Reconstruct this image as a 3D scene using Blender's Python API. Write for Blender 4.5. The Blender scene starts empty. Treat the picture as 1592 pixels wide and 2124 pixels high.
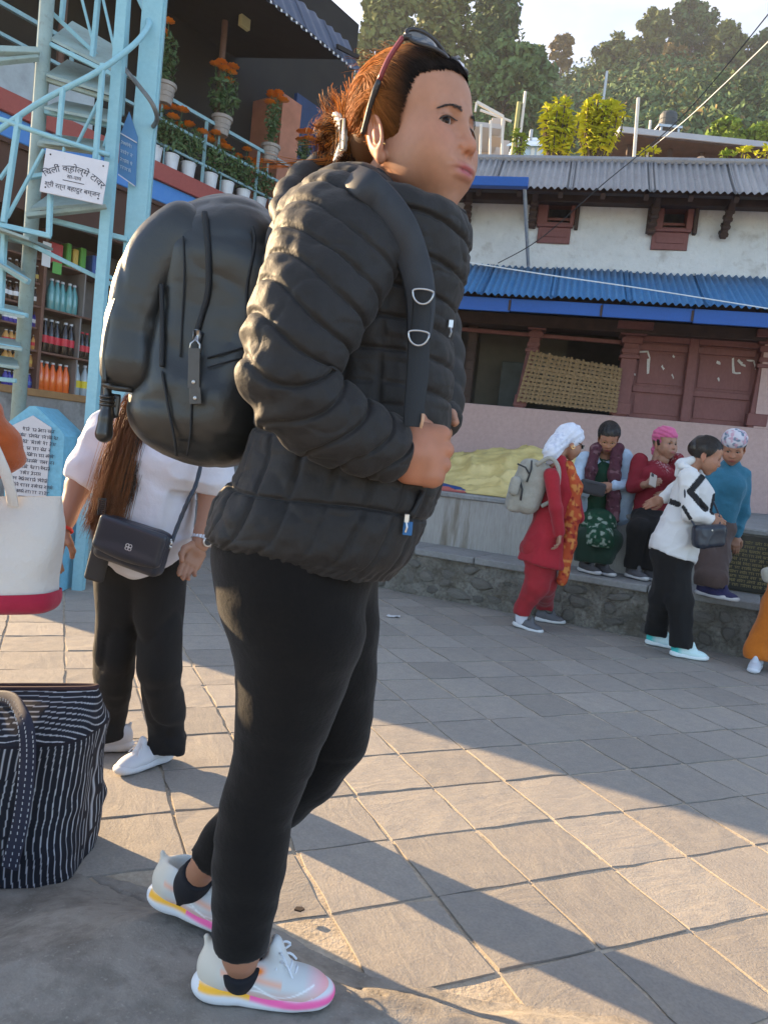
import bpy, math, random
import numpy as np
from mathutils import Vector, Matrix, Euler

random.seed(7)
RNG = np.random.default_rng(7)
scene = bpy.context.scene
COL = scene.collection

# ------------------------------------------------------------------ camera
FPX = 1534.0                       # focal length in photograph pixels (1592 x 2124)
PITCH, ROLL, CAMH = math.radians(4.0), math.radians(6.0), 1.15
CAM = np.array([0.0, 0.0, CAMH])
_f = np.array([0, math.cos(PITCH), -math.sin(PITCH)])
_u0 = np.array([0, math.sin(PITCH), math.cos(PITCH)])
_r0 = np.array([1.0, 0, 0])
_rt = math.cos(ROLL) * _r0 + math.sin(ROLL) * _u0
_up = math.cos(ROLL) * _u0 - math.sin(ROLL) * _r0
cam_data = bpy.data.cameras.new('camera')
cam = bpy.data.objects.new('camera', cam_data)
COL.objects.link(cam)
cam_data.sensor_fit = 'VERTICAL'
cam_data.sensor_height = 24.0
cam_data.lens = FPX / 2124 * 24.0
cam_data.clip_start = 0.05
cam_data.clip_end = 3000
cam.matrix_world = Matrix(((_rt[0], _up[0], -_f[0], CAM[0]), (_rt[1], _up[1], -_f[1], CAM[1]),
                           (_rt[2], _up[2], -_f[2], CAM[2]), (0, 0, 0, 1)))
scene.camera = cam

# ------------------------------------------------------------------ world and sun
SUN_AZ = math.radians(61)        # left of the view direction
SUN_EL = math.radians(16.0)
sun_dir = np.array([-math.sin(SUN_AZ) * math.cos(SUN_EL), math.cos(SUN_AZ) * math.cos(SUN_EL), math.sin(SUN_EL)])
world = bpy.data.worlds.new('World')
scene.world = world
world.use_nodes = True
wn, wl = world.node_tree.nodes, world.node_tree.links
wn.clear()
w_out = wn.new('ShaderNodeOutputWorld')
w_bg = wn.new('ShaderNodeBackground')
w_sky = wn.new('ShaderNodeTexSky')
w_sky.sky_type = 'NISHITA'
w_sky.sun_disc = False
w_sky.sun_elevation = SUN_EL
w_sky.sun_rotation = -SUN_AZ
w_sky.altitude = 1500
w_sky.air_density = 1.0
w_sky.dust_density = 0.6
w_sky.ozone_density = 1.6
w_tc = wn.new('ShaderNodeTexCoord')
w_map = wn.new('ShaderNodeMapping')
w_map.inputs['Scale'].default_value = (1.0, 1.0, 2.6)
w_noise = wn.new('ShaderNodeTexNoise')
w_noise.inputs['Scale'].default_value = 3.2
w_noise.inputs['Detail'].default_value = 8
w_noise.inputs['Roughness'].default_value = 0.55
w_ramp = wn.new('ShaderNodeValToRGB')
w_ramp.color_ramp.elements[0].position = 0.47
w_ramp.color_ramp.elements[0].color = (0, 0, 0, 1)
w_ramp.color_ramp.elements[1].position = 0.66
w_ramp.color_ramp.elements[1].color = (0.85, 0.85, 0.85, 1)
w_mix = wn.new('ShaderNodeMixRGB')
w_mix.inputs[2].default_value = (2.3, 2.35, 2.45, 1)
wl.new(w_tc.outputs['Generated'], w_map.inputs['Vector'])
wl.new(w_map.outputs['Vector'], w_noise.inputs['Vector'])
wl.new(w_noise.outputs['Fac'], w_ramp.inputs['Fac'])
wl.new(w_ramp.outputs['Color'], w_mix.inputs['Fac'])
wl.new(w_sky.outputs['Color'], w_mix.inputs[1])
wl.new(w_mix.outputs['Color'], w_bg.inputs['Color'])
wl.new(w_bg.outputs['Background'], w_out.inputs['Surface'])
w_bg.inputs['Strength'].default_value = 0.13

sun_data = bpy.data.lights.new('sun', 'SUN')
sun_data.energy = 5.0
sun_data.angle = math.radians(0.5)
sun_data.color = (1.0, 0.71, 0.40)
sun = bpy.data.objects.new('sun', sun_data)
COL.objects.link(sun)
sun.location = (-8, 6, 9)
sun.rotation_euler = Vector((-sun_dir[0], -sun_dir[1], -sun_dir[2])).to_track_quat('-Z', 'Y').to_euler()

scene.view_settings.view_transform = 'Standard'
scene.view_settings.look = 'None'
scene.view_settings.gamma = 1.0
scene.view_settings.exposure = 2.0
scene.render.engine = 'CYCLES'
scene.cycles.use_denoising = True
scene.cycles.max_bounces = 6
scene.cycles.transparent_max_bounces = 6

# ------------------------------------------------------------------ pixel <-> place
def ray(u, v): return _f + (u - 796) / FPX * _rt + (1062 - v) / FPX * _up
def at(u, v, Y):
    d = ray(u, v); return CAM + d * (Y / d[1])
def gz(u, v, z=0.0):
    d = ray(u, v); return CAM + d * ((z - CAMH) / d[2])
def pl(u, v, p, n):
    d = ray(u, v); return CAM + d * (np.dot(np.array(p) - CAM, n) / np.dot(d, n))
def A(*a): return np.array(a, float)
def nrm(v):
    v = np.asarray(v, float); return v / (np.linalg.norm(v) + 1e-12)

# ------------------------------------------------------------------ objects
ORG = {}
def _link(o, parent, org):
    COL.objects.link(o)
    if parent is not None:
        o.parent = parent
        ORG[o] = ORG[parent]
    else:
        o.location = org
        ORG[o] = np.array(org, float)
    return o
def tag(o, label=None, cat=None, group=None, kind=None):
    if label: o['label'] = label
    if cat: o['category'] = cat
    if group: o['group'] = group
    if kind: o['kind'] = kind
    return o
def thing(name, label, cat, loc, group=None, kind=None):
    o = bpy.data.objects.new(name, None)
    o.empty_display_size = 0.1
    _link(o, None, np.asarray(loc, float))
    return tag(o, label, cat, group, kind)
def meshobj(name, V, Fc, mat=None, parent=None, smooth=False, col=None, mats=None, fmat=None):
    V = np.asarray(V, float)
    if parent is not None: org = ORG[parent]
    else:
        lo, hi = V.min(0), V.max(0); org = A((lo[0] + hi[0]) / 2, (lo[1] + hi[1]) / 2, lo[2])
    me = bpy.data.meshes.new(name)
    if isinstance(Fc, np.ndarray):
        n, k = Fc.shape
        me.vertices.add(len(V)); me.vertices.foreach_set('co', (V - org).astype(np.float32).ravel())
        me.loops.add(n * k); me.loops.foreach_set('vertex_index', Fc.astype(np.int32).ravel())
        me.polygons.add(n); me.polygons.foreach_set('loop_start', np.arange(0, n * k, k, dtype=np.int32))
        me.update(calc_edges=True)
    else:
        me.from_pydata([tuple(v) for v in (V - org)], [], [tuple(int(i) for i in f) for f in Fc])
        me.update()
    if mats:
        for m in mats: me.materials.append(m)
        if fmat is not None: me.polygons.foreach_set('material_index', np.asarray(fmat, np.int32))
    elif mat is not None: me.materials.append(mat)
    if smooth: me.polygons.foreach_set('use_smooth', np.ones(len(me.polygons), bool))
    if col is not None:
        ca = me.color_attributes.new('Col', 'FLOAT_COLOR', 'POINT')
        c = np.ones((len(V), 4), np.float32); c[:, :3] = col
        ca.data.foreach_set('color', c.ravel())
    me.validate()
    o = bpy.data.objects.new(name, me)
    return _link(o, parent, org)
def copy_tree(o, loc, parent=None, **tags):
    c = o.copy(); COL.objects.link(c)
    if parent is None: c.location = loc; ORG[c] = np.array(loc, float)
    else: c.parent = parent
    for ch in o.children: copy_tree(ch, None, c)
    if tags: tag(c, **tags)
    return c

class MB:
    """collects simple solids into one mesh"""
    def __init__(s): s.V, s.F, s.n = [], [], 0
    def add(s, V, F):
        V = np.asarray(V, float)
        s.V.append(V); s.F += [tuple(i + s.n for i in f) for f in F]; s.n += len(V); return s
    def box(s, c, h, X=(1, 0, 0), Y=(0, 1, 0), Z=(0, 0, 1), bev=0.0):
        c = np.asarray(c, float); X, Y, Z = [np.asarray(a, float) for a in (X, Y, Z)]
        if bev <= 0:
            P = [c + sx * h[0] * X + sy * h[1] * Y + sz * h[2] * Z for sz in (-1, 1) for sx, sy in ((-1, -1), (1, -1), (1, 1), (-1, 1))]
            return s.add(P, [(3, 2, 1, 0), (4, 5, 6, 7), (0, 1, 5, 4), (1, 2, 6, 5), (2, 3, 7, 6), (3, 0, 4, 7)])
        P, F = [], []
        b = min(bev, .45 * min(h))
        idx = {}
        for sx in (-1, 1):
            for sy in (-1, 1):
                for sz in (-1, 1):
                    for ax in range(3):
                        o = [h[0] - b, h[1] - b, h[2] - b]; o[ax] = h[ax]
                        idx[(sx, sy, sz, ax)] = len(P)
                        P.append(c + sx * o[0] * X + sy * o[1] * Y + sz * o[2] * Z)
        g = lambda a, b_, c_, k: idx[(a, b_, c_, k)]
        for sg in (-1, 1):
            q = [(-1, -1), (1, -1), (1, 1), (-1, 1)]
            fx = [g(sg, a, b_, 0) for a, b_ in q]; fy = [g(a, sg, b_, 1) for a, b_ in q]; fz = [g(a, b_, sg, 2) for a, b_ in q]
            F.append(tuple(fx if sg > 0 else fx[::-1])); F.append(tuple(fy[::-1] if sg > 0 else fy)); F.append(tuple(fz if sg > 0 else fz[::-1]))
        for s1 in (-1, 1):
            for s2 in (-1, 1):
                for (a0, a1, mk) in ((0, 1, lambda t: (s1, s2, t)), (0, 2, lambda t: (s1, t, s2)), (1, 2, lambda t: (t, s1, s2))):
                    p, q = mk(-1), mk(1)
                    f = (g(*p, a0), g(*q, a0), g(*q, a1), g(*p, a1))
                    F.append(f if (s1 * s2 > 0) == (a0 != 0 or a1 != 2) else f[::-1])
        for sx in (-1, 1):
            for sy in (-1, 1):
                for sz in (-1, 1):
                    f = (g(sx, sy, sz, 0), g(sx, sy, sz, 1), g(sx, sy, sz, 2))
                    F.append(f if sx * sy * sz > 0 else f[::-1])
        return s.add(P, F)
    def bar(s, a, b, w, h=None, up=(0, 0, 1), bev=0.0):
        a, b = np.asarray(a, float), np.asarray(b, float); h = h or w
        Z = nrm(b - a); X = np.cross(up, Z)
        X = nrm(X) if np.linalg.norm(X) > 1e-6 else A(1, 0, 0)
        Y = np.cross(Z, X)
        return s.box((a + b) / 2, (w / 2, h / 2, np.linalg.norm(b - a) / 2), X, Y, Z, bev)
    def tube(s, pts, r, n=8, cap=True, flat=None):
        pts = [np.asarray(p, float) for p in pts]; m = len(pts)
        rr = r if hasattr(r, '__len__') else [r] * m
        P, F = [], []; Xp = None
        for i, p in enumerate(pts):
            t = nrm(pts[min(i + 1, m - 1)] - pts[max(i - 1, 0)])
            if Xp is None:
                X = np.cross(t, (0, 0, 1)); X = X if np.linalg.norm(X) > .05 else np.cross(t, (0, 1, 0))
            else: X = Xp - t * np.dot(Xp, t)
            X = nrm(X); Y = np.cross(t, X); Xp = X
            for k in range(n):
                a = 2 * math.pi * k / n
                P.append(p + rr[i] * (math.cos(a) * X + math.sin(a) * Y))
        for i in range(m - 1):
            for k in range(n):
                k2 = (k + 1) % n
                F.append((i * n + k, i * n + k2, (i + 1) * n + k2, (i + 1) * n + k))
        if cap: F.append(tuple(range(n))[::-1]); F.append(tuple((m - 1) * n + k for k in range(n)))
        return s.add(P, F)
    def lathe(s, base, prof, n=16, axis=(0, 0, 1), X=None):
        base = np.asarray(base, float); Z = nrm(axis)
        X = nrm(np.cross((0, 1, 0) if abs(Z[1]) < .9 else (1, 0, 0), Z)) if X is None else X
        Y = np.cross(Z, X); P, F = [], []
        for r, z in prof:
            for k in range(n):
                a = 2 * math.pi * k / n
                P.append(base + z * Z + r * (math.cos(a) * X + math.sin(a) * Y))
        m = len(prof)
        for i in range(m - 1):
            for k in range(n):
                k2 = (k + 1) % n
                F.append((i * n + k, i * n + k2, (i + 1) * n + k2, (i + 1) * n + k))
        F.append(tuple(range(n))[::-1]); F.append(tuple((m - 1) * n + k for k in range(n)))
        return s.add(P, F)
    def prism(s, poly, d):
        """polygon (3-D points, counter-clockwise seen from +d) extruded along d"""
        P = [np.asarray(p, float) for p in poly]; d = np.asarray(d, float); m = len(P)
        Q = [p + d for p in P]
        F = [tuple(range(m))[::-1], tuple(range(m, 2 * m))] + [(i, (i + 1) % m, m + (i + 1) % m, m + i) for i in range(m)]
        return s.add(P + Q, F)
    def quad(s, a, b, c, d): return s.add([a, b, c, d], [(0, 1, 2, 3)])
    def build(s, name, mat, parent=None, smooth=False, col=None):
        return meshobj(name, np.concatenate(s.V), s.F, mat, parent, smooth, col)

def grid(P, closed_u=False, flip=False):
    """P[i,j] points -> verts, quads ; closed_u joins last j to first"""
    P = np.asarray(P, float); m, n = P.shape[:2]
    jj = n if closed_u else n - 1
    i, j = np.meshgrid(np.arange(m - 1), np.arange(jj), indexing='ij')
    j2 = (j + 1) % n
    Fq = np.stack([i * n + j, i * n + j2, (i + 1) * n + j2, (i + 1) * n + j], -1).reshape(-1, 4)
    if flip: Fq = Fq[:, ::-1]
    return P.reshape(-1, 3), Fq
def joinm(*VF):
    Vs, Fs, n = [], [], 0
    for V, F in VF:
        Vs.append(np.asarray(V, float)); Fs += [tuple(int(i) + n for i in f) for f in F]; n += len(V)
    return np.concatenate(Vs), Fs
def cspline(pts, n):
    """Catmull-Rom through rows of pts, n samples"""
    p = np.asarray(pts, float); m = len(p)
    t = np.linspace(0, m - 1, n); i = np.clip(t.astype(int), 0, m - 2); f = (t - i)[:, None]
    p0, p1, p2, p3 = p[np.clip(i - 1, 0, m - 1)], p[i], p[i + 1], p[np.clip(i + 2, 0, m - 1)]
    return .5 * ((2 * p1) + (-p0 + p2) * f + (2 * p0 - 5 * p1 + 4 * p2 - p3) * f ** 2 + (-p0 + 3 * p1 - 3 * p2 + p3) * f ** 3)
def rotm(axis, deg): return np.array(Matrix.Rotation(math.radians(deg), 3, Vector(axis)))

# cheap value noise in numpy
_NT = np.random.default_rng(3).random((32, 32, 32))
def vnoise(p, s=1.0):
    q = np.asarray(p, float) * s; i = np.floor(q).astype(int); f = q - i; f = f * f * (3 - 2 * f)
    o = 0
    for dx in (0, 1):
        for dy in (0, 1):
            for dz in (0, 1):
                w = np.where(dx, f[..., 0], 1 - f[..., 0]) * np.where(dy, f[..., 1], 1 - f[..., 1]) * np.where(dz, f[..., 2], 1 - f[..., 2])
                o = o + w * _NT[(i[..., 0] + dx) % 32, (i[..., 1] + dy) % 32, (i[..., 2] + dz) % 32]
    return o * 2 - 1

# ------------------------------------------------------------------ signed-distance modelling
class SDF:
    def __init__(s): s.p = []
    def cap(s, a, b, ra, rb=None, k=.02, sub=False):
        s.p.append(('c', np.asarray(a, float), np.asarray(b, float), ra, ra if rb is None else rb, k, sub)); return s
    def chain(s, pts, rs, k=.02):
        for i in range(len(pts) - 1): s.cap(pts[i], pts[i + 1], rs[i], rs[i + 1], k)
        return s
    def ell(s, c, r, Rm=None, k=.02, sub=False):
        s.p.append(('e', np.asarray(c, float), np.asarray(r, float), np.eye(3) if Rm is None else np.asarray(Rm, float), None, k, sub)); return s
    def box(s, c, h, Rm=None, rd=.01, k=.005, sub=False):
        s.p.append(('b', np.asarray(c, float), np.asarray(h, float), np.eye(3) if Rm is None else np.asarray(Rm, float), rd, k, sub)); return s
    def bounds(s):
        lo, hi = [], []
        for q in s.p:
            if q[6]: continue
            a, b = s._bb(q); lo.append(a); hi.append(b)
        return np.min(lo, 0), np.max(hi, 0)
    def _bb(s, q):
        if q[0] == 'c':
            r = max(q[3], q[4]); return np.minimum(q[1], q[2]) - r, np.maximum(q[1], q[2]) + r
        h = q[2] if q[0] == 'e' else q[2] + 0
        e = np.abs(q[3]) @ h
        return q[1] - e, q[1] + e
    def mesh(s, res, disp=None, clip=None, smooth=0):
        lo, hi = s.bounds()
        if clip is not None:
            lo = np.maximum(lo, clip[0]); hi = np.minimum(hi, clip[1])
        lo = lo - 3 * res; hi = hi + 3 * res
        ax = [np.arange(lo[i], hi[i] + res, res) for i in range(3)]
        D = np.full([len(a) for a in ax], 1.0, np.float32)
        for q in s.p:
            k = q[5]; a, b = s._bb(q); m = k + 3 * res + .02
            sl, sub = [], []
            for i in range(3):
                i0 = int(np.searchsorted(ax[i], a[i] - m)); i1 = int(np.searchsorted(ax[i], b[i] + m))
                sl.append(slice(i0, i1)); sub.append(ax[i][i0:i1])
            if min(len(x) for x in sub) == 0: continue
            X, Y, Z = np.meshgrid(*sub, indexing='ij')
            if q[0] == 'c':
                ba = q[2] - q[1]; L = ba @ ba + 1e-12
                t = np.clip(((X - q[1][0]) * ba[0] + (Y - q[1][1]) * ba[1] + (Z - q[1][2]) * ba[2]) / L, 0, 1)
                d = np.sqrt((X - q[1][0] - t * ba[0]) ** 2 + (Y - q[1][1] - t * ba[1]) ** 2 + (Z - q[1][2] - t * ba[2]) ** 2) - (q[3] + (q[4] - q[3]) * t)
            else:
                R_ = q[3]; dx, dy, dz = X - q[1][0], Y - q[1][1], Z - q[1][2]
                l = [R_[0, i] * dx + R_[1, i] * dy + R_[2, i] * dz for i in range(3)]
                if q[0] == 'e':
                    r = q[2]
                    k0 = np.sqrt(sum((l[i] / r[i]) ** 2 for i in range(3))); k1 = np.sqrt(sum((l[i] / r[i] ** 2) ** 2 for i in range(3))) + 1e-9
                    d = np.where(k0 < .02, -min(r), k0 * (k0 - 1) / k1)
                else:
                    rd = q[4]; w = [np.abs(l[i]) - q[2][i] + rd for i in range(3)]
                    d = np.sqrt(sum(np.maximum(x, 0) ** 2 for x in w)) + np.minimum(np.maximum(np.maximum(w[0], w[1]), w[2]), 0) - rd
            o = D[tuple(sl)]
            if q[6]:
                d = -d; h = np.maximum(k - np.abs(o - d), 0) / max(k, 1e-6)
                D[tuple(sl)] = np.maximum(o, d) + h * h * k / 4
            else:
                h = np.maximum(k - np.abs(o - d), 0) / max(k, 1e-6)
                D[tuple(sl)] = np.minimum(o, d) - h * h * k / 4
        if disp is not None:
            near = np.abs(D) < .05
            ii = np.nonzero(near)
            P = np.stack([ax[0][ii[0]], ax[1][ii[1]], ax[2][ii[2]]], -1)
            D[ii] -= disp(P).astype(np.float32)
        V, Fq = surf_nets(D, ax)
        for _ in range(smooth): V = relax(V, Fq)
        return V, Fq
def relax(V, Fq, w=.5):
    acc = np.zeros_like(V); cnt = np.zeros(len(V))
    for a, b in ((0, 1), (1, 2), (2, 3), (3, 0)):
        np.add.at(acc, Fq[:, a], V[Fq[:, b]]); np.add.at(cnt, Fq[:, a], 1)
        np.add.at(acc, Fq[:, b], V[Fq[:, a]]); np.add.at(cnt, Fq[:, b], 1)
    return V * (1 - w) + w * acc / np.maximum(cnt, 1)[:, None]
def surf_nets(D, ax):
    ins = D < 0
    n = [d - 1 for d in D.shape]
    cnt = np.zeros(n, np.int8)
    for dx in (0, 1):
        for dy in (0, 1):
            for dz in (0, 1): cnt += ins[dx:dx + n[0], dy:dy + n[1], dz:dz + n[2]]
    act = (cnt > 0) & (cnt < 8)
    I = np.stack(np.nonzero(act), -1)
    idx = np.full(n, -1, np.int64); idx[act] = np.arange(len(I))
    acc = np.zeros((len(I), 3)); c = np.zeros(len(I))
    cor = [(dx, dy, dz) for dx in (0, 1) for dy in (0, 1) for dz in (0, 1)]
    G = [np.asarray(a) for a in ax]
    for a in cor:
        for b in cor:
            if sum(abs(a[i] - b[i]) for i in range(3)) == 1 and a < b:
                ia, ib = I + a, I + b
                da, db = D[tuple(ia.T)], D[tuple(ib.T)]
                m = (da < 0) != (db < 0)
                t = np.where(m, da / np.where(m, da - db, 1), 0)
                pa = np.stack([G[k][ia[:, k]] for k in range(3)], -1); pb = np.stack([G[k][ib[:, k]] for k in range(3)], -1)
                acc += np.where(m[:, None], pa + t[:, None] * (pb - pa), 0); c += m
    V = acc / np.maximum(c, 1)[:, None]
    Q = []
    for axis in range(3):
        o1, o2 = [(1, 2), (2, 0), (0, 1)][axis]
        s0 = [slice(None)] * 3; s1 = [slice(None)] * 3
        s0[axis] = slice(0, -1); s1[axis] = slice(1, None)
        A0, A1 = ins[tuple(s0)], ins[tuple(s1)]
        for d in (0, 1):
            m = (A0 & ~A1) if d == 0 else (~A0 & A1)
            J = np.stack(np.nonzero(m), -1)
            ok = (J[:, o1] > 0) & (J[:, o2] > 0) & (J[:, o1] < D.shape[o1] - 1) & (J[:, o2] < D.shape[o2] - 1)
            J = J[ok]
            q = []
            for e1, e2 in ((-1, -1), (0, -1), (0, 0), (-1, 0)):
                K = J.copy(); K[:, o1] += e1; K[:, o2] += e2
                q.append(idx[K[:, 0], K[:, 1], K[:, 2]])
            q = np.stack(q, -1)
            Q.append(q if d == 0 else q[:, ::-1])
    Q = np.concatenate(Q)
    return V, Q[(Q >= 0).all(1)]
def strands(polys, r0, r1=None, n=3):
    """list of (m,3) polylines of equal length -> thin tapered tubes"""
    P = np.asarray(polys, float); K, m, _ = P.shape; r1 = r0 * .4 if r1 is None else r1
    T = np.gradient(P, axis=1); T /= np.linalg.norm(T, axis=2, keepdims=True) + 1e-9
    up = np.where(np.abs(T[..., 2:3]) > .9, A(1, 0, 0), A(0, 0, 1))
    X = np.cross(T, up); X /= np.linalg.norm(X, axis=2, keepdims=True) + 1e-9; Y = np.cross(T, X)
    rr = np.linspace(1, 0, m)[None, :, None]; rr = r1 + (r0 - r1) * rr
    a = np.arange(n) * 2 * math.pi / n
    V = P[:, :, None, :] + rr[..., None] * (np.cos(a)[None, None, :, None] * X[:, :, None, :] + np.sin(a)[None, None, :, None] * Y[:, :, None, :])
    b = (np.arange(K) * m * n)[:, None, None] + (np.arange(m - 1) * n)[None, :, None]
    k = np.arange(n)[None, None, :]; k2 = (k + 1) % n
    Fq = np.stack([b + k, b + k2, b + n + k2, b + n + k], -1).reshape(-1, 4)
    return V.reshape(-1, 3), Fq

# ------------------------------------------------------------------ materials
def srgb(r, g, b):
    f = lambda c: (c / 255 / 12.92) if c / 255 <= .04045 else ((c / 255 + .055) / 1.055) ** 2.4
    return (f(r), f(g), f(b))
def M(name, color=(.5, .5, .5), rough=.7, noise=None, bump=None, metal=0.0, spec=.4, attr=False, rand=0.0, color2=None,
      sheen=0.0, sss=0.0, coat=0.0, trans=0.0, stretch=None, wave=None, alpha=None, extra=None):
    """noise=(scale, amount) mixes towards color2 (or a darker tone); bump=(scale, strength, distance); rand varies per object"""
    m = bpy.data.materials.new(name); m.use_nodes = True
    nd, lk = m.node_tree.nodes, m.node_tree.links
    b = nd['Principled BSDF']
    b.inputs['Roughness'].default_value = rough; b.inputs['Metallic'].default_value = metal
    b.inputs['Specular IOR Level'].default_value = spec
    if sheen: b.inputs['Sheen Weight'].default_value = sheen; b.inputs['Sheen Roughness'].default_value = .5
    if coat: b.inputs['Coat Weight'].default_value = coat
    if trans: b.inputs['Transmission Weight'].default_value = trans
    if sss:
        b.inputs['Subsurface Weight'].default_value = sss; b.inputs['Subsurface Radius'].default_value = (1, .35, .2)
        b.inputs['Subsurface Scale'].default_value = .012
    if alpha is not None: b.inputs['Alpha'].default_value = alpha
    tc = nd.new('ShaderNodeTexCoord'); vec = tc.outputs['Object']
    if stretch:
        mp = nd.new('ShaderNodeMapping'); mp.inputs['Scale'].default_value = stretch; lk.new(vec, mp.inputs['Vector']); vec = mp.outputs['Vector']
    if rand:
        oi = nd.new('ShaderNodeObjectInfo'); vm = nd.new('ShaderNodeVectorMath'); vm.operation = 'MULTIPLY_ADD'
        cx = nd.new('ShaderNodeCombineXYZ')
        for i in range(3): lk.new(oi.outputs['Random'], cx.inputs[i])
        vm.inputs[1].default_value = (37, 53, 71); lk.new(cx.outputs[0], vm.inputs[0]); lk.new(vec, vm.inputs[2]); vec = vm.outputs[0]
    if attr:
        at_ = nd.new('ShaderNodeVertexColor'); at_.layer_name = 'Col'; c = at_.outputs['Color']
    else:
        rgb = nd.new('ShaderNodeRGB'); rgb.outputs[0].default_value = (*color, 1); c = rgb.outputs[0]
    def mixc(fac, c1, c2, mode='MIX'):
        mx = nd.new('ShaderNodeMixRGB'); mx.blend_type = mode
        if hasattr(fac, 'is_linked'): lk.new(fac, mx.inputs[0])
        else: mx.inputs[0].default_value = fac
        for i, q in ((1, c1), (2, c2)):
            if hasattr(q, 'is_linked'): lk.new(q, mx.inputs[i])
            else: mx.inputs[i].default_value = (*q, 1)
        return mx.outputs[0]
    def tex(scale, detail=6, ro=.6):
        t = nd.new('ShaderNodeTexNoise'); t.inputs['Scale'].default_value = scale; t.inputs['Detail'].default_value = detail
        t.inputs['Roughness'].default_value = ro; lk.new(vec, t.inputs['Vector']); return t.outputs['Fac']
    def ramp(fac, p0, p1, c0=(0, 0, 0), c1=(1, 1, 1)):
        r = nd.new('ShaderNodeValToRGB'); r.color_ramp.elements[0].position = p0; r.color_ramp.elements[1].position = p1
        r.color_ramp.elements[0].color = (*c0, 1); r.color_ramp.elements[1].color = (*c1, 1); lk.new(fac, r.inputs[0]); return r.outputs[0]
    if noise:
        ns = noise if isinstance(noise, list) else [noise]
        for q in ns:
            sc_, am = q[:2]; c2 = q[2] if len(q) > 2 else color2
            fac = ramp(tex(sc_), .35 if len(q) < 4 else q[3], .7 if len(q) < 5 else q[4])
            mm = nd.new('ShaderNodeMath'); mm.operation = 'MULTIPLY'; mm.inputs[1].default_value = am; lk.new(fac, mm.inputs[0])
            if c2 is None: c = mixc(mm.outputs[0], c, mixc(1.0, c, (.35, .33, .3), 'MULTIPLY'))
            else: c = mixc(mm.outputs[0], c, c2)
    if rand:
        mr = nd.new('ShaderNodeMapRange'); mr.inputs[3].default_value = 1 - rand; mr.inputs[4].default_value = 1 + rand
        lk.new(oi.outputs['Random'], mr.inputs[0])
        hs = nd.new('ShaderNodeHueSaturation'); lk.new(mr.outputs[0], hs.inputs['Value']); lk.new(c, hs.inputs['Color']); c = hs.outputs[0]
    lk.new(c, b.inputs['Base Color'])
    if bump:
        bs = bump if isinstance(bump, list) else [bump]; prev = None
        for q in bs:
            bp = nd.new('ShaderNodeBump'); bp.inputs['Strength'].default_value = q[1]; bp.inputs['Distance'].default_value = q[2] if len(q) > 2 else .01
            lk.new(tex(q[0], 8), bp.inputs['Height'])
            if prev: lk.new(prev, bp.inputs['Normal'])
            prev = bp.outputs[0]
        lk.new(prev, b.inputs['Normal'])
    if extra: extra(nd, lk, b, vec, c, tex, ramp, mixc)
    return m
# ================================================================== materials shared
m_mortar = M('mortar', (.50, .43, .34), .95, noise=[(9, .5), (60, .4)], bump=(90, .5, .01))
def _slate(nd, lk, b, vec, c, tex, ramp, mixc):
    # layered cleft relief: stretched ridges on top of fine grain
    mp = nd.new('ShaderNodeMapping'); mp.inputs['Scale'].default_value = (4, 12, 4); lk.new(vec, mp.inputs['Vector'])
    t = nd.new('ShaderNodeTexNoise'); t.inputs['Scale'].default_value = 1.3; t.inputs['Detail'].default_value = 9; t.inputs['Distortion'].default_value = 1.4
    lk.new(mp.outputs[0], t.inputs['Vector'])
    b1 = nd.new('ShaderNodeBump'); b1.inputs['Strength'].default_value = .35; b1.inputs['Distance'].default_value = .008; lk.new(t.outputs['Fac'], b1.inputs['Height'])
    b2 = nd.new('ShaderNodeBump'); b2.inputs['Strength'].default_value = .35; b2.inputs['Distance'].default_value = .004; lk.new(tex(160, 4), b2.inputs['Height'])
    lk.new(b1.outputs[0], b2.inputs['Normal']); lk.new(b2.outputs[0], b.inputs['Normal'])
m_slate = M('slate', (.315, .288, .252), .82, noise=[(5, .6, (.40, .35, .285)), (22, .4, (.20, .19, .19)), (2.5, .35, (.23, .215, .205)), (120, .3)], rand=.11, extra=_slate, spec=.35)
m_concrete = M('worn_concrete', (.25, .225, .195), .93, noise=[(2.2, .8, (.31, .285, .25), .4, .62), (6, .75, (.12, .105, .09), .48, .68), (26, .6, (.15, .13, .11), .5, .7), (120, .5, (.40, .37, .32), .58, .72)], bump=[(9, .25, .015), (30, .4, .008), (160, .6, .003)], spec=.25)
m_plaster_stain = M('stained_plaster', (.40, .385, .36), .9, stretch=(2.2, 2.2, .22), noise=[(3.0, .9, (.19, .155, .105), .55, .70), (9, .5, (.22, .20, .17), .5, .75), (45, .3)], bump=(30, .3, .006), spec=.25)
m_rubble = M('rubble_plaster', (.26, .245, .215), .95, noise=[(3.2, .8, (.10, .088, .065), .42, .66), (9, .7, (.36, .35, .31), .5, .75), (40, .6, (.06, .052, .04), .45, .7)], bump=[(22, 1.0, .03), (90, .8, .01)], spec=.2)
m_stone = M('rubble_stone', (.24, .225, .2), .9, noise=[(7, .6, (.36, .345, .31)), (30, .6, (.08, .07, .055))], bump=[(18, .8, .02), (80, .7, .006)], rand=.2, spec=.2)
m_slab = M('cement_slab', (.31, .31, .305), .85, noise=[(4, .6, (.21, .205, .195)), (35, .35)], bump=(60, .3, .004), rand=.07, spec=.3)
m_dirt = M('earth', (.12, .10, .07), 1.0, noise=[(2, .5, (.17, .15, .09)), (20, .4)])

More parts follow.
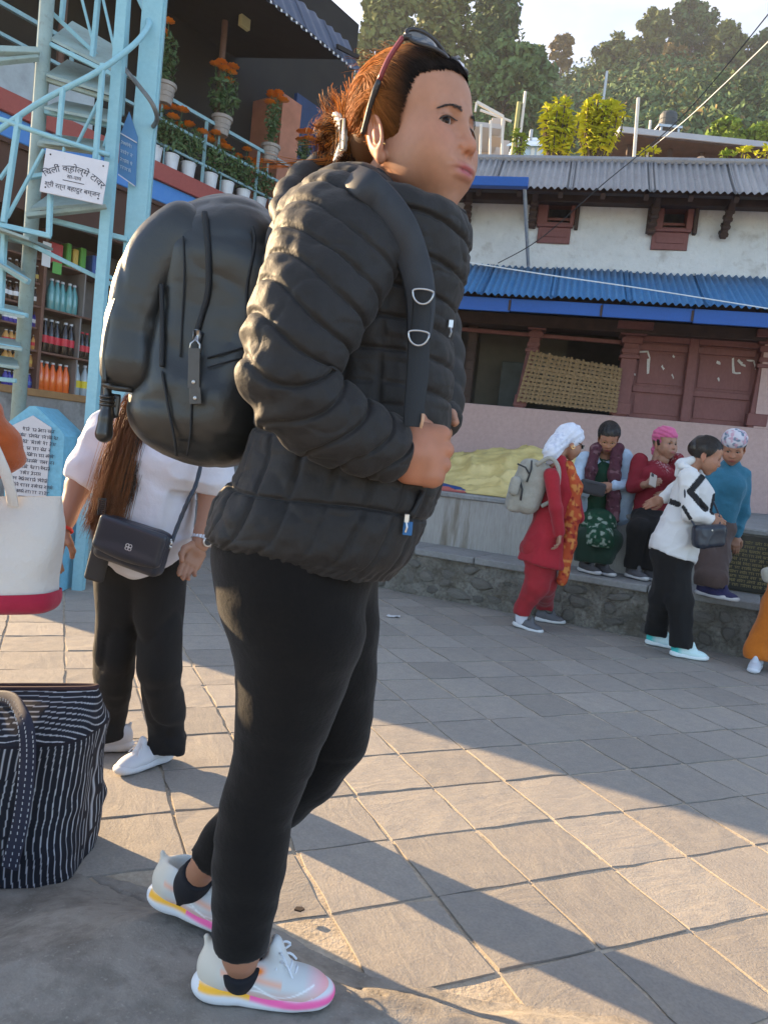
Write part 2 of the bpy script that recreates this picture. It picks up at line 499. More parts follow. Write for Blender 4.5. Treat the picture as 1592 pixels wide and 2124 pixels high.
# ================================================================== ground sheet
gv = []
xs = np.concatenate([np.linspace(-400, -30, 6), np.linspace(-20, 20, 21), np.linspace(30, 400, 6)])
ys = np.concatenate([np.linspace(-60, -4, 4), np.linspace(-2, 24, 27), np.linspace(40, 900, 8)])
G = np.array([[(x, y, -.0055) for x in xs] for y in ys])
V, Fq = grid(G)
ground = tag(meshobj('ground', V, Fq, m_mortar), kind='structure')

# ================================================================== slate paving
TA = math.radians(24)
t_row = A(math.cos(TA), math.sin(TA), 0); t_col = A(-math.sin(TA), math.cos(TA), 0)
T0 = gz(1098, 1829); TS = .302; JT = .013
LB = gz(1030, 1268); LE = nrm(A(.896, -.443, 0)); LN = A(-.443, -.896, 0) / np.linalg.norm([.443, .896])   # platform front line
LB = gz(1178, 1294)
apron_px = [(-420, 1850), (-150, 1850), (0, 1838), (195, 1800), (330, 1838), (470, 1880), (590, 1925), (640, 1955), (740, 2000), (860, 2030), (1000, 2062), (1200, 2095), (1430, 2130), (1900, 2260)]
AP = np.array([gz(u, v)[:2] for u, v in apron_px]); AP = AP[np.argsort(AP[:, 0])]
def apron_y(x): return np.interp(x, AP[:, 0], AP[:, 1])
pav = tag(thing('pavement', None, None, (0, 4, 0)), kind='structure')
tile_meshes = []
for k in range(9):
    r = np.random.default_rng(100 + k)
    n = 4; h = TS / 2 - JT / 2
    g = np.linspace(-h, h, n + 1); V = []; F = []
    for j in range(n + 1):
        for i in range(n + 1):
            e = (i in (0, n)) or (j in (0, n))
            jit = r.normal(0, .0025, 2)
            V.append((g[i] + jit[0], g[j] + jit[1], (-.0008 if e else 0) + r.normal(0, .0006)))
    F = [(j * 5 + i, j * 5 + i + 1, (j + 1) * 5 + i + 1, (j + 1) * 5 + i) for j in range(n) for i in range(n)]
    rim = [i for i in range(5)] + [j * 5 + 4 for j in range(1, 5)] + [20 + i for i in range(3, -1, -1)] + [j * 5 for j in range(3, 0, -1)]
    b0 = len(V)
    for i in rim: V.append((V[i][0], V[i][1], -.03))
    F += [(rim[q], b0 + q, b0 + (q + 1) % 16, rim[(q + 1) % 16]) for q in range(16)]
    me = bpy.data.meshes.new('paving_tile'); me.from_pydata(V, [], F); me.materials.append(m_slate)
    me.update(); tile_meshes.append(me)
tiles = []
for i in range(-32, 40):
    for j in range(-16, 40):
        c = T0 + t_row * (i + .5) * TS + t_col * (j + .5) * TS
        if c[1] < .9 or c[1] > 10.5: continue
        if c[1] < apron_y(c[0]) - .05: continue
        if np.dot(c - LB, LN) < -.25 and c[0] > -1.2: continue
        q = c - CAM; d = q @ _f
        u, v = 796 + FPX * (q @ _rt) / d, 1062 - FPX * (q @ _up) / d
        if u < -330 or u > 1900 or v > 2330: continue
        tiles.append((d, u, v, c))
inview = [t for t in tiles if -60 < t[1] < 1650 and t[2] < 2200]
inview.sort(key=lambda t: t[0])
near = inview[:300]; near_ids = set(id(t) for t in near)
for d, u, v, c in near:
    o = bpy.data.objects.new('paving_tile', random.choice(tile_meshes)); COL.objects.link(o); o.parent = pav
    o.location = c - ORG[pav] + A(0, 0, random.uniform(-.002, .002))
    o.rotation_euler = (random.gauss(0, .004), random.gauss(0, .004), TA + random.choice((0, 1, 2, 3)) * math.pi / 2 + random.gauss(0, .006))
mb = MB()
rest = [t for t in tiles if id(t) not in near_ids]
for d, u, v, c in rest:
    mb.box(c - A(0, 0, .015), (TS / 2 - JT / 2, TS / 2 - JT / 2, .014), t_row, t_col)
if rest: tag(mb.build('far_paving', m_slate, pav), kind='stuff')

# ================================================================== concrete apron (worn, slightly raised)
APZ = .155
crack_a = np.array([gz(u, v, .12)[:2] for u, v in ((560, 1950), (625, 1965), (690, 1985), (760, 2020), (800, 2045), (860, 2060), (920, 2095), (1010, 2110))])
crack_b = np.array([gz(u, v, .05)[:2] for u, v in ((190, 1775), (240, 1808), (290, 1832), (340, 1850))])
crack_c = np.array([gz(u, v, .12)[:2] for u, v in ((690, 1985), (720, 2030), (735, 2070), (790, 2100))])
def seg_dist(P, L):
    d = np.full(len(P), 9.0)
    for a, b in zip(L[:-1], L[1:]):
        ba = b - a; t = np.clip(((P - a) @ ba) / (ba @ ba), 0, 1)
        d = np.minimum(d, np.linalg.norm(P - a - t[:, None] * ba, axis=1))
    return d
def apron_z(P):
    dd = apron_y(P[:, 0]) + .03 * vnoise(np.c_[P * 7, np.zeros(len(P))]) - P[:, 1]
    s = np.clip(dd / np.interp(P[:, 0], [-.75, -.35], [.75, .32]), 0, 1); z = APZ * (s * s * (3 - 2 * s)) - .012 * (dd < .0)
    return z, dd
gx = np.arange(-1.4, 1.4, .0065); gt = np.concatenate([[-.05], np.linspace(0, 1, 190) ** 1.4])
P2 = np.array([[(x, apron_y(x) * (1 - t) + .25 * t) for x in gx] for t in gt]).reshape(-1, 2)
z, dd = apron_z(P2)
w = vnoise(np.c_[P2 * 45, np.zeros(len(P2))]) * .006
for L, wd, dp in ((crack_a, .0055, .022), (crack_b, .0045, .012), (crack_c, .0042, .012)):
    z -= dp * np.exp(-((seg_dist(P2 + w[:, None], L)) / wd) ** 2)
hol = gz(850, 2052, .1)[:2]
z -= .014 * np.clip(1 - (np.linalg.norm((P2 - hol) * A(1, 1.8), axis=1) + w * 3) / .06, 0, 1) ** .5
z += .0025 * vnoise(np.c_[P2 * 5, np.zeros(len(P2))]) + .003 * vnoise(np.c_[P2 * 14, np.zeros(len(P2))]) + .0012 * vnoise(np.c_[P2 * 60, np.ones(len(P2))])
front_ok = np.clip((dd - .02) / .06, 0, 1)
V = np.c_[P2, z]
_, Fq = grid(V.reshape(len(gt), len(gx), 3), flip=True)
apron = tag(meshobj('concrete_path', V, Fq, m_concrete, smooth=True), kind='structure')
def apron_h(x, y): return float(apron_z(np.array([[x, y]]))[0][0])

# ================================================================== long stone platform
def LP(s, n, z): return LB + LE * s + LN * n + A(0, 0, z)
plat = thing('stone_platform', 'long plastered stone platform with a low rubble step in front of the white house', 'platform', LP(0, 0, 0))
S0, S1 = -3.4, 4.2; STZ, TRD, TOPZ = .41, .54, .915
def frame_box(mbb, s0, s1, n0, n1, z0, z1, bev=0):
    c = LP((s0 + s1) / 2, (n0 + n1) / 2, (z0 + z1) / 2)
    return mbb.box(c, (abs(s1 - s0) / 2, abs(n1 - n0) / 2, (z1 - z0) / 2), LE, LN, (0, 0, 1), bev)
# rough displaced riser
ss = np.linspace(S0, S1, 330); zz = np.linspace(-.02, STZ - .055, 26)
Pg = np.array([[LP(s, 0, z_) for s in ss] for z_ in zz])
dsp = .022 * vnoise(Pg * A(1, 1, 1.4), 6) + .012 * vnoise(Pg, 19) + .006 * vnoise(Pg, 45)
Pg = Pg + dsp[..., None] * LN
V, Fq = grid(Pg)
riser = meshobj('step_face', V, Fq, m_rubble, plat, smooth=True)
frame_box(MB(), S0, S1, -TRD - .02, -.03, 0, STZ - .06).build('step_core', m_rubble, plat)
stone_shapes = []
for k in range(7):
    r = np.random.default_rng(40 + k); a = np.linspace(0, 2 * math.pi, 9)[:-1]
    rad = 1 + r.normal(0, .14, 8)
    V = [(math.cos(t) * q, 0.0, math.sin(t) * q) for t, q in zip(a, rad)] + [(math.cos(t) * q * .72, -.8 + r.normal(0, .1), math.sin(t) * q * .72) for t, q in zip(a, rad)] + [(r.normal(0, .1), -1.0, r.normal(0, .1))]
    F = [(i, (i + 1) % 8, 8 + (i + 1) % 8, 8 + i) for i in range(8)] + [(8 + i, 8 + (i + 1) % 8, 16) for i in range(8)]
    me = bpy.data.meshes.new('stone'); me.from_pydata(V, [], F); me.materials.append(m_stone); me.update(); stone_shapes.append(me)
yaw = math.atan2(LE[1], LE[0])
placed = []
for t in range(700):
    s = random.uniform(-2.2, 3.4); zc = random.uniform(.05, STZ - .11); a, b = random.uniform(.05, .13), random.uniform(.03, .06)
    if any(abs(s - p[0]) < (a + p[2]) * .95 and abs(zc - p[1]) < (b + p[3]) * .95 for p in placed): continue
    if zc - b < .0 or zc + b > STZ - .05: continue
    placed.append((s, zc, a, b))
    if len(placed) >= 90: break
for s, zc, a, b in placed:
    o = bpy.data.objects.new('stone', random.choice(stone_shapes)); COL.objects.link(o); o.parent = riser
    o.location = LP(s, -.012, zc) - ORG[plat]; o.scale = (a, random.uniform(.022, .045), b); o.rotation_euler = (0, random.gauss(0, .12), yaw)
s = S0
while s < S1:
    w_ = random.uniform(.55, .95); e = min(s + w_ - .008, S1)
    frame_box(MB(), s, e, -TRD - .02, .035 + random.uniform(-.008, .008), STZ - .055, STZ + random.uniform(-.004, .004), .008).build('tread_slab', m_slab, plat)
    s += w_
# upper retaining wall, slightly uneven
ss = np.linspace(S0, S1, 200); zz = np.linspace(STZ - .02, TOPZ - .045, 14)
Pg = np.array([[LP(s, -TRD, z_) for s in ss] for z_ in zz]); Pg = Pg + (.012 * vnoise(Pg, 3) + .004 * vnoise(Pg, 16))[..., None] * LN
V, Fq = grid(Pg); meshobj('retaining_wall', V, Fq, m_plaster_stain, plat, smooth=True)
# top: coping edge and sloping deck back to the house
frame_box(MB(), S0, S1, -TRD - .25, -TRD + .025, TOPZ - .05, TOPZ, .012).build('coping', m_slab, plat)
dk = MB(); D0, D1 = -TRD - .24, -TRD - 3.9
a, b, c, d = LP(S0, D0, TOPZ - .006), LP(S1, D0, TOPZ - .006), LP(S1, D1, TOPZ + .10), LP(S0, D1, TOPZ + .10)
dk.prism([a - A(0, 0, .05), b - A(0, 0, .05), c - A(0, 0, .05), d - A(0, 0, .05)], (0, 0, .05)); dk.build('deck', m_slab, plat)
def deck_z(p):
    n = np.dot(np.asarray(p)[:3] - LB, LN); return TOPZ + .10 * np.clip((D0 - n) / (D0 - D1), 0, 1)
# ================================================================== white house behind the platform
FE = A(math.cos(math.radians(12)), -math.sin(math.radians(12)), 0); FN = A(-math.sin(math.radians(12)), -math.cos(math.radians(12)), 0)
FP0 = A(2, 9, 0)
def FW(s, n, z): return FP0 + FE * s + FN * n + A(0, 0, z)
def fpx(u, v, n=0.0):
    p = pl(u, v, FP0 + FN * n, FN); return float(np.dot(p - FP0, FE)), float(p[2])
def fbox(mb, s0, s1, n0, n1, z0, z1, bev=0.0):
    return mb.box(FW((s0 + s1) / 2, (n0 + n1) / 2, (z0 + z1) / 2), (abs(s1 - s0) / 2, abs(n1 - n0) / 2, abs(z1 - z0) / 2), FE, -FN, (0, 0, 1), bev)
m_white = M('whitewash', (.60, .62, .62), .92, noise=[(2.2, .5, (.47, .49, .49)), (9, .35, (.70, .71, .70)), (3.5, .8, (.33, .31, .28), .58, .78), (14, .5, (.42, .41, .39), .55, .75)], bump=[(5, .6, .05), (26, .5, .012)], spec=.2)
m_pink = M('pink_plaster', (.52, .36, .33), .88, noise=[(3, .35, (.45, .31, .285)), (25, .2)], bump=(30, .2, .006), spec=.25)
m_redwood = M('painted_red_wood', (.185, .068, .062), .62, noise=[(6, .5, (.12, .045, .042)), (40, .35, (.25, .11, .10))], bump=(60, .25, .004), stretch=(1, 1, .5))
m_darkwood = M('dark_wood', (.045, .028, .022), .75, noise=[(8, .6, (.09, .05, .04))], bump=(50, .4, .006))
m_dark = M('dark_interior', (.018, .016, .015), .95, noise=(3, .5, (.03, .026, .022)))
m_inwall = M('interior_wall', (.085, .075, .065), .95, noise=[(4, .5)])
m_bluepaint = M('blue_paint', (.010, .085, .35), .45, noise=[(5, .35, (.008, .06, .26)), (50, .2)], bump=(40, .1, .003))
m_bluetin = M('blue_corrugated_tin', (.045, .20, .43), .55, noise=[(2.5, .6, (.035, .145, .32)), (16, .45, (.10, .28, .50)), (7, .5, (.10, .16, .22), .6, .75), (60, .3)], spec=.5)
m_greytin = M('grey_corrugated_tin', (.30, .295, .30), .5, metal=.25, noise=[(2, .55, (.20, .19, .19)), (9, .45, (.13, .10, .08), .55, .8), (50, .25)], rand=.1, spec=.5)
m_bamboo = M('split_bamboo', (.23, .145, .068), .7, noise=[(20, .5, (.15, .09, .04)), (80, .3, (.34, .24, .13))], rand=.16)
m_paint = M('flaked_white_paint', (.62, .60, .58), .8, noise=(40, .4))
m_cable = M('cable', (.03, .03, .032), .6)
m_cord = M('white_cord', (.6, .65, .68), .7)
m_steel = M('galvanised_pipe', (.45, .47, .48), .4, metal=.6, noise=(30, .3))

house = thing('white_house', 'old whitewashed house with a grey tin roof and a blue corrugated porch roof', 'house', FW(0, 0, 0))
SL, SR = -2.6, 3.6
zpk = (fpx(940, 825)[1] + fpx(1550, 895)[1]) / 2            # top of the pink plinth
zfb = (fpx(950, 630, .95)[1] + fpx(1592, 690, .95)[1]) / 2   # porch fascia bottom / top
zft = (fpx(950, 607, .95)[1] + fpx(1592, 665, .95)[1]) / 2
zbt = (fpx(970, 545)[1] + fpx(1592, 577)[1]) / 2            # porch roof meets wall
zev = (fpx(960, 376, .6)[1] + fpx(1592, 399, .6)[1]) / 2     # upper eave
z0d = 0.8
fbox(MB(), SL, SR, -.34, 0, z0d, zpk, .01).build('plinth', m_pink, house)
s_pr = fpx(1574, 800)[0]
fbox(MB(), s_pr, SR, -.30, -.003, zpk, zfb + .2).build('side_wall', m_pink, house)
# recess behind the porch
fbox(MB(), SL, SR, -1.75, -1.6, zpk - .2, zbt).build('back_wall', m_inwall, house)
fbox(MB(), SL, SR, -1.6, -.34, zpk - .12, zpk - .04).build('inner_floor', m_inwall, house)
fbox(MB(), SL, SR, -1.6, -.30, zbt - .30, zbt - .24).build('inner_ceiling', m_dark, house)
fbox(MB(), SL - .1, SL, -1.75, 0, z0d, zbt).build('end_wall', m_inwall, house)
# grey-green partition wall seen left of the first post, and a black doorway
sa, _ = fpx(982, 700); sb, _ = fpx(1083, 700)
fbox(MB(), sa, sb + .55, -.95, -.85, zpk - .05, zfb + .1).build('partition', M('drab_partition', (.10, .095, .075), .95, noise=[(3, .6, (.07, .07, .06)), (8, .5, (.13, .11, .09))]), house)
sc1, _ = fpx(1036, 800, -.6)
fbox(MB(), sc1, sc1 + .34, -.85, -.5, zpk - .04, fpx(1050, 752, -.6)[1], .01).build('chest', M('chest_grey', (.075, .085, .08), .8, noise=(6, .5)), house)
mbj = MB()
fbox(mbj, fpx(968, 700)[0], fpx(986, 700)[0], -.25, -.12, zpk, zfb + .1)
for k in range(9): fbox(mbj, fpx(972, 700)[0], fpx(984, 700)[0], -.12, -.10, zpk + .1 + k * .11, zpk + .17 + k * .11)
mbj.build('door_jamb', m_darkwood, house)
# posts with carved capitals
def post(u, v, wpx, tilt=0.0, carved=True):
    s, _ = fpx(u, v); w = wpx / 2 * (fpx(u + 1, v)[0] - s)
    mb = MB()
    zt = zfb + .16
    lean = A(*(FE * tilt))
    def sec(z0, z1, ww, n=.0):
        k = ((z0 + z1) / 2 - zpk) / (zt - zpk)
        mb.box(FW(s, -.10 + n, (z0 + z1) / 2) + lean * k, (ww, ww, (z1 - z0) / 2), FE, -FN, nrm(A(0, 0, 1) + lean / (zt - zpk)), .006)
    H = zt - zpk
    sec(zpk, zpk + H, w)
    if carved:
        sec(zpk + .02, zpk + .16, w * 1.25); sec(zpk + H * .62, zpk + H * .66, w * 1.28); sec(zpk + H * .68, zpk + H * .73, w * 1.18)
        sec(zt - .24, zt - .17, w * 1.35); sec(zt - .15, zt - .10, w * 1.7); sec(zt - .09, zt, w * 2.3)
    mb.build('post', m_redwood, house)
post(1077, 830, 22, .12); post(1284, 858, 32, .05); post(1566, 885, 34, .06)
# rail and lintel
mb = MB(); p, q = fpx(937, 678), fpx(1290, 707); mb.bar(FW(p[0], -.12, p[1]), FW(q[0], -.12, q[1]), .045); mb.build('rail', m_redwood, house)
fbox(MB(), SL, s_pr, -.24, .06, zfb + .03, zfb + .17, .008).build('lintel', m_darkwood, house)
# boarded doors between second and last post
u0, u1, u2 = fpx(1303, 800)[0], fpx(1428, 810)[0], fpx(1560, 880)[0]
zt = fpx(1430, 712)[1]; zm = fpx(1430, 806)[1]
for i, (a, b) in enumerate(((u0, u1), (u1, u2))):
    door = fbox(MB(), a + .01, b - .01, -.16, -.11, zpk + .004, zt).build('door_board', m_redwood, house)
    fbox(MB(), a + .05, b - .05, -.11, -.085, zm - .075, zm - .0, .008).build('door_rail', m_redwood, door)
    fbox(MB(), a + .05, b - .05, -.11, -.078, zt - .10, zt - .02, .008).build('door_rail', m_redwood, door)
    for (z0, z1) in ((zpk + .06, zm - .1), (zm + .03, zt - .13)):
        fbox(MB(), a + .09, b - .07, -.11, -.098, z0, z1, .006).build('door_panel', m_redwood, door)
    r = np.random.default_rng(5 + i)
    patches = [((1315, 728), (1344, 726)), ((1344, 726), (1349, 740)), ((1347, 742), (1344, 772)), ((1312, 772), (1318, 775)), ((1374, 757), (1378, 763)), ((1398, 735), (1400, 738)), ((1395, 775), (1398, 782))] if i == 0 else \
              [((1523, 741), (1524, 770)), ((1524, 770), (1538, 772)), ((1535, 744), (1541, 752)), ((1553, 745), (1567, 746)), ((1567, 748), (1571, 762)), ((1490, 748), (1496, 752)), ((1492, 782), (1494, 788)), ((1540, 754), (1548, 757))]
    for (pa, pb) in patches:
        a_, b_ = fpx(*pa), fpx(*pb)
        P0_, P1_ = FW(a_[0], -.096, a_[1]), FW(b_[0], -.096, b_[1]); d_ = nrm(P1_ - P0_); w_ = np.cross(d_, FN) * r.uniform(.008, .02)
        poly = [P0_ + w_ * r.uniform(.5, 1.2), P0_ - w_ * r.uniform(.5, 1.2) - d_ * .01, (P0_ + P1_) / 2 - w_ * r.uniform(.3, 1.4), P1_ - w_ * r.uniform(.4, 1.2), P1_ + w_ * r.uniform(.3, 1.2) + d_ * .01, (P0_ + P1_) / 2 + w_ * r.uniform(.2, 1.3)]
        MB().prism(poly, FN * .0025).build('paint_flake', m_paint, door)
fbox(MB(), u1 - .055, u1 + .055, -.15, -.03, zpk + .004, zfb + .03, .01).build('door_mullion', m_redwood, house)
fbox(MB(), u0 - .05, u2 + .05, -.16, -.05, zt, zt + .09, .008).build('door_head', m_redwood, house)
fbox(MB(), u0 - .05, u2 + .05, -.18, -.12, zt + .09, zfb + .04).build('transom', M('transom_brown', (.07, .035, .03), .8, noise=(8, .5)), house)
# porch fascia boards and blue corrugated sheets
s = SL; cuts = [SL] + [fpx(u, 640, .95)[0] for u in (1057, 1248, 1438)] + [SR]
for a, b in zip(cuts[:-1], cuts[1:]):
    fbox(MB(), a + .004, b - .004, .93, .965, zfb + random.uniform(-.006, .006), zft + .02, .004).build('fascia_board', m_bluepaint, house)
    fbox(MB(), b - .02, b + .004, .966, .972, zfb + .01, zft).build('strap', m_darkwood, house)
def corr_sheet(p00, e, up, W, L, nwav, amp, nl=3, sag=0.0):
    """corrugated sheet: corner, width direction, slope direction, width, length"""
    nx = nwav * 6; nz_ = nrm(np.cross(e, up)); i = np.linspace(0, 1, nx + 1); j = np.linspace(0, 1, nl + 1)
    P = p00 + i[None, :, None] * W * e + j[:, None, None] * L * up + (amp * np.cos(i * nwav * 2 * math.pi))[None, :, None] * nz_ - (sag * np.sin(j * math.pi))[:, None, None] * nz_
    return P
def roof(parent, name, mat, s0, s1, nA, zA, nB, zB, wid, nwav, amp, over=.04):
    a, b = FW(0, nA, zA), FW(0, nB, zB); up = nrm(b - a); L = np.linalg.norm(b - a); nz_ = nrm(np.cross(FE, up))
    s = s0; k = 0
    while s < s1 - .05:
        W = min(wid + over, s1 - s); r = random.uniform(-.012, .012)
        P = corr_sheet(FW(s, nA, zA) + nz_ * (.006 * (k % 2)) - up * (.0 + random.uniform(0, .03)), FE, up, W, L + random.uniform(-.01, .01), max(3, int(nwav * W / wid)), amp, sag=.01)
        P = np.concatenate([P, (P - nz_ * .003)[::-1]]); V, Fq = grid(P)
        meshobj(name, V, Fq, mat, parent, smooth=True); s += wid; k += 1
    return a, up, L, nz_
roof(house, 'roof_sheet', m_bluetin, SL, SR, 1.02, zft + .05, -.02, zbt, .78, 11, .016)
mb = MB(); fbox(mb, SL, SR, -.24, .0, zbt - .45, zbt - .02)
mb.build('ledger', m_darkwood, house)
for k in range(9):
    sx = SL + .3 + k * .7; a, b = FW(sx, .9, zft - .02), FW(sx, -.1, zbt - .09); MB().bar(a, b, .06, .08).build('rafter', m_darkwood, house)
# upper wall with two window openings (wall built around them)
wins = [(1122, 1190, 400, 468, 506, 1137, 1184, 422, 463), (1358, 1434, 405, 478, 520, 1376, 1424, 431, 474)]
WZ = zev + .25
ops = []
for (l, r_, t, mid, b, ol, orr, ot, ob) in wins:
    sl, sr = fpx(l - 4, (t + b) / 2)[0], fpx(r_ - 4, (t + b) / 2)[0]
    zt_, zb_, zm_ = fpx((l + r_) / 2, t)[1], fpx((l + r_) / 2, b)[1], fpx((l + r_) / 2, mid)[1]
    ops.append((sl, sr, zb_, zt_, zm_, fpx((l + r_) / 2, ot)[1], fpx((l + r_) / 2, ob)[1], fpx(ol - 1, (ot + ob) / 2)[0], fpx(orr - 1, (ot + ob) / 2)[0]))
sg = np.unique(np.concatenate([np.linspace(SL, SR, 150)] + [np.array([o[0], o[1]]) for o in ops]))
zg = np.unique(np.concatenate([np.linspace(zbt - .25, WZ, 46)] + [np.array([o[2], o[3]]) for o in ops]))
Pg = np.array([[FW(s, 0, z) for s in sg] for z in zg]); Pg = Pg + (.03 * vnoise(Pg, 1.6) + .008 * vnoise(Pg, 7))[..., None] * FN
V, Fq = grid(Pg)
cs, cz = Pg.reshape(-1, 3)[Fq].mean(1), None
sc_ = (cs - FP0) @ FE; zc_ = cs[:, 2]
keep = np.ones(len(Fq), bool)
for o in ops: keep &= ~((sc_ > o[0]) & (sc_ < o[1]) & (zc_ > o[2]) & (zc_ < o[3]))
meshobj('wall', V, Fq[keep], m_white, house, smooth=True)
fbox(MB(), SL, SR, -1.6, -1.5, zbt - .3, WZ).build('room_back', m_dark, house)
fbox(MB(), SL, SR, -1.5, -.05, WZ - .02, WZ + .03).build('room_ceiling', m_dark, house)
for o in ops:
    sl, sr, zb_, zt_, zm_, ot, ob, ol, orr = o
    win = fbox(MB(), sl - .03, ol, -.22, .045, zm_, zt_, .008); fbox(win, orr, sr + .03, -.22, .045, zm_, zt_, .008)
    fbox(win, ol, orr, -.22, .04, ot, zt_, .006); fbox(win, ol, orr, -.22, .04, zm_, ob, .006)
    win = win.build('window', m_redwood, house)
    fbox(MB(), sl - .08, sr + .09, -.2, .085, zt_, zt_ + .05, .008).build('window_head', m_darkwood, win)
    fbox(MB(), sl - .02, sr + .02, -.2, .06, zm_ - .03, zm_ + .004, .006).build('window_sill', m_redwood, win)
    fbox(MB(), sl, sr, -.2, .03, zb_, zm_ - .03, .006).build('lower_panel', m_redwood, win)
    w_ = (sr - sl); fbox(MB(), sl + .12 * w_, sr - .12 * w_, .03, .042, zb_ + .07, zm_ - .09, .005).build('panel_field', m_redwood, win)
    z_ = ob + (ot - ob) * .30; mb = MB(); mb.bar(FW(ol, -.08, z_), FW(orr, -.08, z_), .03); mb.build('window_bar', m_redwood, win)
    for sgn, e_ in ((-1, sl), (1, sr)): fbox(MB(), e_ + sgn * .055 - .022, e_ + sgn * .055 + .022, -.05, .075, zm_ - .05, zt_ + .0, .006).build('window_jamb', m_darkwood, win)
# eave struts, wall plate, rafters and grey tin roof
for (u, v0, v1) in ((968, 405, 470), (1101, 400, 474), (1346, 402, 488), (1495, 408, 496)):
    s_, zb_ = fpx(u, v1); mb = MB()
    a, b = FW(s_, .03, zb_), FW(s_ + .02, .34, zev + .10)
    mb.bar(a, b, .07, .08, bev=.008)
    for k in range(4): mb.bar(a + (b - a) * (.05 + .16 * k), a + (b - a) * (.14 + .16 * k), .095, .11, bev=.01)
    mb.build('eave_strut', m_darkwood, house)
fbox(MB(), SL, SR, .02, .16, zev - .02, zev + .10, .008).build('wall_plate', m_darkwood, house)
fbox(MB(), SL, SR, .40, .50, zev - .03, zev + .05, .008).build('eave_beam', m_darkwood, house)
slope = math.radians(40)
nrp = A(*(FN * math.sin(slope))) + A(0, 0, math.cos(slope))
rz = []
for (u, v) in ((1000, 327), (1592, 341)):
    q = pl(u, v, FW(0, .6, zev), nrp); rz.append((np.dot(q - FP0, FN), q[2]))
nR = sum(r[0] for r in rz) / 2; zR = sum(r[1] for r in rz) / 2
roof(house, 'roof_sheet', m_greytin, SL - .2, SR, .66, zev - .05, nR, zR, .86, 12, .015)
for k in range(14): sx = SL + k * .46; MB().bar(FW(sx, .56, zev - .09), FW(sx, nR, zR - .09), .05, .07).build('rafter', m_darkwood, house)
mb = MB(); mb.tube([FW(SL - .2, nR, zR + .0), FW(SR, nR, zR + .0)], .05, 8); mb.build('ridge_cap', m_greytin, house)
# back slope
roof(house, 'back_roof_sheet', m_greytin, SL - .2, SR, nR - 1.8, zR - 1.5, nR, zR, 2.4, 20, .015)
# short blue gutter board on the left under the eave and its pole
sA, sB = fpx(905, 376, .75)[0], fpx(1095, 380, .75)[0]; zA, zB = fpx(1040, 389, .75)[1], fpx(1040, 369, .75)[1]
fbox(MB(), sA, sB, .70, .80, zA, zB, .006).build('gutter_board', m_bluepaint, house)
a, b = fpx(1087, 388, .72), fpx(1095, 552, .1); MB().tube([FW(a[0], .72, a[1]), FW(b[0], .12, b[1])], .022, 8).build('gutter_pole', m_steel, house)

# woven bamboo screen leaning in the porch
scr = thing('bamboo_screen', 'open woven bamboo screen standing in the porch of the white house', 'screen', FW(*[fpx(1170, 850)[0], .02, zpk]))
c00, c10, c11, c01 = [FW(*(lambda t: (t[0], .05, t[1]))(fpx(u, v, .05))) for u, v in ((1070, 833), (1278, 857), (1290, 763), (1100, 727))]
c00[2] = max(c00[2], zpk + .01); c10[2] = max(c10[2], zpk + .01)
def scr_pt(a, b): return (c00 * (1 - a) + c10 * a) * (1 - b) + (c01 * (1 - a) + c11 * a) * b
NV, NH = 23, 12
def slat(fn, w_, ph, n):
    P, F = [], []
    for i in range(n + 1):
        p, side = fn(i / n); off = FN * (.006 * math.cos(i * math.pi + ph))
        P += [p + side * w_ + off, p - side * w_ + off, p - side * w_ + off - FN * .004, p + side * w_ + off - FN * .004]
    for i in range(n):
        for k in range(4): F.append((i * 4 + k, i * 4 + (k + 1) % 4, i * 4 + 4 + (k + 1) % 4, i * 4 + 4 + k))
    meshobj('slat', P, F, m_bamboo, scr)
for i in range(NV):
    a0 = (i + .5) / NV + random.uniform(-.006, .006); a1 = a0 + random.uniform(-.008, .008); ext = random.uniform(-.01, .03)
    for dd_ in (-.011, .011):
        slat(lambda t: (scr_pt(a0 + dd_ / 2 + (a1 - a0) * t, t * (1 + ext)), FE), .0075, i * math.pi, NH)
for j in range(NH):
    b0 = (j + .5) / NH + random.uniform(-.008, .008)
    for dd_ in (-.014, .014):
        slat(lambda t: (scr_pt(t * 1.0 + random.uniform(-.001, .001), b0 + dd_), A(0, 0, 1)), .0085, j * math.pi + math.pi, NV)

# overhead wires
def wire(name, label, pts, r, mat, sag=0.0):
    P = cspline(pts, 30); MB_ = MB().tube(list(P), r, 5)
    return tag(MB_.build(name, mat), label, 'cable')
wire('overhead_cable', 'dark overhead cable slanting down across the white house front', [at(1640, -30, 6.5), at(1420, 235, 8.0), at(1245, 386, 8.25), at(1120, 495, 8.7), at(1032, 546, 8.9)], .006, m_cable)
wire('overhead_cable', 'pale overhead cable slanting towards the dark roof and water tank', [at(1640, 40, 9), at(1500, 175, 12), at(1405, 262, 15), at(1300, 345, 18)], .007, m_cord)
wire('clothes_line', 'thin white cord stretched across the blue corrugated porch roof', [at(930, 538, 7.4), at(1120, 568, 7.3), at(1340, 600, 7.2), at(1640, 648, 7.1)], .006, m_cord)
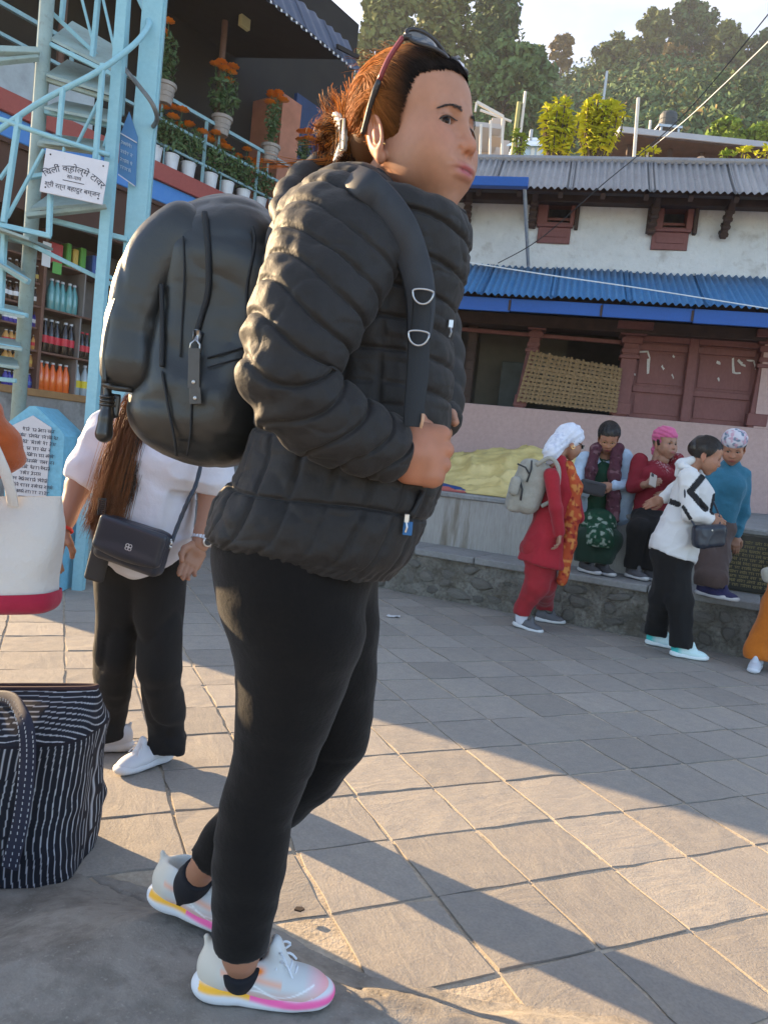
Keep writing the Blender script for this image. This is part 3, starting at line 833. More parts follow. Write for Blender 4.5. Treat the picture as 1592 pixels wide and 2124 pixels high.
# tarp, cloths and odds on the deck
m_tarp = M('yellow_tarp', (.68, .53, .20), .42, noise=[(4, .4, (.74, .62, .32)), (20, .2)], bump=(22, .25, .01), spec=.5)
def cloth_heap(name, label, cat, px_outline_fn, n1, n2, mat, h):
    pass
def draped(name, label, cat, c, a, b, hfun, mat, n=60):
    i = np.linspace(-1, 1, n); X, Y = np.meshgrid(i, i)
    P = c + X[..., None] * a + Y[..., None] * b
    rim = np.clip(1 - np.maximum(np.abs(X), np.abs(Y)) ** 6, 0, 1)
    base = np.array([[deck_z(p) for p in row] for row in P])
    P[..., 2] = base + .008 + rim * hfun(X, Y, P)
    V, Fq = grid(P); P2_ = V - A(0, 0, .006)
    V, F = joinm((V, Fq), (P2_, Fq[:, ::-1]))
    return tag(meshobj(name, V, F, mat, smooth=True), label, cat)
def crease_(P, f): return (1 - np.abs(vnoise(P * A(1, 1, 0), f))) ** 5
tc_ = LP(-1.2, -1.45, 0)
draped('tarpaulin', 'crumpled yellow tarpaulin spread over a heap on the stone platform', 'tarp', tc_, LE * 1.35, -LN * .72,
       lambda X, Y, P: .62 * np.clip(1 - (X - .35) ** 2 * .5, 0, 1) * np.clip(.45 + .55 * Y, .06, 1) + .03 * vnoise(P * A(1, 1, 0), 4) + .07 * crease_(P, 4) + .03 * crease_(P + 3, 9), m_tarp, 80)
draped('blue_cloth', 'folded dark blue cloth sticking out under the yellow tarpaulin', 'cloth', LP(-1.75, -.92, 0), LE * .5, -LN * .16,
       lambda X, Y, P: .05 + .03 * vnoise(P, 9), M('navy_cloth', (.02, .06, .2), .8), 24)
draped('red_cloth', 'crumpled coral red cloth at the edge of the stone platform', 'cloth', LP(-1.75, -.76, 0), LE * .5, -LN * .10,
       lambda X, Y, P: .03 + .03 * vnoise(P, 12), M('coral_cloth', (.5, .13, .11), .85, noise=(9, .4)), 24)
# bucket and small bits at the far right
m_teal = M('teal_plastic', (.03, .20, .22), .45)
bp = LP(1.70, -1.45, 0); bp[2] = deck_z(bp) + .001
bk = thing('bucket', 'teal plastic bucket standing against the pink wall', 'bucket', bp)
MB().lathe(bp, [(.10, 0), (.135, .22), (.14, .225), (.125, .225), (.09, .02)], 20).build('body', m_teal, bk, smooth=True)
MB().lathe(bp, [(.142, .20), (.148, .205), (.148, .232), (.138, .232)], 20).build('rim', m_teal, bk)
MB().tube([bp + A(.145 * math.cos(t), .02, .215 + .11 * math.sin(t)) for t in np.linspace(0, math.pi, 14)], .006, 6).build('handle', M('handle_tan', (.35, .22, .15), .6), bk)
for (ds, cname, colr) in ((1.98, 'pink', (.75, .18, .35)), (2.14, 'yellow green', (.55, .62, .08))):
    q = LP(ds, -.72, 0); q[2] = deck_z(q) + .001
    r = np.random.default_rng(int(ds * 100)); X, Y = np.meshgrid(np.linspace(-.07, .07, 9), np.linspace(-.05, .05, 7)); P = np.stack([q[0] + X, q[1] + Y, q[2] + .012 + .02 * np.abs(vnoise(np.stack([X, Y, X * 0], -1) + ds, 30))], -1)
    V, Fq = grid(P); tag(meshobj('snack_wrapper', V, Fq, M('wrapper_' + cname.replace(' ', '_'), colr, .35)), 'crumpled %s wrapper lying on the platform edge' % cname, 'wrapper')
# inscribed black plaque on the retaining wall
s_pl0 = np.dot(pl(1500, 1180, LP(0, -TRD, 0), LN) - LB, LE); s_pl1 = s_pl0 + .55
m_plq = M('black_granite', (.012, .013, .012), .35, noise=(60, .3), spec=.5)
m_gold = M('gold_lettering', (.30, .25, .10), .5)
plq = thing('stone_plaque', 'black stone plaque with rows of gold lettering set into the platform wall', 'plaque', LP((s_pl0 + s_pl1) / 2, -TRD, STZ))
frame_box(MB(), s_pl0, s_pl1, -TRD + .004, -TRD + .045, STZ + .01, TOPZ - .055, .004).build('slab', m_plq, plq)
def scribble(mb, P, ex, ey, nz_, width, height, r, bar=True):
    """one line of small unreadable script: head-line plus hooked strokes"""
    x = 0
    while x < width:
        wl_ = min(r.uniform(.8, 2.6) * height * 1.6, width - x)
        if wl_ < height * .4: break
        if bar:
            a = P + ex * x + ey * height; mb.box(a + ex * wl_ / 2, (wl_ / 2, height * .06, .0012), ex, ey, nz_)
        k = 0
        while k < wl_ - height * .3:
            q = P + ex * (x + k + height * .25); t = r.integers(0, 4); th = height * .06
            mb.box(q + ey * height * .5 + ex * height * .22, (th, height * .46, .0012), ex, ey, nz_)
            if t != 1: mb.box(q + ey * height * (.35 + .2 * r.random()), (height * .22, th, .0012), ex, ey, nz_)
            if t > 1: mb.box(q + ey * height * (.18 + .5 * r.random()) - ex * height * .12, (th, height * .2, .0012), ex, ey, nz_)
            if t == 3: mb.box(q + ey * height * 1.2, (height * .2, th, .0012), nrm(ex + ey), nrm(ey - ex), nz_)
            k += height * r.uniform(.55, .85)
        x += wl_ + height * r.uniform(.4, .7)
r = np.random.default_rng(8); zz_ = TOPZ - .10
while zz_ > STZ + .05:
    mb = MB(); scribble(mb, LP(s_pl0 + .03, -TRD + .0455, zz_ - .022), LE, A(0, 0, 1), LN, .49 * r.uniform(.8, 1), .02, r); mb.build('lettering', m_gold, plq); zz_ -= .034
# ================================================================== shop house with flower balcony
GE = nrm(A(.57, .82, 0)); GN = A(GE[1], -GE[0], 0); GP0 = A(-3.3, 7.9, 0)
def GW(s, n, z): return GP0 + GE * s + GN * n + A(0, 0, z)
def gpx(u, v, n=0.0):
    p = pl(u, v, GP0 + GN * n, GN); return float(np.dot(p - GP0, GE)), float(p[2])
def gbox(mb, s0, s1, n0, n1, z0, z1, bev=0.0):
    return mb.box(GW((s0 + s1) / 2, (n0 + n1) / 2, (z0 + z1) / 2), (abs(s1 - s0) / 2, abs(n1 - n0) / 2, abs(z1 - z0) / 2), GE, GN, (0, 0, 1), bev)
m_redband = M('red_band_paint', (.33, .075, .062), .75, noise=[(4, .35, (.26, .06, .055)), (30, .2)])
m_skybeam = M('sky_blue_beam', (.05, .20, .52), .6, noise=[(3, .4, (.04, .15, .42)), (20, .3, (.10, .28, .55))])
m_brownceil = M('brown_ceiling', (.075, .035, .025), .85, noise=(5, .4))
m_railblue = M('pale_blue_rail', (.25, .42, .46), .55, noise=[(12, .45, (.17, .29, .33)), (50, .3)])
m_orangewall = M('salmon_plaster', (.45, .19, .12), .85, noise=(4, .4))
m_bluewall = M('navy_door_paint', (.02, .045, .12), .7, noise=(4, .4))
m_wood = M('brown_post', (.13, .065, .045), .7, noise=(10, .5))
m_shelf = M('shelf_brown', (.17, .085, .06), .7, noise=(8, .4))
m_sill = M('ochre_sill', (.30, .16, .06), .6, noise=(9, .4))
m_greywall = M('grey_plinth_plaster', (.30, .295, .285), .92, stretch=(1, 1, .8), noise=[(1.6, .7, (.18, .17, .16)), (4, .7, (.07, .065, .06), .55, .72), (25, .35)], bump=(25, .4, .01))
m_roofblue = M('slate_blue_tin', (.055, .075, .125), .5, metal=.2, noise=[(3, .4, (.04, .055, .09))])
m_soffit = M('soffit_dark', (.028, .022, .02), .9, noise=(6, .4))
m_lamp = M('lamp_lens', (.62, .58, .30), .4)
shop = thing('shop_house', 'two-storey shop with a red-banded flower balcony and pale blue railing', 'shop', GW(1, 0, 0))
NE, FE_ = -2.35, 5.2          # near end (just out of frame), far end
# ground-floor masonry, sill, shop recess
zsl, zfl = 1.47, 4.16
gbox(MB(), NE, FE_, -.30, 0, 0, zsl - .05).build('plinth_wall', m_greywall, shop)
gbox(MB(), NE, FE_, .0, .55, 0, .36, .01).build('front_step', m_slab, shop)
gbox(MB(), NE, 1.6, -.45, .02, zsl - .05, zsl + .025, .006).build('sill', m_sill, shop)
gbox(MB(), NE, FE_, -1.35, -1.25, 0, 6.4).build('back_wall', M('shop_back', (.10, .075, .06), .9, noise=(3, .4)), shop)
gbox(MB(), NE - .12, NE, -3.2, 0, 0, 6.6).build('end_wall', m_greywall, shop)
gbox(MB(), 1.55, FE_, -.32, -.02, zsl - .05, 3.75).build('side_pier', m_brownceil, shop)
gbox(MB(), NE, FE_, -1.25, .02, 3.72, 3.80).build('shop_ceiling', m_brownceil, shop)
gbox(MB(), NE, 1.55, -.10, -.02, 3.18, 3.72).build('rolled_shutter', m_brownceil, shop)
# balcony slab: blue beam under red band
gbox(MB(), NE, FE_, -.25, .03, 3.76, 3.97, .008).build('beam', m_skybeam, shop)
gbox(MB(), NE, FE_, -1.3, .07, 3.97, zfl + .0, .006).build('balcony_band', m_redband, shop)
gbox(MB(), NE, -.15, -.2, .045, zfl, zfl + .36, .006).build('parapet', M('parapet_grey', (.38, .43, .45), .8, noise=(6, .4)), shop)
# shelving
sh = gbox(MB(), NE, 1.5, -.86, -.82, zsl, 3.2).build('shelf_back', M('shelf_grey_back', (.16, .14, .13), .8, noise=(5, .4)), shop)
SHZ = [1.50, 1.925, 2.385, 2.875]
for z in SHZ: gbox(MB(), NE, 1.5, -.82, -.46, z - .022, z, .003).build('shelf_board', m_shelf, sh)
SHL = [1.50, 1.74, 1.925, 2.16, 2.385, 2.62, 2.875]
for z in (1.74, 2.16, 2.62): gbox(MB(), NE, -.30, -.82, -.46, z - .02, z, .003).build('shelf_board', m_shelf, sh)
for s_ in (-.265, 1.0): gbox(MB(), s_ - .018, s_ + .018, -.82, -.44, 1.47, 3.2, .003).build('shelf_upright', m_shelf, sh)
for s_, z0, z1 in ((.22, 2.385, 2.853), (.20, 1.925, 2.363), (.19, 1.5, 1.903)): gbox(MB(), s_ - .008, s_ + .008, -.82, -.47, z0, z1).build('shelf_divider', M('divider_grey', (.22, .20, .19), .7), sh)
# upper floor: back wall, side column, blue door, posts, roof
gbox(MB(), NE, 5.23, -1.25, -1.15, zfl, 8.3).build('upper_wall', m_dark, shop)
sC = gpx(590, 260, -.6)[0]
gbox(MB(), sC - .12, sC + .26, -1.15, -.55, zfl, 6.1).build('salmon_pillar', m_orangewall, shop)
gbox(MB(), sC + .26, 6.5, -.72, -.66, zfl, 6.3).build('blue_partition', m_bluewall, shop)
for s_ in (gpx(458, 150, -.08)[0], gpx(458, 150, -.08)[0] - 2.0):
    MB().tube([GW(s_, -.08, zfl), GW(s_, -.08, 6.15)], .038, 8).build('post', m_wood, shop)
zla = 6.06; er = 2.66
mb = MB(); mb.prism([GW(NE - .2, .80, zla + .01), GW(er, .80, zla + .01), GW(er, -1.3, 6.55), GW(NE - .2, -1.3, 6.55)], (0, 0, .03)); mb.build('soffit', m_soffit, shop)
for k in range(7): s_ = NE + .2 + k * .55; MB().bar(GW(s_, .75, zla - .01), GW(s_, -1.2, 6.49), .05, .07).build('rafter', m_soffit, shop)
# outer tin skirt above the lace edge: steep sheets
s = NE - .2
while s < er + .3:
    P = corr_sheet(GW(s, .81, zla), GE, nrm(A(0, 0, .50) - GN * .30), min(.60, er + .42 - s), .60, 3, .014)
    P = np.concatenate([P, (P - GN * .004)[::-1]]); V, Fq = grid(P); meshobj('roof_sheet', V, Fq, m_roofblue, shop, smooth=True); s += .57
MB().bar(GW(er - .1, .80, zla + .12), GW(er + .42, .72, zla + .26), .03, .05).build('roof_clamp', m_soffit, shop)
m_lace = M('lace_white', (.7, .7, .68), .7)
mb0 = MB(); mb0.box((0, 0, 0), (.012, .004, .014), bev=.003); lace_me = meshobj('lace_tab', np.concatenate(mb0.V), mb0.F, m_lace); COL.objects.unlink(lace_me)
s = NE
while s < er + .2:
    o = bpy.data.objects.new('lace_tab', lace_me.data); COL.objects.link(o); o.parent = shop
    o.location = GW(s, .815, zla - .008) - ORG[shop]; o.rotation_euler = (0, 0, math.atan2(GE[1], GE[0])); s += .085
bpy.data.objects.remove(lace_me)
lp = GW(*(lambda t: (t[0], .1, t[1]))(gpx(507, 47, .1)))
lamp = thing('balcony_lamp', 'small square yellowish lamp hanging under the dark balcony roof', 'lamp', lp)
MB().box(lp, (.075, .03, .065), GE, GN, (0, 0, 1), .008).build('lens', m_lamp, lamp); MB().bar(lp + A(0, 0, .06) - GN * .02, GW(np.dot(lp - GP0, GE), -.1, 6.3), .012).build('stem', m_soffit, lamp)
# railing
rail = thing('balcony_railing', 'pale blue metal railing along the flower balcony', 'railing', GW(1, .02, zfl))
for z, w in ((4.90, .038), (4.64, .030), (4.385, .026)): MB().bar(GW(NE, .0, z), GW(FE_, .0, z), w).build('rail', m_railblue, rail)
s = gpx(530, 395)[0] - 4 * .86
for k in range(9): MB().bar(GW(s + k * .86, .0, zfl), GW(s + k * .86, .0, 4.92), .032).build('baluster', m_railblue, rail)
for k in range(10): MB().bar(GW(-.5 + k * .42, -.0, zfl + .02), GW(-.5 + k * .42, -.0, 4.38), .012).build('spindle', m_railblue, rail)

# ------------------------------------------------------------------ marigolds
m_leaf = M('marigold_leaf', (.05, .095, .03), .6, noise=(20, .5, (.09, .15, .045)), rand=.2)
m_marig = M('marigold_petals', (.85, .22, .008), .6, noise=(60, .5, (.90, .36, .02)))
m_pot = M('grey_pot', (.33, .29, .26), .75, noise=[(12, .35)], rand=.08)
m_potwhite = M('white_pot', (.60, .62, .64), .6, noise=(9, .25), rand=.06)
def leaf_cloud(center, r, n, size, seed, up=.4):
    rg = np.random.default_rng(seed); d = rg.normal(size=(n, 3)); d /= np.linalg.norm(d, axis=1)[:, None]
    c = np.asarray(center) + d * (rg.random(n) ** .5)[:, None] * np.asarray(r)
    a = rg.normal(size=(n, 3)) + A(0, 0, up); a /= np.linalg.norm(a, axis=1)[:, None]
    b = np.cross(a, rg.normal(size=(n, 3))); b /= np.linalg.norm(b, axis=1)[:, None]
    s_ = size * rg.uniform(.6, 1.3, n)[:, None]
    V = np.stack([c - a * s_, c + b * s_ * .38, c + a * s_ * 1.1, c - b * s_ * .38], 1).reshape(-1, 3)
    return V, np.arange(4 * n).reshape(n, 4)
def flower_mesh(mb, c, r):
    for (k, rr, dz) in ((9, 1.0, 0), (8, .75, .35), (6, .45, .6)):
        for i in range(k):
            a = i * 2 * math.pi / k + dz * 3
            d = A(math.cos(a), math.sin(a), .25 + dz); t = A(-math.sin(a), math.cos(a), 0)
            p = c + d * r * rr
            mb.quad(c + A(0, 0, dz * r * .4), p - t * r * .32, p + d * r * .18, p + t * r * .32)
POTP = [(.072, 0), (.100, .155), (.112, .158), (.114, .19), (.104, .192), (.09, .165), (.05, .16)]
def plant_pot(name, label, base, kind, sc=1.0, h=.42, nfl=3, seed=0, spread=.12, group=None, profile=POTP, mat=None, leaves=260, lf=None):
    t = thing(name, label, 'flower pot', base, group)
    pm = MB().lathe(base, [(a * sc, b * sc) for a, b in profile], 18).build('pot', mat or m_pot, t, smooth=False)
    if profile is POTP:
        for q in (.055, .10): MB().lathe(base + A(0, 0, q * sc), [((.072 + .18 * q) * sc, 0), ((.078 + .18 * q) * sc, .004 * sc), ((.072 + .182 * q) * sc, .010 * sc)], 18).build('ring', mat or m_pot, pm)
    top = base + A(0, 0, profile[3][1] * sc); rg = np.random.default_rng(seed)
    V, F = leaf_cloud(top + A(0, 0, h * .42), (spread, spread, h * .5), leaves, .034, seed)
    meshobj('foliage', V, F, m_leaf, t)
    st = MB(); 
    for i in range(nfl + 2):
        a = rg.uniform(0, 6.28); q = top + A(math.cos(a) * spread * rg.uniform(.2, .9), math.sin(a) * spread * rg.uniform(.2, .9), h * rg.uniform(.75, 1.08))
        st.tube([top - A(0, 0, .02), (top + q) / 2 + A(.01, 0, 0), q], .004, 5)
        fm = MB(); flower_mesh(fm, q, rg.uniform(.055, .078)); fm.build('blossom', m_marig, t)
    st.build('stem', m_leaf, t)
    return t
s1, s2, s3, s4 = [gpx(u, v)[0] for u, v in ((338, 205), (456, 272), (556, 338), (620, 385))]
for s_, lab, sd, h_, sp, nf, lv in ((s1, 'ringed grey pot with a single-headed tall marigold on the railing beside the blue tower post', 1, .62, .13, 2, 340),
                        (s2, 'ringed grey pot with a wide marigold plant on the railing beside the wooden post', 2, .62, .19, 6, 420),
                        (s3, 'ringed grey pot with a narrow marigold plant before the salmon pillar', 3, .66, .11, 4, 320),
                        (s4, 'ringed grey pot half hidden behind the loose hair bun', 4, .4, .1, 2, 200)):
    b = GW(s_, .02, 4.80); plant_pot('marigold_pot', lab, b, 0, 1.12, h_, nf, sd, sp, 'marigold pots on the balcony railing', leaves=lv)
    MB().bar(b - A(0, 0, .2) - GN * .02, b + A(0, 0, .02) - GN * .02, .02).build('bracket', m_railblue, bpy.data.objects[-1] if False else rail)
WP = [(.085, 0), (.105, .19), (.112, .192), (.112, .205), (.10, .206), (.09, .18), (.05, .175)]
ups = (322, 357, 392, 438, 472, 506, 540)
ordn = ('first', 'second', 'third', 'fourth', 'fifth', 'sixth', 'seventh')
for i, u in enumerate(ups):
    s_ = gpx(u, 330 + (u - 314) * .49)[0]
    plant_pot('white_flower_pot', '%s white flower pot along the red balcony edge, counted from the blue tower' % ordn[i], GW(s_, -.03 - .0 * i, zfl + .004), 1, .82, .46, 2 if i % 2 else 1, 20 + i, .17, 'white pots along the balcony edge', WP, m_potwhite, 300)

# ------------------------------------------------------------------ bottles on the shelves
def mglass(name, c, rough=.15): return M(name, c, rough, spec=.6, coat=.3)
cm = {'teal': mglass('water_bottle', (.10, .30, .30)), 'cola': mglass('cola', (.012, .006, .005)), 'green': mglass('green_soda', (.015, .22, .06)), 'orange': mglass('orange_soda', (.75, .13, .015)),
      'clear': mglass('clear_soda', (.35, .40, .42)), 'brown': mglass('brown_glass', (.06, .03, .015)), 'purple': mglass('purple_can', (.06, .05, .30)), 'redlab': M('red_label', (.55, .03, .05), .5), 'yellow': M('yellow_label', (.70, .55, .03), .5),
      'white': M('white_label', (.7, .7, .7), .5), 'cap': M('bottle_cap', (.55, .55, .57), .4), 'redp': M('red_packet', (.5, .04, .04), .4), 'greenp': M('green_packet', (.10, .35, .05), .4), 'yelp': M('yellow_packet', (.6, .42, .08), .4), 'gold': M('gold_can', (.55, .28, .08), .4), 'bluelab': M('blue_label', (.05, .12, .40), .5)}
BP = [(.9, 0), (1, .03), (1, .55), (.92, .64), (.42, .86), (.36, .9), (.36, .95)]
proto = {}
def bottle(kind, base, r, h, label, group):
    body, lab, capm = kind
    key = (kind, round(r, 3), round(h, 3))
    if key in proto: return copy_tree(proto[key], base, label=label, group=group)
    t = thing('bottle', label, 'bottle', base, group)
    MB().lathe(base, [(r * a, h * z) for a, z in BP], 12).build('body', cm[body], t, smooth=True)
    if lab: MB().lathe(base, [(r * 1.03, h * .28), (r * 1.03, h * .50)], 12).build('label_band', cm[lab], t, smooth=False)
    MB().lathe(base, [(r * .46, h * .94), (r * .46, h)], 10).build('cap', cm[capm], t)
    proto[key] = t; return t
def row(n, s0, s1, z, kind, r, h, label, nb=-.56):
    for i in range(n):
        s_ = s0 + (s1 - s0) * (i + .5) / n
        nth = ('first', 'second', 'third', 'fourth', 'fifth', 'sixth', 'seventh')[i]
        bottle(kind, GW(s_, nb + random.uniform(-.02, .02), z + .001), r, h, '%s from left, %s' % (nth, label), label)
def srange(ua, ub, v): return gpx(ua, v, -.56)[0], gpx(ub, v, -.56)[0]
a, b = srange(96, 160, 630); row(5, a, b, 2.385, ('teal', 'teal', 'cap'), .045, .33, 'teal water bottle on the second shelf from the top')
a, b = srange(82, 152, 720); row(5, a, b, 1.925, ('cola', 'redlab', 'cap'), .046, .36, 'red-labelled dark soda bottle in the row of five behind the tower')
a, b = srange(161, 182, 735); row(2, a, b, 1.925, ('cola', 'redlab', 'redlab'), .042, .30, 'red-labelled dark soda bottle of the pair beside the green ones')
a, b = srange(184, 214, 740); row(3, a, b, 1.925, ('green', 'greenp', 'greenp'), .042, .34, 'bright green soda bottle next to the dark ones')
a, b = srange(72, 142, 815); row(5, a, b, 1.50, ('orange', None, 'cap'), .048, .33, 'orange soda bottle on the bottom shelf')
a, b = srange(150, 206, 825); row(4, a, b, 1.50, ('clear', 'yellow', 'cap'), .046, .36, 'clear bottle with a yellow label on the bottom shelf')
# left bay: jars, small bottles, cans
a, b = srange(0, 80, 600); row(7, a, b, 2.62, ('brown', 'yelp', 'cap'), .032, .19, 'small brown bottle with a tan label on the left shelf')
a, b = srange(0, 78, 650); row(7, a, b, 2.385, ('brown', 'white', 'cap'), .034, .20, 'small dark bottle with a white label on the left shelf')
a, b = srange(0, 75, 720); row(7, a, b, 2.16, ('purple', 'white', 'purple'), .033, .17, 'purple bottle with a white label on the left shelf')
a, b = srange(0, 72, 770); row(6, a, b, 1.925, ('gold', 'redlab', 'cap'), .036, .16, 'gold can with a red band on the left shelf')
a, b = srange(0, 65, 800); row(6, a, b, 1.74, ('gold', 'yelp', 'cap'), .036, .14, 'squat gold jar on the left shelf')
a, b = srange(0, 60, 840); row(6, a, b, 1.50, ('purple', 'bluelab', 'cap'), .036, .17, 'blue banded jar at the bottom of the left shelf')
# packets on the top shelf
for i, (u0, u1, k, nm) in enumerate(((98, 127, 'redp', 'red'), (133, 145, 'greenp', 'pale green'), (147, 160, 'yelp', 'yellow'), (162, 176, 'greenp', 'leaf green'), (188, 204, 'bluelab', 'blue'), (205, 220, 'redp', 'dark red'))):
    a, b = srange(u0, u1, 545); mb = gbox(MB(), a + .005, b - .005, -.68, -.52, 2.878, 2.878 + (.26 if i % 2 else .22), .01)
    tag(mb.build('packet', cm[k]), '%s packet on the top shop shelf' % nm, 'packet', 'packets on the top shelf')
a, b = srange(97, 116, 560); tag(gbox(MB(), a, b, -.453, -.446, 2.76, 2.88).build('price_sign', cm['greenp']), 'small green card hung from the top shelf edge', 'card')
a, b = srange(72, 90, 550); tag(gbox(MB(), a, b, -.43, -.425, 2.80, 3.05).build('notice_card', cm['white']), 'white notice card fixed to the shelf upright', 'card')

# ================================================================== pale blue steel stair tower
m_tower = M('pale_blue_steel', (.24, .47, .54), .5, noise=[(7, .35, (.30, .50, .52)), (30, .3, (.14, .30, .36)), (55, .5, (.10, .06, .04), .70, .78)], bump=(60, .15, .003), spec=.5)
m_towerdirty = M('weathered_blue_steel', (.29, .38, .36), .65, noise=[(6, .6, (.20, .24, .20)), (30, .4, (.12, .10, .07), .55, .75)], bump=(60, .2, .003))
tw = thing('stair_tower', 'pale blue steel tower with a spiral stair and slanting handrail', 'tower', A(-2.4, 5.5, 0))
YT = 5.5
def tb(name, pts, r, mat=None, parent=None, n=8):
    return MB().tube([at(u, v, Y) for u, v, Y in pts], r, n).build(name, mat or m_tower, parent or tw, smooth=True)
def tbar(name, a, b, w, h=None, mat=None, parent=None):
    return MB().bar(at(*a), at(*b), w, h, up=(.2, 1, 0), bev=.004).build(name, mat or m_tower, parent or tw)
p = at(320, 0, YT); mb = MB(); mb.box(A(p[0], YT, 2.9), (.070, .07, 2.9), nrm(A(1, .25, 0)), nrm(A(-.25, 1, 0)), (0, 0, 1), .004)
post_ = mb.build('main_post', m_tower, tw)
mb = MB(); mb.box(A(p[0] + .072, YT + .02, 2.9), (.012, .05, 2.9), nrm(A(1, .25, 0)), nrm(A(-.25, 1, 0))); mb.build('post_flange', m_tower, post_)
p = at(253, 0, 5.2); mb = MB(); mb.box(A(p[0], 5.2, 2.9), (.034, .006, 2.9), nrm(A(1, .1, 0)), nrm(A(-.1, 1, 0))); mb.box(A(p[0] + .03, 5.23, 2.9), (.006, .03, 2.9)); mb.build('angle_post', m_tower, tw)
p = at(98, 0, YT); MB().tube([A(p[0], YT, 0), A(p[0], YT, 5.9)], .050, 14).build('round_post', m_towerdirty, tw, smooth=True)
# handrail and balusters (front, nearer)
hr = [(-40, 292, 5.0), (0, 268, 5.0), (90, 208, 5.02), (200, 150, 5.08), (272, 98, 5.2), (305, 60, 5.35), (308, 40, 5.45), (292, 5, 5.6), (275, -30, 5.7)]
P = cspline([at(*q) for q in hr], 40); MB().tube(list(P), .019, 10).build('handrail', m_tower, tw, smooth=True)
low = [(-40, 238, 5.0), (0, 247, 5.0), (60, 268, 5.0), (150, 298, 5.04), (228, 322, 5.15)]
P = cspline([at(*q) for q in low], 24); MB().tube(list(P), .017, 8).build('lower_rail', m_tower, tw, smooth=True)
for a, b, w in (((40, 240, 5.0), (8, 462, 5.0), .034), ((131, 182, 5.03), (122, 283, 5.03), .030), ((214, 132, 5.1), (198, 332, 5.1), .032), ((105, 402, 5.05), (102, 490, 5.05), .032)): tbar('baluster', a, b, w)
for a, b, w in (((205, -20, 5.6), (192, 122, 5.5), .034), ((168, -10, 5.6), (192, 84, 5.55), .018), ((212, -10, 5.6), (238, 104, 5.5), .018), ((133, -10, 5.7), (128, 42, 5.7), .032), ((268, -10, 5.65), (253, 240, 5.6), .028), ((300, 30, 5.7), (278, 260, 5.65), .022)): tbar('baluster', a, b, w)
for a, b, w in (((92, 310, 5.02), (15, 452, 5.02), .022), ((207, 205, 5.3), (160, 300, 5.3), .020), ((228, 262, 5.3), (215, 305, 5.3), .018), ((30, 330, 5.3), (0, 372, 5.3), .024), ((103, 22, 5.6), (205, 118, 5.6), .030)): tbar('brace', a, b, w)
# frames, treads
for a, b, w, h_ in (((-20, 462, 5.0), (106, 490, 5.05), .034, .034), ((100, 455, 5.25), (265, 497, 5.4), .034, .05), ((55, 448, 5.1), (222, 430, 5.2), .03, .05), ((80, 300, 5.4), (228, 320, 5.3), .03, .03), ((90, 232, 5.5), (235, 262, 5.4), .03, .035), ((95, 165, 5.5), (240, 210, 5.4), .03, .04), ((-20, 105, 5.2), (80, 108, 5.4), .05, .05), ((-20, 130, 5.2), (80, 120, 5.4), .03, .045), ((105, 92, 5.5), (248, 162, 5.4), .03, .03), ((60, 368, 5.4), (95, 362, 5.4), .03, .03)):
    tbar('stringer', a, b, w, h_, m_towerdirty if a[1] in (448, 165, 105, 130, 300) else None)
def tread(quad, mat=None):
    c = [at(*q) for q in quad]; n_ = nrm(np.cross(c[1] - c[0], c[3] - c[0]))
    if n_[2] < 0: c = c[::-1]
    tr = MB().prism([p_ for p_ in c], (0, 0, .018)).build('tread', mat or m_towerdirty, tw)
    return tr
tread([(60, 438, 5.1), (222, 424, 5.2), (200, 418, 5.7), (105, 405, 5.75)])
tread([(80, 296, 5.3), (226, 316, 5.25), (236, 300, 5.75), (110, 282, 5.8)])
tread([(92, 226, 5.4), (236, 256, 5.3), (246, 236, 5.8), (130, 212, 5.85)])
tread([(96, 158, 5.45), (240, 202, 5.35), (250, 170, 5.85), (140, 128, 5.9)])
tread([(106, 84, 5.5), (248, 156, 5.4), (256, 110, 5.9), (150, 48, 5.95)])
tread([(-20, 470, 4.9), (60, 498, 5.0), (110, 520, 5.5), (10, 500, 5.5)])
# lower flight: sloping stringer and shelf-like treads left of the round post
for a, b, w, h_ in (((-20, 475, 5.1), (70, 510, 5.2), .03, .05), ((70, 510, 5.2), (232, 590, 5.4), .03, .045), ((-20, 535, 5.1), (60, 585, 5.1), .04, .05), ((-10, 640, 5.1), (58, 655, 5.1), .03, .035), ((-10, 715, 5.1), (45, 724, 5.1), .03, .035), ((-10, 755, 5.2), (32, 762, 5.2), .03, .035), ((-10, 785, 5.2), (34, 790, 5.2), .03, .03), ((10, 480, 5.1), (2, 640, 5.1), .035, .035), ((200, 560, 5.4), (262, 592, 5.45), .025, .04)):
    tbar('stringer', a, b, w, h_)
for k, (v0, dy) in enumerate(((535, 50), (645, 16), (718, 10), (757, 8))): tread([(-30, v0, 5.0), (58 - 6 * k, v0 + dy, 5.05), (52 - 6 * k, v0 + dy - 18, 5.6), (-30, v0 - 18, 5.6)])
P = cspline([at(*q) for q in ((255, 138, 5.35), (290, 180, 5.25), (316, 215, 5.2), (326, 245, 5.3), (318, 262, 5.45))], 20); MB().tube(list(P), .016, 8).build('hoop', M('bare_grey_steel', (.17, .18, .18), .55, metal=.5, noise=(20, .4)), tw, smooth=True)

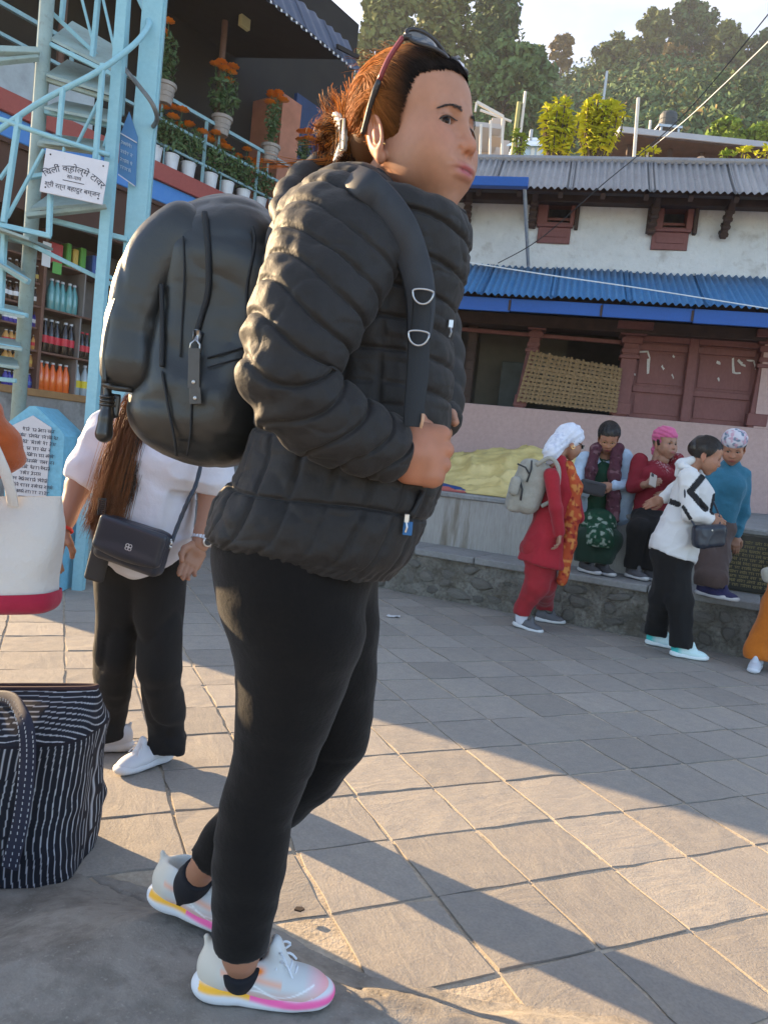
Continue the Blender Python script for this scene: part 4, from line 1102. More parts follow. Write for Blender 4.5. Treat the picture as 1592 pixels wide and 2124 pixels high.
# ------------------------------------------------------------------ signs
m_signwhite = M('sign_white', (.58, .58, .62), .6, noise=[(6, .3, (.45, .45, .48)), (25, .35, (.35, .28, .22), .62, .8)])
m_ink = M('sign_ink', (.03, .035, .06), .7)
m_signblue = M('sign_blue', (.045, .16, .34), .6, noise=[(8, .4, (.08, .22, .40))])
def textline(s, origin, ex, ey, size, mat, parent, arc=None, depth=.0008, gap=1.0):
    """Devanagari text as mesh, glyph clusters in visual order"""
    cu = bpy.data.curves.new('lettering', 'FONT'); cu.body = s; cu.size = size; cu.extrude = depth; cu.resolution_u = 3
    o = bpy.data.objects.new('lettering', cu); COL.objects.link(o)
    dg = bpy.context.evaluated_depsgraph_get(); me = bpy.data.meshes.new_from_object(o.evaluated_get(dg))
    n = len(me.vertices); co = np.zeros(n * 3); me.vertices.foreach_get('co', co); co = co.reshape(-1, 3)
    COL.objects.unlink(o); bpy.data.objects.remove(o)
    F = [tuple(p.vertices) for p in me.polygons]
    if n == 0: return 0
    w = co[:, 0].max(); ez = nrm(np.cross(ex, ey))
    x = co[:, 0] - w / 2; y = co[:, 1]
    if arc:
        th = x / arc; X = (arc + y) * np.sin(th); Y = (arc + y) * np.cos(th) - arc
    else: X, Y = x, y
    V = origin + X[:, None] * ex + Y[:, None] * ey + co[:, 2:3] * ez
    meshobj('lettering', V, F, mat, parent); return w
q = [at(92, 308, 4.98), at(225, 335, 5.02), at(215, 427, 5.02), at(88, 397, 4.98)]
ex = nrm((q[1] - q[0]) + (q[2] - q[3])); ez = nrm(np.cross(q[1] - q[0], q[3] - q[0])); ez = -ez if ez[1] > 0 else ez; ey = nrm(np.cross(ez, ex))
cS = sum(q) / 4; W_ = (np.linalg.norm(q[1] - q[0]) + np.linalg.norm(q[2] - q[3])) / 2; H_ = (np.linalg.norm(q[3] - q[0]) + np.linalg.norm(q[2] - q[1])) / 2
sg_ = thing('tower_sign', 'white rectangular sign with arched dark lettering hung on the stair tower', 'sign', cS - ey * H_ / 2)
MB().box(cS, (W_ / 2, H_ / 2, .006), ex, ey, ez, .002).build('board', m_signwhite, sg_)
for a, b in ((-.42, .38), (.42, .38), (-.42, -.38), (.42, -.38)): MB().lathe(cS + ex * a * W_ + ey * b * H_ + ez * .006, [(.006, 0), (.004, .004)], 8, axis=ez).build('rivet', m_cable, sg_)
o_ = cS + ez * .0075
textline('चिलीं क्होल्मे टावर'.replace('चि', 'िच'), o_ + ey * H_ * .10, ex, ey, .057, m_ink, sg_, arc=.27)
textline('सा-नाय', o_ - ey * H_ * .07, ex, ey, .034, m_ink, sg_)
MB().box(o_ - ey * H_ * .13, (W_ * .17, .002, .0008), ex, ey, ez).build('underline', m_ink, sg_)
textline('श्री रत्न बहादुर बम्जन', o_ - ey * H_ * .34, ex, ey, .042, m_ink, sg_)
for a in (-.25, .32): MB().bar(cS + ex * a * W_ + ey * H_ * .4 - ez * .02, cS + ex * a * W_ + ey * H_ * .62 - ez * .02, .03, .01).build('hanger', m_tower, sg_)
q = [at(u, v, 5.38) for u, v in ((251, 275), (268, 231), (285, 283), (281, 386), (245, 358))]
ex2 = nrm((at(283, 300, 5.38) - at(249, 280, 5.38))); ey2 = A(0, 0, 1); ez2 = A(0, -1, 0)
sb_ = thing('blue_sign', 'small blue gable-topped sign with pale lettering beside the tower post', 'sign', sum(q) / 5)
MB().prism([p_ for p_ in q], A(0, .012, 0)).build('board', m_signblue, sb_)
rr_ = np.random.default_rng(4)
m_pale = M('pale_lettering', (.45, .55, .65), .7)
for k, v in enumerate((300, 318, 335, 350)):
    mb = MB(); scribble(mb, at(251 - k * .9, v - 2, 5.376), nrm(at(282, v + 12, 5.376) - at(251, v - 2, 5.376)), ey2, ez2, .095, .020, rr_); mb.build('lettering', m_pale, sb_)
MB().bar(at(250, 276, 5.375), at(284, 296, 5.375), .012, .006).build('trim', m_signwhite, sb_); MB().bar(at(246, 362, 5.375), at(280, 386, 5.375), .012, .006).build('trim', m_signwhite, sb_)

# ------------------------------------------------------------------ inscribed memorial
m_monblue = M('memorial_blue', (.16, .42, .56), .7, noise=[(5, .3, (.20, .46, .58)), (30, .3)], bump=(40, .2, .004))
m_marble = M('marble_panel', (.50, .50, .52), .5, noise=[(5, .3, (.42, .42, .45))])
ym = 5.0; mn = thing('memorial_stone', 'sky blue memorial stone with a white pointed panel of dark script', 'memorial', A(*(at(70, 1030, ym)[:2]), 0))
def mp(u, v, Y=ym): return at(u, v, Y)
bl = mp(18, 1030); br = mp(128, 1030); zb_ = 0.0
body = [A(bl[0], ym, zb_), A(br[0], ym, zb_), mp(134, 905), mp(127, 893), mp(74, 842), mp(62, 842), mp(12, 880)]
MB().prism(body, A(0, .34, 0)).build('body', m_monblue, mn)
pan = [A(mp(15, 1035)[0], ym - .004, .35), A(mp(97, 1035)[0], ym - .004, .35), mp(108, 887, ym - .004), mp(70, 862, ym - .004), mp(20, 886, ym - .004)]
MB().prism(pan, A(0, -.010, 0)).build('panel', m_marble, mn)
rr_ = np.random.default_rng(6); lx0 = mp(36, 893)[0]
for k in range(19):
    z = mp(70, 895)[2] - k * .042; wv = .20 if k in (7,) else rr_.uniform(.24, .30); off = .05 if k in (0, 7) else 0
    mb = MB(); scribble(mb, A(mp(34, 900)[0] + off, ym - .0152, z), A(1, 0, 0), A(0, 0, 1), A(0, -1, 0), wv - off, .021, rr_); mb.build('lettering', m_ink, mn)
# small painted concrete block near the shop step
bq = gz(172, 1157); tag(MB().box(bq + A(0, 0, .13), (.075, .075, .13), bev=.012).build('concrete_block', M('weathered_turquoise', (.33, .45, .44), .9, noise=[(6, .7, (.20, .25, .24)), (20, .5, (.45, .48, .46))])), 'weathered turquoise concrete block near the shop step', 'block')
# ================================================================== hillside, far ridge
m_hill = M('hillside_scrub', (.085, .110, .042), 1.0, noise=[(.05, .6, (.13, .13, .055)), (.25, .6, (.05, .075, .03)), (1.5, .5, (.11, .135, .05))])
m_far = M('far_ridge', (.03, .045, .035), 1.0, noise=[(.01, .5, (.045, .055, .04))])
_rp = np.array([at(u, v, 92) for u, v in ((700, 140), (900, 140), (1000, 150), (1090, 158), (1200, 156), (1290, 150), (1370, 128), (1500, 122), (1600, 128), (1750, 128))])
def RIDGE(x): return float(np.interp(x, _rp[:, 0], _rp[:, 2]))
def hill_z(x, y):
    ridge = RIDGE(x) + 1.0 * math.sin(x * .3 + 1)
    t = np.clip((y - 26) / 66, 0, 1.25)
    base = 3.0 + (ridge - 3) * (t ** .92)
    if y > 92: base = ridge - (y - 92) * .25
    base = base * (1 - .95 / (1 + math.exp((x + 12) * .22)))
    ter = 1.0 * math.sin(base * 1.1 + x * .06)
    return base + .35 * ter
hx = np.linspace(-60, 150, 100); hy = np.concatenate([np.linspace(24, 96, 90), np.linspace(100, 180, 10)])
P = np.array([[(x, y, hill_z(x, y)) for x in hx] for y in hy]); P[..., 2] += 1.3 * vnoise(P * A(1, 1, 0), .12) + .5 * vnoise(P * A(1, 1, 0), .45)
P[0, :, 2] = -.5
V, Fq = grid(P); hill = tag(meshobj('hill', V, Fq, m_hill, smooth=True), kind='structure')
rx = np.linspace(-60, 420, 70); ry = np.linspace(380, 620, 14)
crest = {}
def far_z(x, y):
    u_ = x / 470.0
    c = 222 + 26 * math.exp(-((u_ - .23) / .16) ** 2) - 50 * np.clip(u_ - .45, 0, 2) + 5 * math.sin(x * .04) + 3 * math.sin(x * .11)
    return c * np.clip(1 - abs(y - 470) / 240, 0, 1) ** .8
P = np.array([[(x, y, far_z(x, y)) for x in rx] for y in ry]); P[..., 2] += 5 * vnoise(P * A(1, 1, 0), .03) + 2.5 * vnoise(P * A(1, 1, 0), .12)
V, Fq = grid(P); tag(meshobj('far_ridge', V, Fq, m_far, smooth=True), kind='structure')

# ------------------------------------------------------------------ trees
m_bark = M('bark', (.10, .075, .055), .95, noise=(6, .5))
def leafmat(n, c, c2): return M(n, c, .75, noise=[(.9, .7, c2), (6, .35)], spec=.2)
lm = {'dk': leafmat('leaf_dark_green', (.058, .105, .036), (.105, .165, .055)), 'ol': leafmat('leaf_olive', (.105, .135, .038), (.165, .19, .055)),
      'md': leafmat('leaf_mid_green', (.078, .140, .050), (.135, .21, .075)), 'au': leafmat('leaf_autumn', (.17, .12, .04), (.24, .18, .06)),
      'lime': leafmat('leaf_lime', (.46, .50, .03), (.70, .62, .03)), 'gr': leafmat('leaf_bright_green', (.16, .25, .03), (.28, .34, .04))}
def clump_faces(centers, radii, per, size, seed, flat=.55, drop=0.0):
    rg = np.random.default_rng(seed); Vs = []
    C_ = np.repeat(np.asarray(centers, float), per, 0); R_ = np.repeat(np.asarray(radii, float), per, 0)
    n = len(C_); d = rg.normal(size=(n, 3)); d /= np.linalg.norm(d, axis=1)[:, None]
    rad = rg.random(n) ** .38
    c = C_ + d * R_ * rad[:, None]
    nrm_ = d * .8 + rg.normal(size=(n, 3)) * .7; nrm_ /= np.linalg.norm(nrm_, axis=1)[:, None]
    a = np.cross(nrm_, rg.normal(size=(n, 3))); a /= np.linalg.norm(a, axis=1)[:, None]; b = np.cross(nrm_, a)
    a[:, 2] -= drop; s = size * rg.uniform(.5, 1.5, n)[:, None]
    V = np.stack([c - a * s, c + b * s * flat, c + a * s, c - b * s * flat], 1)
    return V.reshape(-1, 3), np.arange(4 * n).reshape(n, 4)
def tree(name, label, base, h, w, mat, seed, group, trunk=.25, nclump=26, per=110, leaf=.3, shape='round', lean=0.0):
    rg = np.random.default_rng(seed); base = np.asarray(base, float)
    t = thing(name, label, 'tree', base, group)
    th = h * trunk; mb = MB()
    top = base + A(lean * h, 0, h * .93)
    tp = [base - A(0, 0, .5), base + A(lean * h * .2, 0, th), base + A(lean * h * .6 + rg.normal(0, .02) * h, 0, h * .6), top]
    mb.tube(cspline(tp, 8), list(np.linspace(h * .022, h * .004, 8)), 7)
    cs, rs = [], []
    for i in range(nclump):
        f = (i + .5) / nclump; z = trunk + (1 - trunk) * f
        if shape == 'round': rw = w * .5 * math.sqrt(max(.05, 1 - ((f - .42) / .62) ** 2))
        elif shape == 'tall': rw = w * .5 * (1 - .55 * f) * (.75 + .25 * math.sin(i * 2.4))
        else: rw = w * .5 * (.35 + .65 * math.sin(math.pi * min(1, f * .9 + .12)))
        a = i * 2.4 + rg.uniform(-.5, .5); q = rw * rg.uniform(.35, .95)
        c = base + A(lean * h * z + q * math.cos(a), q * math.sin(a) * .8, h * z)
        cs.append(c); r_ = w * rg.uniform(.10, .19); rs.append((r_, r_, r_ * rg.uniform(.55, .85)))
        ax_ = base + A(lean * h * z * .8, 0, h * (z * .8)); mb.tube([ax_, (ax_ + c) / 2 + A(0, 0, .02 * h), c], [h * .007, h * .005, h * .002], 5, cap=False)
    mb.build('trunk', m_bark, t)
    V, F = clump_faces(cs, rs, per, leaf, seed + 1); meshobj('crown', V, F, mat, t)
    return t
def on_hill(u, v, Y=None):
    """march the view ray to the hillside"""
    d = ray(u, v)
    for k in np.linspace(26, 92, 500):
        p = CAM + d * (k / d[1])
        if p[2] <= hill_z(p[0], p[1]): return A(p[0], p[1], hill_z(p[0], p[1]))
    return None
def tpx(u, vb, vt, wpx, Y, mat, lab, seed, **kw):
    b = at(u, vb, Y); b[2] = min(b[2], 999); h = at(u, vt, Y)[2] - b[2]; w = wpx / FPX * Y
    return tree(kw.pop('name', 'hillside_tree'), lab, b, h, w, mat, seed, 'trees on the hillside', **kw)
# tall mass behind the head
tpx(775, 330, -90, 190, 44, lm['ol'], 'tall olive tree rising behind the tin roof corner', 1, shape='tall', nclump=64, per=170, leaf=.20, trunk=.15)
tpx(890, 320, -110, 190, 47, lm['ol'], 'tall yellowish tree rising straight above the sunglasses', 2, shape='tall', nclump=64, per=170, leaf=.20, trunk=.2)
tpx(1000, 300, -60, 170, 50, lm['dk'], 'tall dark tree edging the open sky beside the head', 3, shape='tall', nclump=64, per=170, leaf=.20, trunk=.2)
tpx(1035, 330, 95, 170, 42, lm['md'], 'rounded green tree just right of the face', 4, nclump=44, per=220, leaf=.16, trunk=.1)
tpx(1090, 300, 105, 110, 52, lm['md'], 'smaller green tree beside the rounded one near the face', 5, nclump=26, per=120, leaf=.24, trunk=.1)
# ridge trees
tpx(1348, 130, 25, 78, 88, lm['ol'], 'feathery tree on the ridge, left of the tallest pair', 6, nclump=34, per=130, leaf=.26, trunk=.3)
tpx(1428, 128, 8, 100, 88, lm['dk'], 'tallest feathery dark tree on the ridge against the sky', 7, nclump=44, per=130, leaf=.26, trunk=.25)
tpx(1160, 155, 75, 50, 86, lm['au'], 'small russet tree on the ridge below the far mountain', 8, nclump=14, per=80, leaf=.36, trunk=.2)
tpx(1268, 165, 88, 95, 84, lm['ol'], 'wide low olive tree on the ridge below open sky', 9, nclump=30, per=130, leaf=.26, trunk=.1)
tpx(1500, 150, 62, 95, 84, lm['ol'], 'olive tree on the ridge where the cables cross', 10, nclump=34, per=130, leaf=.26, trunk=.15)
tpx(1585, 160, 78, 90, 84, lm['dk'], 'dark tree at the right end of the ridge', 11, nclump=34, per=130, leaf=.26, trunk=.15)
tpx(1395, 150, 100, 70, 84, lm['au'], 'tawny bush on the ridge beneath the tallest tree', 12, nclump=14, per=90, leaf=.34, trunk=.1)
# slender trees on the right slope
for i, (u, vb, vt, w, Y) in enumerate(((1480, 262, 150, 55, 66), (1540, 268, 160, 60, 64), (1590, 275, 150, 60, 62), (1440, 250, 170, 45, 68))):
    tpx(u, vb, vt, w, Y, lm['dk' if i % 2 else 'md'], ('slim grey-green tree on the slope above the water tank', 'slim dark tree right of the water tank on the slope', 'slim tree at the right picture edge on the slope', 'slim dark tree on the slope straight above the tank')[i], 30 + i, shape='tall', nclump=20, per=80, leaf=.28, trunk=.25)
# scrub covering the slope
rg = np.random.default_rng(77); cs, rs, ms = [], [], []
for k in range(3200):
    u, v = rg.uniform(960, 1640), rg.uniform(90, 330)
    p = on_hill(u, v)
    if p is None: continue
    r_ = rg.uniform(.6, 2.0); cs.append(p + A(0, 0, r_ * .3)); rs.append((r_, r_, r_ * .7)); ms.append(rg.random())
for x in np.linspace(-60, 10, 160):
    y = rg.uniform(30, 92); cs.append(A(x, y, hill_z(x, y) + .4)); rs.append((1.4, 1.4, 1)); ms.append(rg.random())
cs, rs, ms = np.array(cs), np.array(rs), np.array(ms)
parts = []
for lo, hi, k in ((0, .45, 'dk'), (.45, .75, 'md'), (.75, .93, 'ol'), (.93, 1.01, 'au')):
    s_ = (ms >= lo) & (ms < hi); V, F = clump_faces(cs[s_], rs[s_], 55, .24, 5, flat=.6); parts.append((V, F, lm[k]))
V = np.concatenate([p[0] for p in parts]); n0 = np.cumsum([0] + [len(p[0]) for p in parts]); F = np.concatenate([p[1] + n for p, n in zip(parts, n0)])
fm = np.concatenate([np.full(len(p[1]), i) for i, p in enumerate(parts)])
tag(meshobj('scrub_vegetation', V, F, mats=[p[2] for p in parts], fmat=fm), 'mixed green scrub covering the hillside', 'scrub', kind='stuff')
# rounded bushes at the slope foot
for i, (u, vb, vt, w, Y, lab) in enumerate(((1500, 300, 252, 70, 30, 'round bright bush above the dark roof'), (1570, 300, 270, 80, 30, 'wide bright bush at the slope foot by the picture edge'))):
    tpx(u, vb, vt, w, Y, lm['gr'], lab, 60 + i, name='bush', nclump=16, per=120, leaf=.14, trunk=.05)

# ------------------------------------------------------------------ leafy plants on the roof terrace behind
def leafy_plant(name, label, u, vb, vt, wpx, Y, mat, seed, nst, leaf):
    b = at(u, vb, Y); h = at(u, vt, Y)[2] - b[2]; w = wpx / FPX * Y; rg = np.random.default_rng(seed)
    t = thing(name, label, 'plant', b, 'leafy plants on the terrace'); mb = MB(); Vs, n = [], 0; F = []
    for i in range(nst):
        a = rg.uniform(0, 6.28); q = w * .48 * math.sqrt((i + .5) / nst); x, y = q * math.cos(a), q * math.sin(a) * .6
        hh = h * rg.uniform(.62, 1.0) * (1 - .25 * (q / (w * .5)) ** 2)
        p0, p1 = b + A(x * .5, y * .5, 0), b + A(x, y, hh)
        mb.tube([p0, (p0 + p1) / 2 + A(x * .2, 0, 0), p1], .012, 5)
        for k in range(int(hh / leaf * 9)):
            f = rg.uniform(.12, 1) if k > 8 else .97 + .03 * rg.random(); c = p0 + (p1 - p0) * f
            an = rg.uniform(0, 6.28); el = rg.uniform(-.5, .5) if k > 8 else rg.uniform(.4, 1.1)
            d = A(math.cos(an) * math.cos(el), math.sin(an) * math.cos(el), math.sin(el)); s_ = np.cross(d, (0, 0, 1)); s_ = s_ / (np.linalg.norm(s_) + 1e-6)
            L = leaf * rg.uniform(.7, 1.3); dr = A(0, 0, -.35 * L)
            Vs += [c, c + d * L * .45 + s_ * L * .18, c + d * L + dr, c + d * L * .45 - s_ * L * .18]; F.append((n, n + 1, n + 2, n + 3)); n += 4
    mb.build('stem', m_bark, t); meshobj('foliage', Vs, F, mat, t)
leafy_plant('terrace_shrub', 'large lime green leafy shrub above the grey roof, nearer the woman', 1150, 326, 205, 85, 13, lm['lime'], 1, 24, .15)
leafy_plant('terrace_shrub', 'taller lime green leafy shrub above the grey roof, next to the dark roof', 1236, 326, 198, 100, 13.2, lm['lime'], 2, 32, .15)
leafy_plant('terrace_shrub', 'thin young leafy shrub by the pale fence left of the big ones', 1078, 326, 270, 40, 13, lm['gr'], 3, 5, .12)
for i, (u, vt, w, lab) in enumerate(((1345, 306, 45, 'short leafy plant poking up beside the wooden knob on the ridge'), (1505, 312, 40, 'dark green plant before the far roof, left of the yellow ones'), (1545, 306, 40, 'yellow leafed plant under the far roof edge'), (1580, 306, 45, 'yellow leafed plant at the corner of the picture under the far roof'))):
    leafy_plant('small_plant', lab, u, 338, vt, w, 12.8, lm['lime' if i != 1 else 'gr'], 10 + i, 5, .13)

# ------------------------------------------------------------------ houses and poles behind the roof
m_haze_metal = M('faded_tin', (.36, .37, .40), .6, noise=[(1.5, .4, (.28, .29, .32))])
m_brick = M('far_brick', (.05, .03, .026), .9, noise=(2, .5))
m_palewall = M('far_pale_wall', (.45, .40, .36), .9, noise=[(1, .4, (.35, .30, .27))])
def bpx(mb, u0, u1, v0, v1, Y, dep, vref=None):
    """box whose front face covers the given pixel span at depth Y"""
    um, vm = (u0 + u1) / 2, (v0 + v1) / 2
    a, b = at(u0, vm, Y), at(u1, vm, Y); zt_, zb_ = at(um, v0, Y)[2], at(um, v1, Y)[2]
    return mb.box(A((a[0] + b[0]) / 2, Y + dep / 2, (zt_ + zb_) / 2), (abs(b[0] - a[0]) / 2, dep / 2, abs(zt_ - zb_) / 2))
fh = thing('dark_roof_house', 'low dark house with a broad flat roof edge behind the grey tin roof', 'house', at(1440, 350, 17))
bpx(MB(), 1290, 1700, 318, 420, 17.6, 5).build('wall', m_brick, fh)
a, b = at(1275, 302, 16.6), at(1720, 302, 16.6); zt_ = at(1440, 298, 16.6)[2]
mb = MB(); mb.box(A((a[0] + b[0]) / 2, 19, zt_ + .05), (abs(b[0] - a[0]) / 2, 2.6, .06)); mb.build('roof_slab', m_haze_metal, fh)
mb = MB(); mb.box(A((a[0] + b[0]) / 2, 19, zt_ - .03), (abs(b[0] - a[0]) / 2 - .02, 2.56, .018)); mb.build('roof_soffit', m_darkwood, fh)
for u in (1300, 1385, 1452, 1500): MB().bar(at(u, 345, 16.9), A(at(u, 330, 16.9)[0], 16.9, zt_), .09).build('porch_post', m_darkwood, fh)
mb = MB(); P = corr_sheet(at(1318, 298, 17.4), A(1, 0, 0), nrm(A(0, 1, .9)), at(1402, 298, 17.4)[0] - at(1318, 298, 17.4)[0], .75, 9, .02); P = np.concatenate([P, (P - A(0, 0, .01))[::-1]]); V, Fq = grid(P); meshobj('skylight_sheet', V, Fq, m_greytin, fh)
kb = at(1452, 330, 12.2); tag(MB().lathe(kb - A(0, 0, .12), [(.03, 0), (.08, .03), (.085, .10), (.05, .15), (.0, .17)], 12).build('clay_knob', M('clay', (.35, .24, .16), .9)), 'pale clay finial sitting on the roof ridge before the dark house', 'finial')
wt_b = at(1382, 268, 19); tk = thing('water_tank', 'dark ribbed water tank on a steel stand above the far roof', 'tank', wt_b)
R_ = 17 / FPX * 19; Ht = at(1382, 232, 19)[2] - wt_b[2]
MB().lathe(wt_b, [(R_, 0), (R_, Ht * .2), (R_ * 1.04, Ht * .23), (R_, Ht * .27), (R_, Ht * .47), (R_ * 1.04, Ht * .5), (R_, Ht * .54), (R_, Ht * .78), (R_ * .85, Ht * .92), (R_ * .35, Ht), (R_ * .3, Ht * 1.05)], 20).build('body', M('tank_black', (.07, .075, .08), .6, noise=(3, .4)), tk, smooth=False)
for dx in (-1, 1):
    for dy in (-1, 1): MB().bar(wt_b + A(dx * R_, dy * R_, 0), A(wt_b[0] + dx * R_ * 1.1, wt_b[1] + dy * R_, at(1382, 300, 19)[2] - .3), .05).build('leg', m_steel, tk)
MB().box(wt_b - A(0, 0, .03), (R_ * 1.4, R_ * 1.2, .03)).build('platform', m_steel, tk)
def pole(label, u, vb, vt, Y, r, mat, tilt=0):
    mb = MB(); mb.tube([at(u, vb, Y) - A(0, 0, .6), at(u + tilt, vt, Y)], r, 6); return tag(mb.build('pole', mat), label, 'pole')
m_palepole = M('pale_pole', (.55, .52, .48), .7)
pole('tall pale pole standing right of the big lime shrub', 1319, 300, 203, 16, .035, m_palepole, 4)
pole('short pale rod beside the tin skylight on the far roof', 1346, 290, 250, 17, .03, m_palepole, 2)
pole('thin grey pole halfway up the hillside', 1250, 206, 148, 40, .07, m_steel, 8)
pole('slanting pale bamboo pole near the terrace frames', 1080, 262, 190, 16, .03, m_palepole, 9)
pole('mossy forked pole beside the slanting bamboo', 1064, 300, 212, 16, .045, M('mossy_pole', (.28, .27, .12), .9), 12)
tk2 = at(1300, 300, 18); tag(bpx(MB(), 1288, 1308, 278, 298, 18, .8).build('storage_box', m_palewall), 'pale box beside the lime shrub under the pole', 'box')
# left cluster: terrace house with frames
th_ = thing('terrace_house', 'pale terrace house with pipe frames behind the grey roof beside the face', 'house', at(1020, 340, 20))
bpx(MB(), 930, 1042, 252, 262, 20, 4).build('canopy_edge', m_haze_metal, th_)
bpx(MB(), 930, 1050, 285, 420, 21.5, 3).build('wall', m_palewall, th_)
bpx(MB(), 1018, 1046, 245, 285, 20.4, .6).build('stair_head', m_palewall, th_)
for u, v0 in ((970, 258), (995, 258), (1015, 250), (1040, 240)): MB().bar(at(u, 330, 19.8), at(u + 2, v0, 19.8), .06).build('frame_post', m_palepole, th_)
MB().bar(at(988, 212, 19.7), at(1042, 242, 19.7), .07).build('pergola_bar', m_palepole, th_); MB().bar(at(988, 212, 19.7), at(985, 232, 19.7), .05).build('pergola_bar', m_palepole, th_); MB().bar(at(995, 228, 20.2), at(1060, 252, 20.2), .05).build('pergola_bar', m_palepole, th_)
bs = thing('blue_shed', 'small pale blue glazed shed beside the thin young shrub', 'shed', at(1090, 340, 17))
bpx(MB(), 1056, 1122, 303, 400, 17, 2).build('wall', M('shed_blue', (.35, .47, .58), .7), bs)
a, b = at(1050, 303, 16.9), at(1126, 303, 16.9); mb = MB(); mb.prism([a, b, at(1112, 288, 18), at(1080, 288, 18)], A(0, 0, .03)); mb.build('roof', M('shed_roof', (.5, .6, .68), .6), bs)
for u in (1060, 1072, 1100, 1112): bpx(MB(), u, u + 8, 306, 324, 16.98, .04).build('pane', M('shed_glass', (.5, .52, .5), .2), bs)
bpx(MB(), 1098, 1104, 268, 290, 17.5, .1).build('vent_pipe', m_haze_metal, bs)
gr = thing('parapet_slab', 'flat cream slab edge beside the face under the terrace house', 'slab', at(985, 330, 11))
bpx(MB(), 940, 1030, 325, 340, 11.3, 1).build('slab', m_palewall, gr)
# stretch of terrace that carries shrubs and sheds
mb = MB(); a, b = at(930, 345, 12.2), at(1700, 360, 12.2); mb.box(A((a[0] + b[0]) / 2, 17.5, min(a[2], b[2]) - 2.0), (abs(b[0] - a[0]) / 2 + 2, 5.6, 2.0)); tag(mb.build('terrace', m_palewall), kind='structure')
# ================================================================== people toolkit
m_skin = M('skin', rough=.52, attr=True, sss=.12, bump=[(420, .12, .0015), (60, .06, .003)], spec=.4)
def vcol(V, base): return np.tile(np.asarray(base, float), (len(V), 1))
def blend(c, mask, colr):
    m = np.clip(mask, 0, 1)[:, None]; return c * (1 - m) + np.asarray(colr) * m
def blob(P, c, r):
    d = (P - np.asarray(c)) / np.asarray(r); return np.exp(-(d ** 2).sum(1))
SKIN_A = np.array((.37, .178, .108)); SKIN_B = np.array((.33, .170, .108))
def head_sdf(S, nose=1.0):
    """head in local metres: face +x, her left +y, up +z, origin between the ears"""
    S.ell((-.018, 0, .036), (.094, .075, .084), k=.02)
    S.ell((.030, 0, .040), (.052, .062, .052), k=.03)
    S.ell((.030, 0, -.030), (.054, .058, .074), k=.03)
    for y in (-1, 1):
        S.cap((-.012, y * .047, -.040), (.042, y * .015, -.099), .020, .015, k=.025)
        S.ell((.052, y * .040, -.026), (.026, .024, .024), k=.03)
        S.cap((.078, y * .012, .018), (.066, y * .044, .018), .0085, .007, k=.014)
    S.ell((.055, 0, -.106), (.018, .020, .015), k=.025)
    S.ell((.070, 0, -.062), (.022, .030, .024), k=.025)
    for y in (-1, 1):
        S.ell((.094, y * .031, .000), (.016, .020, .0115), k=.014, sub=True)
        S.ell((.0665, y * .0322, -.0015), (.0158, .0215, .0128), k=.006)
        S.ell((.086, y * .0338, -.0015), (.024, .0182, .0060), rotm((1, 0, 0), y * -10), k=.002, sub=True)
    S.cap((.079, 0, .010), (.093, 0, -.026), .0075, .0105, k=.014)
    S.ell((.0955, 0, -.0335), (.0125, .0120, .0105), k=.010)
    for y in (-1, 1):
        S.ell((.086, y * .0135, -.0365), (.0115, .0085, .0085), k=.007)
        S.ell((.0965, y * .0065, -.0445), (.0055, .0035, .0035), k=.003, sub=True)
    S.ell((.0885, 0, -.0620), (.0088, .0270, .0058), k=.003)
    S.ell((.0868, 0, -.0735), (.0092, .0230, .0072), k=.003)
    for y in (-1, 1):
        S.ell((.0725, y * .0370, -.0645), (.0045, .0045, .0045), k=.010, sub=True)
        S.cap((.1000, 0, -.0680), (.0895, y * .018, -.0702), .0015, .0014, k=.003, sub=True)
        S.cap((.0895, y * .018, -.0702), (.073, y * .0360, -.0650), .0015, .0016, k=.003, sub=True)
        S.cap((.092, y * .020, -.040), (.079, y * .036, -.060), .0022, .0012, k=.009, sub=True)
        S.ell((.061, y * .037, -.044), (.018, .018, .018), k=.03)
        S.ell((.053, y * .027, -.070), (.022, .017, .022), k=.03)
        S.ell((.030, y * .043, -.052), (.030, .017, .027), k=.03)
    for y in (-1, 1):
        R_ = rotm((0, 1, 0), -14) @ rotm((0, 0, 1), y * 22)
        S.ell((-.024, y * .077, -.018), (.0205, .0075, .035), R_, k=.006)
        S.ell((-.020, y * .0850, -.014), (.0125, .0065, .023), R_, k=.004, sub=True)
        S.ell((-.020, y * .0815, -.020), (.0060, .0040, .012), R_, k=.004)
        S.ell((-.014, y * .074, -.050), (.009, .006, .010), k=.006)
    S.cap((-.044, 0, -.055), (-.064, 0, -.20), .046, .052, k=.02)
    return S
def head_colors(V, skin, lips=(.34, .070, .075), blush=.35):
    c = vcol(V, skin)
    for y in (-1, 1):
        c = blend(c, blush * blob(V, (.072, y * .042, -.026), (.035, .026, .024)), np.asarray(skin) * (1.15, .80, .76))
        c = blend(c, .5 * blob(V, (-.024, y * .085, -.018), (.03, .012, .040)), np.asarray(skin) * (1.15, .75, .65))
        c = blend(c, .6 * blob(V, (.085, y * .033, .0035), (.02, .018, .0035)), np.asarray(skin) * .3)
    c = blend(c, 1.5 * blob(V, (.092, 0, -.0676), (.018, .0245, .0100)) ** 1.5, lips)
    c = blend(c, .8 * blob(V, (.097, 0, -.0672), (.02, .026, .0014)), np.asarray(lips) * .25)
    c = blend(c, .35 * blob(V, (.10, 0, -.035), (.02, .02, .02)), np.asarray(skin) * (1.1, .8, .72))
    c *= (1 + .05 * vnoise(V, 60) + .05 * vnoise(V, 170) + .04 * vnoise(V, 25))[:, None]
    return np.clip(c, 0, 1)
